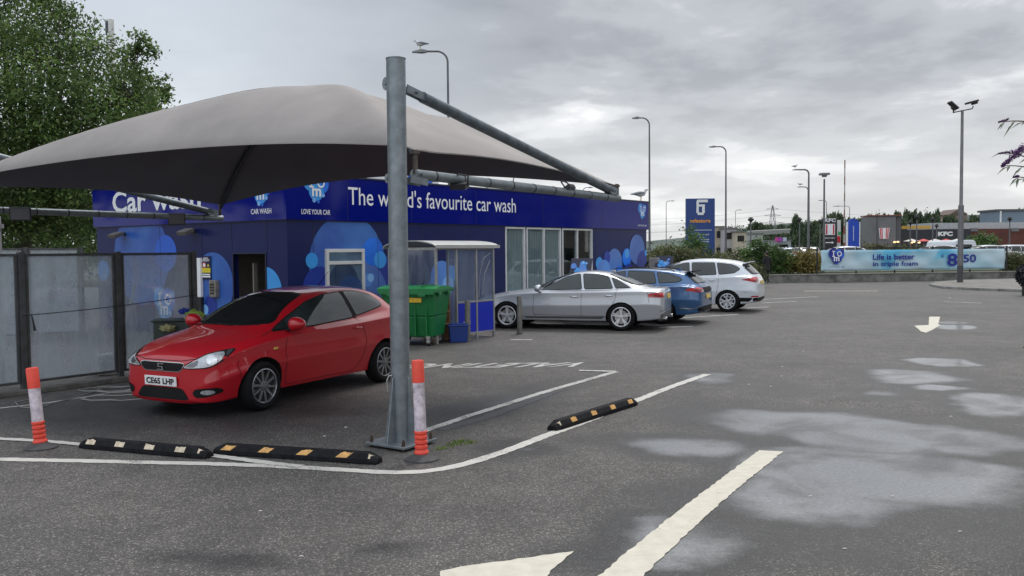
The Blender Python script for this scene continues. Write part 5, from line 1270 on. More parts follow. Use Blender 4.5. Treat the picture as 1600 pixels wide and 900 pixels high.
def place_by_rear(t, wb, rear, al, th):
    d = Vector((-math.cos(al), math.sin(al), 0)); place_car(t, wb, rear + d * wb, rear, th)
place_by_rear(sil, 2.81, rear, R(18), .83)

# --- blue estate ------------------------------------------------------
BLU = dict(wb=2.70, r=.325, hw=.895, wheel='five', st=[
    (2.270, .28, .42, .48, .42, .46, .64, .36, .67, .22, .68, .685),
    (2.230, .23, .60, .67, .43, .65, .68, .50, .72, .32, .735, .74),
    (2.050, .20, .72, .80, .47, .78, .74, .60, .785, .36, .805, .815),
    (1.700, .19, .79, .875, .52, .85, .815, .68, .855, .42, .88, .89),
    (1.300, .19, .81, .892, .55, .87, .87, .72, .905, .46, .935, .95),
    (.850, .19, .81, .895, .57, .872, .905, .74, .94, .50, 1.00, 1.015),
    (.450, .19, .81, .895, .58, .875, .92, .755, .955, .59, 1.18, 1.215),
    (.000, .19, .81, .895, .59, .878, .93, .765, .965, .575, 1.35, 1.395),
    (-.500, .19, .81, .895, .60, .878, .94, .765, .975, .57, 1.395, 1.44),
    (-1.100, .19, .81, .895, .61, .878, .95, .755, .99, .555, 1.37, 1.415),
    (-1.600, .19, .81, .893, .62, .876, .965, .735, 1.01, .535, 1.325, 1.37),
    (-1.950, .21, .79, .88, .63, .862, .97, .71, 1.01, .52, 1.255, 1.30),
    (-2.150, .24, .76, .85, .63, .83, .95, .68, .995, .50, 1.10, 1.13),
    (-2.300, .27, .70, .79, .60, .77, .89, .62, .935, .46, .97, .985),
    (-2.370, .32, .58, .68, .55, .66, .78, .54, .83, .40, .85, .855)],
    side_glass=[[(.66, .985), (.02, 1.29), (-.25, 1.345), (-.33, 1.35), (-.40, 1.0), (.58, .965)], [(-.39, 1.352), (-.95, 1.335), (-1.10, 1.325), (-1.20, 1.025), (-.47, 1.0)], [(-1.16, 1.322), (-1.50, 1.285), (-1.78, 1.195), (-1.86, 1.12), (-1.75, 1.06), (-1.26, 1.028)]],
    ws=[(-.69, 1.03), (.69, 1.03), (.54, 1.355), (-.54, 1.355)], rw=[(-.60, 1.03), (.60, 1.03), (.50, 1.24), (-.50, 1.24)],
    gaps=[[(.72, .93), (.74, .40), (.68, .30), (-.40, .30), (-.42, .96)], [(-.42, .30), (-1.00, .30), (-1.10, .50), (-1.24, .72), (-1.28, 1.0)], [(-1.80, .95), (-2.02, .90), (-2.06, .66)]],
    handles=[(-.24, .84), (-1.08, .87)], mirror=(.60, .85, 1.02), glass=M_CGT)
M_PBLU = paint_mat('blue_paint', (.04, .115, .26), .35, .38); BLU['hmat'] = M_PBLU
blu, P_, add = build_car('blue_estate', 'metallic blue estate car parked between the silver and the white car', BLU, M_PBLU)
both(lambda s_: tl(s_, [(.30, .86), (.55, .82), (.80, .83), (.84, .91), (.62, .94), (.38, .93)], [(.46, .86), (.76, .85), (.77, .88), (.47, .90)]))
add(P_.patch('rear', smooth_poly([(-.42, .80), (.42, .80), (.50, .93), (-.50, .93)], 1), .006, .05), 'tailgate_trim', M_BLK, smooth=40)
hb, nb = P_.cast('rear', 0, .70); plate(blu, hb + nb * .012, (-1, 0, .15), .50, .115, '', M_PLY)
add(P_.patch('rear', smooth_poly([(-.70, .30), (.70, .30), (.76, .42), (.5, .46), (-.5, .46), (-.76, .42)], 1), .006, .05), 'lower_bumper', M_BLK, smooth=40)
both(lambda s_: add(P_.strip(150 * s_, [(.14 * s_, .42), (.40 * s_, .40), (.56 * s_, .50)], .02, .01), 'bumper_trim', M_CHR))
mb = MB(); mb.obox((-1.98, 0, 1.325), (.11, 0, -.018), (0, .50, 0), (0, 0, .012)); add(mb, 'spoiler', M_BLK, bevel=.006)
both(lambda s_: (lambda m_: (m_.tube([Vector((.0, s_ * .56, 1.37)), Vector((-.1, s_ * .56, 1.425)), Vector((-.9, s_ * .555, 1.42)), Vector((-1.55, s_ * .53, 1.375)), Vector((-1.62, s_ * .52, 1.34))], .014, 8), add(m_, 'roof_rail', M_BLK, smooth=50)))(MB()))
mb = MB(); mb.prism([(-1.50, -.012, 1.37), (-1.68, -.012, 1.35), (-1.66, -.012, 1.41)], (0, .024, 0)); add(mb, 'roof_fin', M_PBLU)
mb = MB(); mb.tube([Vector((-2.16, .02, 1.10)), Vector((-2.22, .18, 1.04)), Vector((-2.20, .34, 1.06))], [.02, .012, .008], 6); add(mb, 'rear_wiper', M_BLK)
place_by_rear(blu, 2.70, G(1034, 506), al, .80)

# --- white people carrier ---------------------------------------------
WHT = dict(wb=2.65, r=.33, hw=.915, wheel='y', st=[
    (2.180, .28, .44, .50, .44, .48, .70, .38, .74, .24, .75, .755),
    (2.130, .23, .62, .68, .46, .66, .745, .52, .79, .34, .805, .815),
    (1.950, .20, .74, .82, .50, .79, .82, .62, .865, .38, .89, .90),
    (1.600, .19, .80, .89, .54, .865, .91, .69, .95, .44, .98, .99),
    (1.250, .19, .82, .912, .57, .885, .965, .73, 1.0, .48, 1.05, 1.065),
    (.900, .19, .82, .915, .59, .888, .99, .75, 1.025, .54, 1.19, 1.22),
    (.450, .19, .82, .915, .60, .890, 1.005, .765, 1.04, .60, 1.43, 1.475),
    (.000, .19, .82, .915, .61, .890, 1.015, .77, 1.05, .59, 1.545, 1.595),
    (-.500, .19, .82, .915, .62, .890, 1.025, .77, 1.06, .585, 1.575, 1.625),
    (-1.000, .19, .82, .915, .63, .890, 1.04, .765, 1.08, .575, 1.555, 1.605),
    (-1.450, .20, .82, .912, .64, .888, 1.06, .75, 1.11, .56, 1.50, 1.55),
    (-1.750, .22, .80, .90, .65, .878, 1.07, .735, 1.12, .545, 1.42, 1.475),
    (-1.950, .25, .78, .885, .66, .862, 1.06, .71, 1.11, .53, 1.25, 1.29),
    (-2.100, .28, .74, .85, .64, .83, 1.0, .68, 1.05, .50, 1.10, 1.12),
    (-2.180, .31, .68, .79, .60, .77, .90, .62, .95, .46, .98, .99),
    (-2.220, .36, .56, .68, .55, .66, .78, .54, .82, .40, .84, .845)],
    side_glass=[[(.98, 1.07), (.45, 1.38), (.05, 1.485), (-.12, 1.50), (-.17, 1.085), (.90, 1.045)], [(-.19, 1.50), (-.90, 1.495), (-.98, 1.115), (-.23, 1.085)], [(-.95, 1.492), (-1.40, 1.44), (-1.55, 1.385), (-1.68, 1.29), (-1.50, 1.165), (-1.04, 1.118)]],
    ws=[(-.70, 1.09), (.70, 1.09), (.57, 1.50), (-.57, 1.50)], rw=[(-.64, 1.13), (.64, 1.13), (.58, 1.36), (.50, 1.435), (-.50, 1.435), (-.58, 1.36)],
    gaps=[[(.95, 1.03), (.92, .45), (.84, .32), (-.20, .32), (-.20, 1.06)], [(-.20, .32), (-.90, .32), (-1.0, .55), (-1.05, .85), (-1.05, 1.10)], [(-1.9, .60), (-1.72, .62)]],
    handles=[(-.05, .93), (-.85, .96)], mirror=(.78, .88, 1.10), glass=M_CGL)
M_PWHT = paint_mat('white_paint', (.66, .69, .73), 0, .4); WHT['hmat'] = M_PWHT
wht, P_, add = build_car('white_people_carrier', 'tall white five door car with tinted rear windows, farthest of the parked row', WHT, M_PWHT)
both(lambda s_: tl(s_, [(.16, .98), (.44, .90), (.74, .90), (.82, .99), (.66, 1.06), (.40, 1.05)], [(.40, .93), (.70, .925), (.72, .97), (.42, .98)]))
hb, nb = P_.cast('rear', 0, .88); plate(wht, hb + nb * .012, (-1, 0, .15), .50, .115, '', M_PLY)
add(P_.patch('rear', smooth_poly([(-.74, .30), (.74, .30), (.80, .44), (-.80, .44)], 1), .006, .05), 'lower_bumper', M_BLK, smooth=40)
both(lambda s_: add(P_.patch(140 * s_, smooth_poly(mir([(.10, .32), (.66, .32), (.72, .44), (.10, .44)], s_), 1), .006, .05), 'bumper_corner', M_BLK, smooth=40))
both(lambda s_: add(P_.patch(150 * s_, smooth_poly(mir([(.28, .46), (.54, .46), (.55, .50), (.30, .50)], s_), 1), .008, .03), 'reflector', M_RED, smooth=40))
mb = MB(); mb.obox((-1.82, 0, 1.475), (.11, 0, -.03), (0, .50, 0), (0, 0, .015)); add(mb, 'spoiler', M_PWHT, bevel=.008)
mb = MB(); mb.tube([Vector((-2.02, .0, 1.19)), Vector((-2.07, .2, 1.15)), Vector((-2.05, .42, 1.17))], [.02, .012, .008], 6); add(mb, 'rear_wiper', M_BLK)
mb = MB(); mb.tube([Vector((-1.3, 0, 1.58)), Vector((-1.42, 0, 1.70))], [.01, .004], 6); add(mb, 'aerial', M_BLK)
place_by_rear(wht, 2.65, G(1137, 487.5), al, .83)
# ------------------------------------------------------------------ vegetation
def leaf_mat(name, cols, trans=.3):
    m = bpy.data.materials.new(name); m.use_nodes = True; t = m.node_tree; b = t.nodes['Principled BSDF']
    g = N(t, 'ShaderNodeNewGeometry'); tcn = N(t, 'ShaderNodeTexCoord')
    c = RAMP(t, g.outputs['Random Per Island'], [(i / (len(cols) - 1), c_) for i, c_ in enumerate(cols)], 'LINEAR')
    n = NOISE(t, tcn.outputs['Object'], .9, 3); c = MIX(t, 1.0, c, RAMP(t, n, [(.35, .5), (.65, 1.5)], 'LINEAR'), 'MULTIPLY')
    L(t, c, b.inputs['Base Color']); b.inputs['Roughness'].default_value = .6
    tl = N(t, 'ShaderNodeBsdfTranslucent'); L(t, c, tl.inputs[0]); mxx = N(t, 'ShaderNodeMixShader'); mxx.inputs[0].default_value = trans
    L(t, b.outputs[0], mxx.inputs[1]); L(t, tl.outputs[0], mxx.inputs[2]); L(t, mxx.outputs[0], t.nodes['Material Output'].inputs[0]); return m
M_LEAF = leaf_mat('tree_leaf', [(.05, .10, .025), (.08, .14, .035), (.115, .185, .05), (.17, .22, .06)], .4)
M_LEAFD = leaf_mat('dark_leaf', [(.020, .042, .014), (.034, .066, .02), (.05, .085, .028)])
M_LEAFB = leaf_mat('bramble_leaf', [(.05, .085, .025), (.085, .12, .035), (.13, .13, .045), (.12, .09, .05)])
M_LEAFY = leaf_mat('yellow_leaf', [(.20, .16, .035), (.30, .23, .06), (.16, .15, .04), (.36, .28, .10)])
M_LEAFG = leaf_mat('green_leaf', [(.045, .095, .022), (.07, .135, .032), (.10, .17, .045)])
M_LEAFF = leaf_mat('far_leaf', [(.045, .075, .036), (.065, .10, .045), (.09, .125, .06)], .15)
M_BARK = pmat('bark', (.10, .085, .07), .9, var=.4, scale=6, bump=.6, bscale=12)
def leaf_cloud(name, blobs, n, size, mat, parent=None, seed=1, clump=22, cr_=.35, loc=None, shell=.55, up_bias=.3, aspect=.55):
    rs = np.random.RandomState(seed); w = np.array([b[3] * b[4] * b[5] for b in blobs]) ** .72; w /= w.sum(); nc = max(1, n // clump)
    bi = rs.choice(len(blobs), nc, p=w); B = np.array(blobs)[bi]
    d = rs.normal(size=(nc, 3)); d /= np.linalg.norm(d, axis=1)[:, None]; rad = shell + (1 - shell) * rs.rand(nc) ** .7
    C_ = B[:, :3] + d * B[:, 3:6] * rad[:, None]
    C_ = np.repeat(C_, clump, 0); N_ = len(C_); crr = np.repeat(rs.uniform(.5, 1.3, nc), clump)[:, None]
    C_ = C_ + rs.normal(size=(N_, 3)) * cr_ * .5 * crr
    nn = rs.normal(size=(N_, 3)); nn[:, 2] += up_bias; nn /= np.linalg.norm(nn, axis=1)[:, None]
    a = np.cross(nn, rs.normal(size=(N_, 3))); a /= np.linalg.norm(a, axis=1)[:, None]; b = np.cross(nn, a)
    s_ = (size * rs.uniform(.6, 1.35, N_))[:, None]; a *= s_ * .5; b *= s_ * .5 * aspect
    V = np.stack([C_ - a, C_ + b * .9 - a * .1, C_ + a, C_ - b * .9 - a * .1], 1).reshape(-1, 3)
    if parent is not None: inv = np.array(PM[parent].inverted()); V = V @ inv[:3, :3].T + inv[:3, 3]
    elif loc is not None: V = V - np.array(loc)
    me = bpy.data.meshes.new(name); nv = len(V); me.vertices.add(nv); me.vertices.foreach_set('co', V.ravel()); me.loops.add(nv); me.loops.foreach_set('vertex_index', np.arange(nv)); me.polygons.add(nv // 4)
    me.polygons.foreach_set('loop_start', np.arange(0, nv, 4)); me.polygons.foreach_set('loop_total', np.full(nv // 4, 4)); me.update(); me.validate()
    me.materials.append(mat); return link(name, me, parent, loc)
def branches(mb, p, d, Ln, r, depth, rnd, ends, spread=.7):
    q = p + d * Ln; m = p.lerp(q, .5) + Vector((rnd.uniform(-.1, .1), rnd.uniform(-.1, .1), 0)) * Ln * .5
    mb.tube([p, m, q], [r, r * .82, r * .62], 7 if depth > 1 else 5); ends.append(q)
    if depth > 0:
        for k in range(rnd.choice((2, 3))):
            dd = (d + Vector((rnd.uniform(-1, 1), rnd.uniform(-1, 1), rnd.uniform(-.25, .7))) * spread).normalized()
            branches(mb, q, dd, Ln * rnd.uniform(.6, .8), r * .58, depth - 1, rnd, ends, spread)
def tree(name, label, base, h, blobs, n, size, mat, seed, group=None, trunk_r=.22, fork=.35, cr_=.5, shell=.5, cat='tree'):
    t = thing(name, label, cat, base, group=group); rnd = random.Random(seed); base = Vector(base)
    mb = MB(); top = base + Vector((0, 0, h * fork)); mb.tube([base, base + Vector((.05, 0, h * fork * .5)), top], [trunk_r, trunk_r * .82, trunk_r * .7], 12)
    for b in blobs:
        c = Vector(b[:3]); m = top.lerp(c, .5) + Vector((0, 0, -.2)); mb.tube([top, m, c], [trunk_r * .45, trunk_r * .26, trunk_r * .10], 7)
        for k in range(5):
            e = c + Vector((rnd.uniform(-1, 1) * b[3], rnd.uniform(-1, 1) * b[4], rnd.uniform(-.6, 1) * b[5])) * .8; mb.tube([m.lerp(c, .5 + .1 * k), e], [trunk_r * .11, .012], 5)
    mb.build('trunk', M_BARK, t, smooth=60)
    leaf_cloud('crown', blobs, n, size, mat, t, seed, cr_=cr_, shell=shell, clump=32); return t
# the big tree at the left, behind the bay
def wb_(px, py, D, r, rz=None): p = W(px, py, D); return (p.x, p.y, p.z, r, r, rz or r)
bl = [wb_(35, 35, 27, 1.6), wb_(-50, 10, 27.5, 2.2), wb_(70, 10, 27.5, .9), wb_(95, 80, 26.5, 1.3), wb_(118, 52, 27, .75), wb_(145, 105, 26, .95), wb_(30, 120, 26, 1.8), wb_(105, 160, 25.5, 1.5), wb_(170, 150, 25.5, 1.2), wb_(215, 135, 26, .8), wb_(235, 165, 26.5, .62), wb_(205, 185, 26.5, 1.0), wb_(160, 205, 26, 1.3), wb_(-60, 120, 26, 2.3),
      wb_(40, 200, 26, 1.8), wb_(30, 270, 26, 1.8), wb_(110, 260, 26.5, 1.8), wb_(110, 320, 26.5, 1.5), wb_(-40, 250, 26, 2.2), wb_(-30, 330, 26, 2.0), wb_(60, 350, 27.5, 1.6), wb_(180, 250, 28, 1.4), wb_(-10, -60, 28, 1.8), wb_(135, 355, 30, 1.2)]
tb_ = W(40, 420, 27.5); tb_.z = 0
tree('broadleaf_tree', 'tall green broadleaf tree rising behind the canopy at the left', tb_, 11.0, bl, 72000, .125, M_LEAF, 3, trunk_r=.26, fork=.25, cr_=.5, shell=.45)
# loose upper sprays
ts_ = thing('young_tree', 'thin young tree whose leafy tips stick out right of the big tree', 'tree', W(212, 420, 29).xy.to_3d())
mb = MB(); b_ = W(212, 420, 29).xy.to_3d(); tips = [W(220, 62, 29), W(212, 52, 29), W(236, 72, 29), W(248, 130, 29), W(258, 128, 29), W(200, 75, 29)]
mb.tube([b_, W(205, 250, 29), W(212, 130, 29)], [.1, .07, .03], 8)
for tp in tips: mb.tube([W(208, 170, 29), W(210, 110, 29).lerp(tp, .5), tp], [.03, .02, .008], 5)
mb.build('trunk', M_BARK, ts_)
leaf_cloud('crown', [(tp.x, tp.y, tp.z - .25, .30, .30, .45) for tp in tips] + [wb_(212, 130, 29, .8), wb_(215, 190, 29, 1.1), wb_(205, 90, 29, .45)], 4200, .15, M_LEAF, ts_, 9, cr_=.22, shell=.2)
# tree between screens and building, darker
bl = [wb_(70, 330, 34, 2.6), wb_(150, 345, 33, 2.2), wb_(0, 360, 33, 2.4), wb_(110, 300, 35, 2.2), wb_(-60, 330, 34, 2.5)]
tb_ = W(80, 420, 34); tb_.z = 0; tree('dark_tree', 'darker tree filling the gap between the screens and the building', tb_, 5.5, bl, 16000, .2, M_LEAFD, 5, trunk_r=.18, fork=.3, cr_=.5, shell=.3)
# white flue mast beyond the tree
p = W(182, 400, 62); fl = thing('flue_mast', 'white banded mast top showing above the tree at the left', 'mast', (p.x, p.y, 0.42))
zt_ = W(182, 31, 62).z
mb = LM(fl); mb.tube([Vector((0, 0, 0)), Vector((0, 0, zt_ - .42))], .27, 20); mb.build('shaft', pmat('mast_white', (.62, .62, .60), .5, var=.15), fl, smooth=40)
mb = LM(fl)
for k in range(3): mb.tube([Vector((0, 0, zt_ - 1.5 - .17 * k - .42)), Vector((0, 0, zt_ - 1.43 - .17 * k - .42))], .285, 20)
mb.box(-.16, -.24, zt_ - 1.05, .07, .12, 1.0); mb.box(-.04, -.27, zt_ - .95, .05, .08, .8); mb.build('band', M_TRIM, fl)
# bushes right of the building
def bush(name, label, blobs, n, size, mat, seed, cr_=.3, group=None, shell=.4):
    c = sum((Vector(b[:3]) for b in blobs), Vector()) / len(blobs); base = (c.x, c.y, .0 if c.y < 50 else .42)
    t = thing(name, label, 'bush', base, group=group); rnd = random.Random(seed); mb = MB()
    for b in blobs:
        for k in range(3): mb.tube([Vector(base) + Vector((rnd.uniform(-.2, .2), 0, 0)), Vector(b[:3]) + Vector((rnd.uniform(-1, 1) * b[3] * .6, 0, b[5] * .6))], [.03, .008], 5)
    mb.build('stems', M_BARK, t); leaf_cloud('foliage', blobs, n, size, mat, t, seed, cr_=cr_, shell=shell); return t
def grd(px, D, top_py, r, mat=None):
    p = W(px, top_py, D); z0 = .0 if D < 50 else .42; hh = (p.z - z0) / 2; return (p.x, p.y, z0 + hh, r, r * .8, max(.2, hh))
bush('bramble_bush', 'rough brown tinged bush directly right of the building corner', [grd(1022, 38, 392, 1.0), grd(1045, 37.5, 378, 1.1), grd(1070, 38, 385, 1.2), grd(1100, 37, 393, 1.2)], 13000, .13, M_LEAFB, 21)
bush('tall_shrub', 'taller green shrub growing in front of the blue storage sign', [grd(1078, 42, 352, .7), grd(1062, 42, 372, .8), grd(1095, 42, 378, .8), grd(1085, 42.5, 345, .35)], 6500, .13, M_LEAFG, 22, cr_=.25)
bush('bramble_bush', 'long low bramble bush behind the white car', [grd(1120, 40, 398, 1.1), grd(1145, 41, 394, 1.1), grd(1160, 42, 402, .9), grd(1172, 43, 410, .7)], 9500, .13, M_LEAFB, 23)
bush('round_shrub', 'dense dark green rounded shrub left of the standing person', [grd(1190, 52, 373, 1.1), grd(1172, 52, 386, .9), grd(1207, 52, 384, .9)], 8500, .14, M_LEAFG, 24)
bush('green_shrub', 'low mid green shrub just right of the standing person', [grd(1226, 51.4, 391, .8), grd(1214, 51.4, 397, .7)], 4000, .13, M_LEAFG, 25)
bush('yellow_bush', 'yellow tinted bush left of the banner', [grd(1262, 51.2, 391, .9), grd(1245, 51.2, 398, .8), grd(1278, 51.3, 397, .5)], 6000, .14, M_LEAFY, 26)
bush('hedge_bush', 'green bush at the right end of the banner', [grd(1583, 51.6, 392, .7), grd(1600, 52, 396, .9), grd(1575, 51.6, 402, .4)], 4500, .13, M_LEAFB, 27)
# ------------------------------------------------------------------ low wall, railing and banner
wA, wB = G(1205, 442.5), G(1640, 435.5)
M_CONC = pmat('stained_concrete', (.17, .165, .15), .85, var=.5, scale=2.2, bump=.4, bscale=12)
BW = Wall(Vector((wA.x, wA.y, 0)), Vector((wB.x, wB.y, 0)))
lw = thing('low_wall', 'low stained concrete wall below the pale blue banner', 'wall', BW.P(BW.len / 2, 0, 0))
mb = MB(); BW.box(mb, 0, BW.len, 0, .42, -.3, 0); mb.build('face', M_CONC, lw)
mb = MB(); BW.box(mb, 0, BW.len, .42, .47, -.33, .03); mb.build('coping', pmat('coping_stone', (.22, .21, .19), .85, var=.3), lw)
a0, _ = BW.hit(1278, 400); a1, _ = BW.hit(1575, 400); c0, _ = BW.hit(1283, 400); c1, _ = BW.hit(1570, 400)
rl_ = thing('railing', 'black railing on the low wall carrying the banner', 'railing', BW.P(a0, .47, -.1))
mb = MB()
for k in range(6): a = a0 + (a1 - a0) * k / 5; BW.box(mb, a - .03, a + .03, .1, 1.95, -.13, -.07)
mb.build('posts', M_BLACK, rl_)
mb = MB(); BW.box(mb, a0, a1, 1.88, 1.92, -.12, -.08); BW.box(mb, a0, a1, .52, .56, -.12, -.08); mb.build('rail', M_BLACK, rl_)
bn = thing('banner', 'long pale blue banner reading Life is better in triple foam', 'banner', BW.P(c0, .6, 0))
M_BAN = bpy.data.materials.new('banner_print'); M_BAN.use_nodes = True; t_ = M_BAN.node_tree; b__ = t_.nodes['Principled BSDF']; tcn = N(t_, 'ShaderNodeTexCoord')
nn_ = NOISE(t_, tcn.outputs['Object'], .42, 2, .4, .3); L(t_, RAMP(t_, nn_, [(.40, (.50, .64, .70)), (.55, (.36, .58, .68)), (.68, (.10, .42, .62))], 'EASE'), b__.inputs['Base Color']); b__.inputs['Roughness'].default_value = .45
zb1, zb0 = 1.78, .62; nx, nz = 90, 8; vs = []
for j in range(nz + 1):
    for i in range(nx + 1):
        a = c0 + (c1 - c0) * i / nx; z = zb0 + (zb1 - zb0) * j / nz
        vs.append(BW.P(a, z + .006 * math.sin(i * .7) * (1 if j in (0, nz) else 0), .0 + .035 * math.sin(i * .55 + j * .5) * math.sin(math.pi * j / nz) + .02 * math.sin(i * .21 - j)))
mb = MB(); mb.add(vs, [(j * (nx + 1) + i, j * (nx + 1) + i + 1, (j + 1) * (nx + 1) + i + 1, (j + 1) * (nx + 1) + i) for j in range(nz) for i in range(nx)])
o = mb.build('sheet', M_BAN, bn, smooth=60); sm = o.modifiers.new('thickness', 'SOLIDIFY'); sm.thickness = .006
M_NVY = pmat('banner_navy', (.02, .03, .28), .5)
def btext(s, x0, x1, yb, yt, par=bn, mat=M_NVY, bold=.02, w=None):
    w = w or BW; A0, z0 = w.hit(x0, yb); A1, _ = w.hit(x1, yb); _, z1 = w.hit(x0, yt)
    t = text_mb(s, w.P((A0 + A1) / 2, (z0 + z1) / 2, .065), w.d, Vector((0, 0, 1)), abs(A1 - A0), z1 - z0, bold=bold, n=w.n); return t.build('lettering', mat, par)
btext('Life is better', 1363, 1428, 406, 397); btext('in triple foam', 1363, 1433, 418, 408.5); btext('\u00a3', 1470, 1474, 402, 397); btext('8', 1479, 1495, 416, 396, bold=.02); btext('50', 1504, 1524, 410, 397.5)
ca, cz = BW.hit(1306, 404); logo_at(BW.P(ca, cz + .1, .07), BW.d, BW.n, .85, bn, cols=[M_NVY, pmat('logo_mid', (.03, .12, .55), .5), M_NVY])
btext('LOVE YOUR CAR', 1294, 1319, 418, 416, bold=0)
# pavement island with the floodlight pole
ipts = [G(1455, 447), G(1475, 451), G(1530, 454), G(1600, 456.5), G(1700, 459)]
mb = MB(); vs = []
for p in ipts: vs += [Vector((p.x, p.y, 0))]
bk = [Vector((p.x, p.y, 0)) for p in (G(1700, 437), G(1600, 437.5), G(1500, 440), G(1462, 443))]
mb.prism([v + Vector((0, .14, .0)) for v in vs] + bk, (0, 0, .10)); o = mb.build('pavement', M_PAVE); tag(o, kind='structure')
mb = MB()
for a, b in zip(vs[:-1], vs[1:]):
    k = max(1, int((b - a).length / .9))
    for i in range(k):
        p, q = a.lerp(b, (i + .015) / k), a.lerp(b, (i + .985) / k); mb.beam(p + Vector((0, .07, .055)), q + Vector((0, .07, .055)), .13, .12)
tag(mb.build('kerb', pmat('kerb_stone', (.30, .29, .27), .8, var=.35, scale=2), bevel=.01), kind='structure')
rnd = random.Random(11); mb = MB()
for k in range(36):
    a = rnd.random(); i = rnd.randrange(4); p = vs[i].lerp(vs[i + 1], a); tuft(mb, p + Vector((0, -.02, 0)), 14, .10, .12)
tag(mb.build('weeds', M_WEED), 'tufts of weed growing along the far kerb', 'weeds', kind='stuff')
pf = G(1500, 444); pf.z = .10; D_ = pf.y; zt = W(1502, 172, D_).z
fp = thing('floodlight_pole', 'tall grey pole with two floodlights standing in front of the banner', 'light pole', pf)
mb = LM(fp); mb.tube([Vector((0, 0, 0)), Vector((0, 0, 3.9))], .135, 20); mb.tube([Vector((0, 0, 3.88)), Vector((0, 0, 3.98)), Vector((0, 0, zt - .1))], [.135, .085, .065], 20)
mb.build('pole', pmat('pole_grey', (.17, .17, .175), .5, .3, var=.2), fp, smooth=30)
mb = LM(fp); mb.tube([Vector((0, 0, 0)), Vector((0, 0, .85))], .14, 20); mb.build('painted_base', pmat('pole_base_dark', (.06, .06, .065), .6), fp, smooth=30)
mb = LM(fp); mb.tube([Vector((-.48, 0, zt - .22)), Vector((0, 0, zt - .13)), Vector((.5, 0, zt - .03)), Vector((.55, 0, zt + .1))], .03, 8); mb.box(-.45, 0, zt - .1, .05, .05, .22); mb.build('crossbar', M_BLACK, fp)
for c, tilt in (((-.52, -.1, zt + .12), -.72), ((.42, -.1, zt + .28), .25)):
    mb = LM(fp); ax = Vector((math.cos(tilt), 0, math.sin(tilt) if tilt < 0 else -math.sin(tilt) * -1)); ax = Vector((math.cos(tilt), 0, math.sin(tilt))); 
    mb.obox(c, ax * .27, (0, .2, 0), Vector((-ax.z, 0, ax.x)) * .05); mb.obox(Vector(c) + ax * .12 - Vector((-ax.z, 0, ax.x)) * .09, ax * .12, (0, .12, 0), Vector((-ax.z, 0, ax.x)) * .06); mb.build('lamp_head', M_BLACK, fp, bevel=.02)
# ------------------------------------------------------------------ street lamps
M_LMP = pmat('lamp_post_grey', (.13, .135, .14), .5, .3, var=.15)
M_HEAD = pmat('lamp_head_grey', (.20, .21, .22), .4)
def street_lamp(px, base_py, top_py, D, arm_px, label, r=.07, zb=.42, arm_dy=3, cranked=True):
    p = W(px, base_py, D); p.z = zb; top = W(px, top_py, D); e = W(arm_px, top_py + arm_dy * .3, D)
    t = thing('street_lamp', label, 'street lamp', p, group='street lamps along the road'); L_ = PM[t].inverted()
    mb = MB(); z1 = top.z; s_ = 1 if e.x > p.x else -1; aw = abs(e.x - p.x)
    mb.tube([p, Vector((p.x, p.y, zb + 1.6))], [r * 1.5, r * 1.45], 12); mb.tube([Vector((p.x, p.y, zb + 1.6)), Vector((p.x, p.y, z1 - .45))], [r, r * .62], 12)
    rr_ = min(.45, aw * .5); arc = [Vector((p.x + s_ * rr_ * (1 - math.cos(a)), p.y, z1 - rr_ + rr_ * math.sin(a))) for a in [k * math.pi / 16 for k in range(9)]]
    arc[0] = Vector((p.x, p.y, z1 - .46)); mb.tube(arc + [Vector((p.x + s_ * aw * .62, p.y, z1 + .0))], r * .62, 10); mb.build('pole', M_LMP, t, smooth=50)
    mb = MB(); h = Vector((p.x + s_ * aw * .60, p.y, z1)); Lh = aw * .42
    mb.add([h + Vector((0, -.07, .05)), h + Vector((0, .07, .05)), h + Vector((s_ * Lh, .05, .0)), h + Vector((s_ * Lh, -.05, .0)), h + Vector((0, -.07, -.05)), h + Vector((0, .07, -.05)), h + Vector((s_ * Lh * .35, .16, -.06)), h + Vector((s_ * Lh * .35, -.16, -.06)), h + Vector((s_ * Lh * .35, .15, .07)), h + Vector((s_ * Lh * .35, -.15, .07)), h + Vector((s_ * Lh, .05, -.05)), h + Vector((s_ * Lh, -.05, -.05))],
           [(0, 1, 8, 9), (9, 8, 2, 3), (4, 7, 6, 5), (7, 11, 10, 6), (0, 9, 7, 4), (9, 3, 11, 7), (1, 5, 6, 8), (8, 6, 10, 2), (3, 2, 10, 11), (0, 4, 5, 1)]); mb.build('lamp_head', M_HEAD, t); return t
street_lamp(703, 395, 80, 37, 645, 'tall street lamp behind the canopy with a gull standing on its head')
street_lamp(1015, 400, 184, 53, 988, 'tall street lamp just right of the building corner'); street_lamp(1134, 398, 229, 66, 1108, 'street lamp right of the blue storage sign', r=.08)
street_lamp(1263, 396, 265, 88, 1238, 'taller lamp with a gull on it, left of the straight twin headed lamp', r=.13); street_lamp(1262, 396, 292, 110, 1246, 'shorter lamp seen close against the one with the gull', r=.1)
street_lamp(1041, 395, 314, 142, 1054, 'thin distant lamp left of the blue storage sign', r=.07); street_lamp(1149, 395, 328, 168, 1159, 'thin distant lamp between the blue sign and the pylon', r=.07)
street_lamp(803, 395, 273, 60, 820, 'lamp showing below the canopy edge above the roof', r=.06); street_lamp(911, 395, 293, 90, 926, 'small lamp arm showing just above the near canopy beam', r=.06)
street_lamp(1291, 395, 313, 130, 1279, 'faint lamp arm right of the twin headed lamp', r=.07); street_lamp(1327, 395, 322, 140, 1302, 'faint lamp arm crossing the red and white mast', r=.07); street_lamp(1098, 395, 323, 150, 1080, 'faint distant lamp right edge of the storage sign', r=.06)
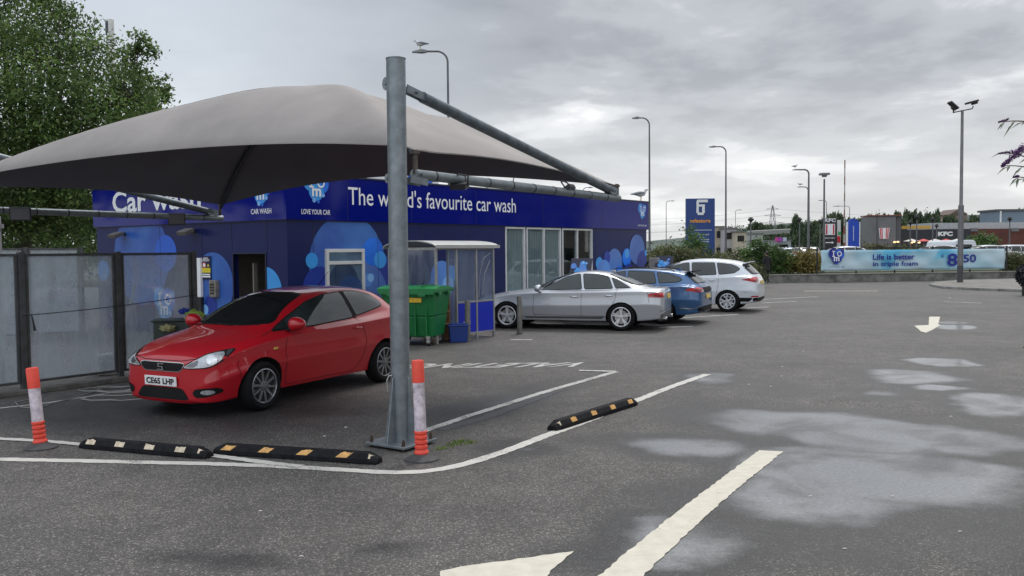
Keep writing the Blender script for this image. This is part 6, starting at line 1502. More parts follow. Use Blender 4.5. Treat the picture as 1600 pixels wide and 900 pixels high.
def head_lamp(px, base_py, top_py, D, label, w=.55, ball=False, zb=.43, group='disc headed lamps'):
    p = W(px, base_py, D); p.z = zb; top = W(px, top_py, D).z; t = thing('post_lamp', label, 'lamp', p, group=group); q = lambda z: Vector((p.x, p.y, z))
    mb = MB(); mb.tube([p, q(top - .3)], [.07, .05], 10); mb.build('pole', M_LMP, t, smooth=50)
    mb = MB()
    if ball:
        mb.lathe([(0, .0), (w * .55, -.05), (w * .62, -.14), (w * .2, -.30), (.06, -.42), (0, -.42)], 16, c=(p.x, p.y, top + .05)); mb.lathe([(0, .12), (w * .3, .09), (w * .52, 0), (0, 0)], 16, c=(p.x, p.y, top + .05))
    else: mb.box(p.x, p.y, top, w * 1.9, .5, .13); mb.box(p.x, p.y, top - .12, w * .8, .3, .12)
    mb.build('lamp_head', M_BLACK if ball else M_HEAD, t, bevel=.02)
head_lamp(1287, 425, 272, 52.5, 'straight lamp post with a flat twin head, left of the red striped mast', .28, zb=.42)
head_lamp(1173, 395, 342, 75, 'disc headed lamp above the dark round shrub', .45, True); head_lamp(1249, 395, 342, 90, 'disc headed lamp left of the black restaurant sign', .45, True); head_lamp(1281, 395, 345, 100, 'disc headed lamp close to the black restaurant sign', .45, True)
for px, tp, D, lb in ((1422, 347, 84, 'post lamp left in the pair by the yellow roof edge'), (1432, 338, 78, 'taller post lamp right in the pair by the yellow roof edge'), (1457, 342, 86, 'post lamp left of the white restaurant lettering'), (1577, 341, 82, 'post lamp in front of the brick wall'), (1463, 352, 96, 'thin post lamp beside the white restaurant lettering')):
    head_lamp(px, 395, tp, D, lb, .35, True, group='car park lamps by the restaurant')
# ------------------------------------------------------------------ signs along the road
def board(name, label, x0, x1, y0, D, zb, col, th=.25, taper=0.0, dz=0.0, rough=.4):
    c = W((x0 + x1) / 2, 390, D); zt = W((x0 + x1) / 2, y0, D).z; hw_ = (x1 - x0) / F * D / 2
    t = thing(name, label, 'sign', (c.x, D, zb)); w = Wall(Vector((c.x - hw_, D, 0)), Vector((c.x + hw_, D, 0)))
    mb = MB(); w.box(mb, 0, w.len, zb + dz, zt, -th, 0); mb.build('panel', pmat(name + '_face', col, rough, var=.06), t, bevel=.02); return t, w, zt
def st(w, par, s, x0, x1, yb, yt, mat, bold=.01): 
    A0, z0 = w.hit(x0, yb); A1, _ = w.hit(x1, yb); _, z1 = w.hit(x0, yt)
    t = text_mb(s, w.P((A0 + A1) / 2, (z0 + z1) / 2, .012), w.d, Vector((0, 0, 1)), abs(A1 - A0), z1 - z0, bold=bold, n=w.n); return t.build('lettering', mat, par)
M_SW = pmat('far_sign_white', (.75, .75, .76), .5, var=.03)
t, w, zt = board('storage_sign', 'big dark blue storage company sign behind the bushes', 1072, 1117, 310, 58, .43, (.008, .045, .20))
st(w, t, 'safestore', 1078, 1110, 348, 342, pmat('sign_orange', (.75, .30, .03), .5), .03)
a, z = w.hit(1096, 326); mb = MB()
w.box(mb, a - .30, a + .42, z + .42, z + .60, .01, .03); w.box(mb, a - .34, a - .18, z - .30, z + .50, .01, .031); w.box(mb, a + .04, a + .22, z - .30, z + .28, .01, .03); w.box(mb, a - .26, a + .14, z - .42, z - .26, .01, .032); w.box(mb, a - .2, a + .14, z + .14, z + .28, .01, .029); mb.build('emblem', M_SW, t)
for s_, y in (('safestore.co.uk', 366), ('Self storage', 374), ('Business storage', 377.5)): st(w, t, s_, 1088, 1108, y + 1.5, y - 1.2, M_SW)
a0_, z_ = w.hit(1082, 360); a1_, _ = w.hit(1112, 360); mb = MB(); w.box(mb, a0_, a1_, z_, z_ + .03, .01, .02); mb.build('rule', M_SW, t)
t, w, zt = board('restaurant_sign', 'black roadside sign with white capitals and an arrow', 1287, 1308, 341, 75, .43, (.02, .02, .022))
st(w, t, 'KFC', 1288, 1306, 347, 341.5, M_SW, .04); a, z = w.hit(1297, 358); M_REDS = pmat('sign_red_stripe', (.55, .02, .03), .5)
mb = MB(); w.box(mb, a - .42, a + .42, z - .5, z + .45, .01, .02, 0)
for k in (-.36, .24): w.box(mb, a + k, a + k + .12, z - .45, z + .4, .02, .03, 1)
mb.build('emblem', [M_SW, M_REDS], t); st(w, t, 'DRIVE THRU', 1289, 1304, 373, 371, M_SW)
a, z = w.hit(1296, 379); mb = MB(); w.box(mb, a - .35, a + .2, z - .04, z + .04, .01, .02); mb.add([w.P(a + .2, z - .12, .02), w.P(a + .38, z, .02), w.P(a + .2, z + .12, .02)], [(0, 1, 2)]); mb.build('arrow', M_SW, t)
t, w, zt = board('price_sign', 'narrow white green and red sign right of the black restaurant sign', 1309, 1313.5, 344, 76, .43, (.6, .6, .58))
mb = MB(); a0_, z0_ = w.hit(1309, 379); a1_, z1_ = w.hit(1313.5, 369); w.box(mb, a0_ - .2, a1_ - .03, z0_, z1_, .01, .03, 0); _, z2_ = w.hit(1310, 362); _, z3_ = w.hit(1310, 367); w.box(mb, a0_ + .02, a1_ - .02, z3_, z2_, .01, .03, 1); mb.build('colour_band', [M_REDS, pmat('sign_green', (.02, .35, .08), .5)], t)
t, w, zt = board('blue_totem', 'bright blue framed totem sign right of the striped mast', 1324, 1343, 347, 70, .43, (.012, .06, .42))
mb = MB(); w.box(mb, -.04, .03, .43, zt, -.26, .03); w.box(mb, w.len - .03, w.len + .04, .43, zt, -.26, .03); mb.build('edge', M_SW, t)
mb = MB(); 
for k in range(9): a, z = w.hit(1333.5, 354 + k * 2.6); w.box(mb, a - .03, a + .03, z - .05, z + .03, .005, .02)
mb.build('small_letters', M_SW, t)
a_, z_ = w.hit(1333.5, 346); mb = MB(); mb.prism([w.P(0, zt, -.2), w.P(w.len, zt, -.2), w.P(w.len * .8, zt + .18, -.2), w.P(w.len * .5, zt + .3, -.2), w.P(w.len * .2, zt + .18, -.2)], w.n * .18); mb.build('cap', pmat('totem_cap', (.01, .05, .38), .5), t)
p = W(1319, 395, 66); zt = W(1319, 250, 66).z; t = thing('striped_mast', 'thin red and white banded mast beside the blue totem', 'mast', (p.x, p.y, .43)); mb = MB(); n_ = 13
for k in range(n_): mb.tube([Vector((p.x, p.y, .43 + (zt - .43) * k / n_)), Vector((p.x, p.y, .43 + (zt - .43) * (k + 1) / n_))], .075 if k < 5 else .045, 8, m=k % 2)
mb.build('shaft', [pmat('mast_red', (.22, .07, .06), .6), pmat('mast_pale', (.38, .36, .35), .6)], t)
# ------------------------------------------------------------------ restaurant and neighbours
DK = 100.0
def far_box(mb, x0, x1, y0, D, depth, zb=.43, m=0):
    a, b = W(x0, y0, D), W(x1, y0, D); mb.box((a.x + b.x) / 2, D + depth / 2, (zb + (a.z + b.z) / 2) / 2, b.x - a.x, depth, (a.z + b.z) / 2 - zb, m); return a, b
rt = thing('restaurant', 'low restaurant with a grey tower, black front and white capitals', 'building', (W(1440, 390, DK).x, DK, .43))
M_GT = pmat('grey_cladding', (.15, .15, .155), .6, var=.15, scale=.4); M_GT2 = pmat('dark_grey_cladding', (.09, .09, .095), .6); M_BKC = pmat('black_cladding', (.018, .02, .028), .5)
mb = MB(); far_box(mb, 1362, 1400, 338, DK, 3.0); mb.build('tower', M_GT, rt); mb = MB(); far_box(mb, 1400.3, 1408, 338.5, DK + .4, 3.0); far_box(mb, 1370, 1372, 338.5, DK - .05, .1); mb.build('tower_side', M_GT2, rt)
mb = MB(); a, b = W(1361, 337.5, DK), W(1409, 337.5, DK); mb.box((a.x + b.x) / 2, DK + 1.5, a.z + .05, b.x - a.x, 3.3, .12); mb.build('tower_coping', pmat('coping_red', (.22, .07, .05), .6), rt)
mb = MB(); far_box(mb, 1400.5, 1517, 358.5, DK + 1.0, 2.4); mb.build('front', M_BKC, rt)
mb = MB(); a, b = W(1408, 353, DK + 2), W(1453, 353, DK + 2); mb.box((a.x + b.x) / 2, DK + 2, (a.z + W(1430, 357.8, DK + 2).z) / 2, b.x - a.x, .4, .36); mb.build('yellow_parapet', pmat('parapet_yellow', (.55, .32, .05), .5), rt)
wk = Wall(Vector((W(1362, 390, DK).x, DK - .02, 0)), Vector((W(1700, 390, DK).x, DK - .02, 0)))
wf = Wall(Vector((W(1362, 390, DK + .98).x, DK + .98, 0)), Vector((W(1700, 390, DK + .98).x, DK + .98, 0)))
st(wf, rt, 'KFC', 1465.5, 1488.5, 369, 362, M_SW, .06)
a, z = wk.hit(1381, 366); mb = MB(); mb.prism([wk.P(a - .62, z + .72, .02), wk.P(a + .62, z + .72, .02), wk.P(a + .48, z - .55, .02), wk.P(a - .48, z - .55, .02)], wk.n * .08)
e = mb.build('emblem_panel', M_SW, rt); PM[e] = PM[rt]; mb = MB()
for k in (-.53, -.33, .21, .41): mb.prism([wk.P(a + k, z + .70, .11), wk.P(a + k + .12, z + .70, .11), wk.P(a + (k + .12) * .8, z - .53, .11), wk.P(a + k * .8, z - .53, .11)], wk.n * .01)
mb.build('stripe', M_REDS, e)
mb = MB(); rnd = random.Random(6)
for k, px in enumerate((1424, 1443, 1461, 1478, 1495)):
    p = W(px, 377, DK - 4); mb.add([p + Vector((.9 * math.cos(q), .9 * math.sin(q), 0)) for q in [i * math.pi / 4 for i in range(8)]] + [p + Vector((0, 0, .28))], [(i, (i + 1) % 8, 8) for i in range(8)], k % 2); mb.tube([p, Vector((p.x, p.y, .43))], .03, 5, m=1)
tag(mb.build('parasols', [pmat('parasol_white', (.6, .55, .5), .7), pmat('parasol_red', (.5, .04, .04), .7)], loc=(W(1460, 390, 96).x, 96, .43)), 'row of small red and white parasols in front of the black restaurant', 'parasols')
mb = MB(); rnd = random.Random(7)
for px in (1398, 1403, 1424, 1428, 1436): p = W(px, 379 + rnd.uniform(-1.5, 1), DK - .5); mb.box(p.x, p.y, p.z, .25, .05, .16)
o = mb.build('lit_window', pmat('warm_light', (1, .7, .35), .5, emit=((1, .65, .3), 2.0)), rt)
bw = thing('brick_building', 'long red brick building with a pale roof band behind the car park', 'building', (W(1570, 390, 103).x, 103, .43))
M_BRK = pmat('red_brick', (.115, .040, .030), .85, var=.25, scale=.5)
mb = MB(); far_box(mb, 1515.5, 1760, 357, 103, 6); mb.build('wall', M_BRK, bw)
mb = MB(); a, b = W(1453, 352, 104), W(1760, 351, 104); mb.box((a.x + b.x) / 2, 107, a.z - .1, b.x - a.x, 6, .75); mb.build('roof', pmat('pale_roof', (.40, .41, .42), .6, var=.1), bw)
mb = MB(); 
for px in (1518, 1582): q = W(px, 359, 102.95); mb.box(q.x + .3, 102.93, q.z, .9, .06, .4)
mb.build('vent_panel', M_GT, bw)
wh = thing('warehouse', 'blue grey metal warehouse rising behind the brick building', 'building', (W(1580, 390, 135).x, 135, .43))
mb = MB(); far_box(mb, 1558, 1800, 329, 135, 5); mb.build('wall', pmat('warehouse_blue', (.17, .22, .29), .55, var=.12, scale=.2), wh); mb = MB(); far_box(mb, 1563, 1565, 330, 134.8, .3); mb.build('pilaster', M_SW, wh)
mb = MB(); a, b = W(1556, 328.5, 135), W(1800, 328.5, 135); mb.box((a.x + b.x) / 2, 137.6, a.z, b.x - a.x, 5.6, .3); mb.build('roof', M_GT2, wh)
# pale buildings left of the pylon
def shop(x0, x1, y0, D, label, col, seed, floors=2, bay=1.6):
    a, b = W(x0, y0, D), W(x1, y0, D); t = thing('shop_building', label, 'building', ((a.x + b.x) / 2, D, .43), group='pale far buildings by the road')
    mb = MB(); far_box(mb, x0, x1, y0, D, 10); mb.build('wall', pmat('render_%d' % seed, col, .7, var=.12, scale=.4), t)
    mb = MB(); mb.box((a.x + b.x) / 2, D + 5, a.z + .08, b.x - a.x + .3, 10.3, .16); mb.build('roof', M_GT, t)
    n_ = max(1, int((b.x - a.x) / bay)); h_ = (a.z - .43) / floors; rnd = random.Random(seed)
    for f_ in range(floors):
        for k in range(n_):
            x = a.x + (b.x - a.x) * (k + .5) / n_; mb = MB(); mb.box(x, D - .02, .43 + h_ * (f_ + .55), (b.x - a.x) / n_ * .6, .08, h_ * .42); mb.build('window', M_CGL, t)
shop(1117, 1131, 355, 120, 'cream far building right against the blue storage sign', (.42, .36, .27), 1, 2, 2.2); shop(1131, 1151, 358, 118, 'pale grey far building with a row of upper windows', (.40, .40, .40), 2); shop(1149, 1166, 363, 116, 'low cream far building left of the dark shrub', (.46, .41, .32), 3, 2, 2.4)
shop(1166, 1192, 366, 135, 'low pale far building behind the dark shrub', (.38, .40, .38), 4, 1, 4)
shop(1213, 1236, 376, 150, 'small low shop with pink and blue signs on its front', (.30, .33, .34), 5, 1, 5)
for px, c_ in ((1214, (.5, .05, .3)), (1219, (.35, .05, .4)), (1226, (.45, .5, .6))):
    q = W(px, 374, 149.5); mb = MB(); mb.box(q.x, q.y, q.z, .6, .15, .7); tag(mb.build('shop_sign', pmat('shopsign%d' % px, c_, .5), loc=q), {1214: 'tiny pink sign on the small low shop', 1219: 'tiny purple sign on the small low shop', 1226: 'tiny pale sign on the small low shop'}[px], 'sign')
mb = MB(); a, b = W(1140, 366, 200), W(1250, 360, 215); mb.beam(a, b, 6, 1.0)
for k in range(5): q = a.lerp(b, k / 4); mb.beam(q + Vector((0, 0, -.5)), Vector((q.x, q.y, .4)), 1, 1, upv=(0, 1, 0))
tag(mb.build('flyover', pmat('flyover_concrete', (.30, .31, .30), .8), loc=(a.x, a.y, .4)), 'pale concrete flyover deck crossing the far background', 'bridge')
# pylon
p = W(1207, 395, 430); py_ = thing('pylon', 'tall lattice electricity pylon on the skyline', 'pylon', (p.x, p.y, .4)); H = W(1207, 321, 430).z - .4; M_PYL = pmat('pylon_grey', (.16, .17, .18), .6)
mb = LM(py_); lv = [(0, 3.4), (.3, 2.2), (.55, 1.3), (.8, .8), (1, .15)]
for (h0, w0), (h1, w1_) in zip(lv[:-1], lv[1:]):
    for sx_ in (-1, 1):
        for sy_ in (-1, 1): mb.tube([Vector((sx_ * w0, sy_ * w0, h0 * H)), Vector((sx_ * w1_, sy_ * w1_, h1 * H))], .14, 4)
    for sx_ in (-1, 1): mb.tube([Vector((-sx_ * w0, -w0, h0 * H)), Vector((sx_ * w1_, -w1_, h1 * H))], .09, 4); mb.tube([Vector((-w1_, -w1_, h1 * H)), Vector((w1_, -w1_, h1 * H))], .09, 4)
mb.build('tower', M_PYL, py_)
mb = LM(py_)
for h_, w_ in ((.62, 5), (.78, 4.2), (.92, 3.2)): mb.tube([Vector((-w_, 0, h_ * H)), Vector((0, 0, h_ * H + .9)), Vector((w_, 0, h_ * H))], .10, 4); mb.tube([Vector((-w_, 0, h_ * H)), Vector((w_, 0, h_ * H))], .10, 4)
mb.build('cross_arm', M_PYL, py_)
mb = MB()
for s_, h_, w_ in ((-1, .62, 5), (1, .62, 5), (1, .92, 3.2), (-1, .78, 4.2)):
    q = Vector((p.x + s_ * w_, p.y, .4 + h_ * H)); mb.tube(catenary(q, q + Vector((-160, 40, 2)), 5), .05, 3); mb.tube(catenary(q, q + Vector((190, -60, 0)), 6), .05, 3)
tag(mb.build('power_lines', M_PYL, loc=(p.x, p.y, 20)), 'thin power lines strung from the pylon both ways', 'power lines')
# ------------------------------------------------------------------ distant trees and hills
protos = []
def far_tree(label, px, top_py, D, wpx, proto, mat=M_LEAFF):
    top = W(px, top_py, D); zb = .42; h = top.z - zb; w_ = wpx / F * D / 2
    if proto not in FT:
        t = thing('distant_tree', label, 'tree', (top.x, D, zb), group='trees on the skyline'); rnd = random.Random(proto); mb = LM(t); mb.tube([Vector((0, 0, 0)), Vector((0, 0, 5))], [.35, .2], 6)
        for k in range(5): mb.tube([Vector((0, 0, 3.5)), Vector((rnd.uniform(-2.5, 2.5), rnd.uniform(-2, 2), rnd.uniform(6, 8.5)))], [.15, .04], 5)
        mb.build('trunk', M_BARK, t)
        bl = [(top.x + rnd.uniform(-2.6, 2.6), D + rnd.uniform(-2, 2), zb + rnd.uniform(2.6, 7.6), rnd.uniform(1.5, 2.4), rnd.uniform(1.5, 2.2), rnd.uniform(1.4, 2.1)) for _ in range(11)]
        leaf_cloud('crown', bl, 7500, .72, mat, t, proto, cr_=.62, clump=14, shell=.25); FT[proto] = t; o = t
    else: o = dup(FT[proto], loc=(top.x, D, zb), rz=proto * 1.3 + px, label=label)
    o.scale = (w_ / 4.2, w_ / 4.2, h / 9.6)
FT = {}; rnd = random.Random(12)
rows = [(1090, 372, 260, 40), (1128, 350, 300, 16), (1143, 352, 300, 14), (1185, 346, 290, 34), (1203, 347, 280, 26), (1221, 344, 270, 24), (1246, 331, 190, 20), (1236, 350, 240, 22), (1268, 340, 210, 26), (1256, 342, 230, 26), (1292, 330, 200, 34), (1308, 331, 190, 30), (1324, 334, 190, 26), (1341, 333, 180, 26), (1356, 331, 170, 30), (1338, 344, 160, 24), (1375, 328, 165, 30), (1392, 330, 160, 26), (1408, 326, 158, 26), (1425, 326, 165, 30), (1440, 324, 175, 34), (1420, 340, 150, 26), (1462, 322, 170, 14), (1464, 332, 160, 18), (1483, 330, 200, 26), (1508, 334, 190, 26), (1527, 332, 185, 28), (1545, 334, 190, 28), (1516, 340, 160, 22), (1568, 333, 250, 26), (1592, 323, 260, 30), (1610, 324, 260, 34), (1350, 350, 140, 28), (1280, 352, 150, 30), (1232, 362, 170, 28), (1205, 368, 180, 28)]
for i, (px, tp, D, wpx) in enumerate(rows):
    dark = i % 3
    far_tree('skyline tree rising %s' % ['above the blue storage sign edge', 'just right of the blue storage sign', 'above the cream far buildings', 'left of the pylon foot', 'under the pylon', 'right of the pylon', 'as a bare topped tall crown left of the gull lamp', 'behind the pink shop signs', 'behind the gull lamp', 'between gull lamp and disc lamp', 'behind the black roadside sign, left one', 'behind the black roadside sign, right one', 'behind the blue totem, left one', 'behind the blue totem, right one', 'left of the grey tower, nearest it', 'low, directly left of the grey tower', 'above the grey tower, left half', 'above the grey tower, right half', 'right of the grey tower top', 'above the yellow roof edge, left one', 'above the yellow roof edge, right one', 'low, just over the yellow roof edge', 'alone and slender above the white capitals', 'lower, beneath the slender crown', 'in front of the brown gabled house', 'left of the floodlight pole shaft', 'right of the floodlight pole shaft', 'left of the blue grey warehouse', 'low over the pale roof band', 'behind the warehouse, left one', 'behind the warehouse, right one', 'at the right edge behind the warehouse', 'low, behind the blue totem base', 'low, behind the black roadside sign', 'low, behind the shop with pink signs', 'low, behind the dark round shrub'][i], px, tp, D, wpx, 40 + i % 4)
def hill(name, pts, D, mat, depth=120):
    mb = MB(); fr = [W(x, y, D) for x, y in pts]; vs = []
    for p in fr: vs += [Vector((p.x, D - 60, .3)), p, Vector((p.x, D + depth, .3))]
    mb.add(vs, [(3 * i + j, 3 * i + j + 1, 3 * i + j + 4, 3 * i + j + 3) for i in range(len(fr) - 1) for j in range(2)]); return tag(mb.build(name, mat, smooth=80), kind='structure')
hill('hill', [(-400, 372), (-100, 380), (300, 384), (700, 384), (1000, 378), (1100, 368), (1150, 358), (1200, 352), (1260, 346), (1330, 342), (1420, 338), (1500, 336), (1600, 334), (1750, 330), (1950, 345)], 560, pmat('wooded_hill', (.075, .10, .085), .95, var=.35, scale=.06))
wood = []
rs_ = random.Random(3)
for k in range(70):
    px = 1120 + k * 8.2; p = W(px, 360 - (px - 1120) * .04 + rs_.uniform(-5, 3), 500 + rs_.uniform(-30, 30)); wood.append((p.x, p.y, p.z - 4, 4.5, 4, 5))
tag(leaf_cloud('distant_wood', wood, 16000, 1.5, M_LEAFF, None, 77, cr_=2.4, loc=(180, 500, .4), clump=12), 'far wooded ridge along the skyline', 'wood', kind='stuff')
# houses on the hill
def house(px, y_eave, D, wpx, label, col, roofc, seed):
    e = W(px, y_eave, D); w_ = wpx / F * D; t = thing('hill_house', label, 'house', (e.x, D, .4), group='houses on the hill'); zb = e.z - 3.2 
    mb = MB(); mb.box(e.x, D, (e.z + .4) / 2, w_, 8, e.z - .4); mb.build('wall', pmat('house%d' % seed, col, .8), t)
    mb = MB(); mb.prism([Vector((e.x - w_ / 2 - .3, D - 4.3, e.z)), Vector((e.x + w_ / 2 + .3, D - 4.3, e.z)), Vector((e.x, D - 4.3, e.z + w_ * .32))], (0, 8.6, 0)); mb.build('roof', pmat('hroof%d' % seed, roofc, .8), t)
    for s_ in (-.25, .25): mb = MB(); mb.box(e.x + w_ * s_, D - 4.02, e.z - 1.5, w_ * .16, .1, 1.3); mb.build('window', M_CGL, t)
house(1486, 336, 240, 26, 'brown gabled house on the hill left of the floodlight pole', (.22, .16, .13), (.12, .08, .07), 1)
house(1452, 347, 230, 14, 'small pale house left of the slender skyline tree', (.40, .40, .40), (.2, .19, .18), 2); house(1474, 347, 235, 18, 'pale low house below the brown gabled one', (.42, .40, .38), (.2, .15, .12), 3); house(1553, 340, 260, 12, 'small pale house left of the warehouse', (.42, .42, .42), (.18, .12, .1), 4)
# planting between road and restaurant
def pl(x0, x1, y, D, r, k, seed): return [grd(x0 + (x1 - x0) * i / (k - 1), D, y + random.Random(seed + i).uniform(-2, 2), r) for i in range(k)]
bush('hedge', 'low reddish green hedge in front of the restaurant', pl(1346, 1400, 385, 79, 1.5, 6, 1), 5200, .22, leaf_mat('hedge_leaf', [(.10, .10, .04), (.13, .09, .06), (.09, .13, .04), (.17, .14, .05)]), 31, .5)
bush('hedge', 'low green hedge left of the white van', pl(1405, 1490, 386, 79, 1.4, 8, 5), 5500, .22, M_LEAFB, 32, .5)
bush('ornamental_tree', 'bright small tree in front of the brick building', [grd(1533, 92, 366, 1.6), grd(1525, 92, 374, 1.2), grd(1541, 92, 372, 1.2)], 4200, .3, M_LEAFG, 33, .6)
# vans and cars beyond the banner
van = W(1508, 390, 72); van.z = .43; t = thing('white_van', 'white panel van parked beyond the banner, seen end on', 'van', van); Mv = PM[t]
mb = LM(t); H_ = W(1508, 375, 72).z - .43
mb.prism([(-1.0, 0, .35), (1.0, 0, .35), (1.0, 0, H_ * .72), (.86, 0, H_ - .12), (.7, 0, H_), (-.7, 0, H_), (-.86, 0, H_ - .12), (-1.0, 0, H_ * .72)], (0, 4.8, 0)); mb.build('body', M_PWHT, t, bevel=.06)
mb = LM(t); mb.box(-.1, -.01, H_ * .72, 1.3, .03, H_ * .20); mb.build('window', M_CGL, t)
for x in (-.85, .85):
    for y in (.9, 3.9): mb = LM(t); mb.lathe([(0, -.1), (.33, -.1), (.35, 0), (.33, .1), (0, .1)], 18, c=(x, y, .35), axis='X'); mb.build('wheel', M_TYRE, t)
    mb = LM(t); mb.box(x * .93, -.02, .95, .16, .05, .5); mb.build('tail_light', M_RED, t)
def far_car(px, D, rz, label, col, base=0):
    p = W(px, 390, D); o = dup(FC, loc=(p.x, D, .43), rz=rz, label=label); 
    mt = paint_mat('far_paint_%d' % px, col, .2, .4)
    for k in kids(o):
        if k.name.startswith('body'):
            k.material_slots[0].link = 'OBJECT'; k.material_slots[0].material = mt
    return o
WHT2 = dict(WHT); WHT2['gaps'] = WHT['gaps'][:1]
FC, P_, add = build_car('distant_car', 'white distant car parked just beyond the left half of the banner', WHT2, M_PWHT, group='distant cars beyond the wall'); both(lambda s_: tl(s_, [(.16, .98), (.44, .90), (.74, .90), (.82, .99), (.66, 1.06), (.40, 1.05)], [(.40, .93), (.70, .925), (.72, .97), (.42, .98)]))
p = W(1458, 390, 66); FC.location = (p.x, 66, .43); FC.rotation_euler = (0, 0, R(170))
for px, D, rz, lb, c_ in ((1478, 64, 8, 'dark distant car left of the white van', (.03, .03, .035)), (1532, 65, 175, 'silver distant car right of the floodlight pole', (.4, .42, .44)), (1588, 66, 10, 'pale distant car above the right end of the banner', (.6, .62, .65)), (1310, 63, 185, 'white distant car below the price sign', (.6, .62, .64)),
                     (1206, 56, 10, 'grey car half hidden behind the standing person', (.2, .22, .25)), (1230, 90, 75, 'light blue distant car on the road left of the lit one', (.25, .35, .5)), (1255, 100, -80, 'distant oncoming car with its headlamps lit', (.25, .2, .18)), (1270, 92, 70, 'white distant car on the road right of the lit one', (.6, .6, .6)), (1600, 68, 8, 'white distant car cut by the right edge of the photo', (.6, .62, .65)), (1215, 110, 80, 'dark distant car far up the road', (.05, .05, .06))):
    o = far_car(px, D, R(rz), lb, c_)
    if px == 1255:
        mb = MB(); mb.M = None
        for y in (-.62, .62):
            m_ = MB(); m_.lathe([(0, 2.18), (.09, 2.18), (.09, 2.14), (0, 2.14)], 12, c=(0, y, .78), axis='X'); hl = m_.build('headlight', pmat('lit_lamp', (1, .9, .7), .3, emit=((1, .8, .5), 14)), o, local=True)
# ------------------------------------------------------------------ gulls
M_GUL = pmat('gull_white', (.55, .55, .54), .7); M_GULG = pmat('gull_grey', (.22, .23, .25), .7); M_BEAK = pmat('gull_beak', (.5, .35, .05), .5)
def gull(p, s_, heading, label):
    t = thing('gull', label, 'gull', p, rz=heading, group='gulls perched on roof and lamps')
    mb = LM(t); mb.tube([Vector((-.24, 0, .20)) * s_, Vector((-.13, 0, .215)) * s_, Vector((-.02, 0, .21)) * s_, Vector((.09, 0, .23)) * s_, Vector((.14, 0, .29)) * s_, Vector((.165, 0, .335)) * s_, Vector((.20, 0, .345)) * s_, Vector((.235, 0, .335)) * s_],
                    [.012 * s_, .055 * s_, .085 * s_, .075 * s_, .043 * s_, .042 * s_, .038 * s_, .012 * s_], 12); mb.build('body', M_GUL, t, smooth=70)
    for y in (-1, 1):
        mb = LM(t); mb.tube([Vector((.09, y * .055, .245)) * s_, Vector((-.06, y * .075, .245)) * s_, Vector((-.22, y * .04, .215)) * s_, Vector((-.33, y * .02, .205)) * s_], [.03 * s_, .045 * s_, .03 * s_, .008 * s_], 8); mb.build('wing', M_GULG, t, smooth=70)
        mb = LM(t); mb.tube([Vector((.02, y * .035, .15)) * s_, Vector((.0, y * .035, .0)) * s_, Vector((.05, y * .035, .004)) * s_], .008 * s_, 5); mb.build('leg', M_BEAK, t)
    mb = LM(t); mb.tube([Vector((.225, 0, .338)) * s_, Vector((.285, 0, .322)) * s_], [.012 * s_, .004 * s_], 6); mb.build('beak', M_BEAK, t)
ga, _ = WL.hit(1003, 312); gp_ = WL.P(ga, ZT + .035, -.05); gull(gp_, 1.15, R(15), 'gull perched on the right end of the building roof')
q = W(657, 80, 37); gull(Vector((q.x, 37, W(657, 80, 37).z + .06)), 1.15, R(170), 'gull perched on the head of the lamp behind the canopy')
q = W(1242, 265, 88); gull(Vector((q.x, 88, q.z + .08)), 1.2, R(10), 'tiny gull on the taller far lamp'); q = W(1250, 292, 110); gull(Vector((q.x, 110, q.z + .08)), 1.2, R(160), 'tiny gull on the shorter far lamp')
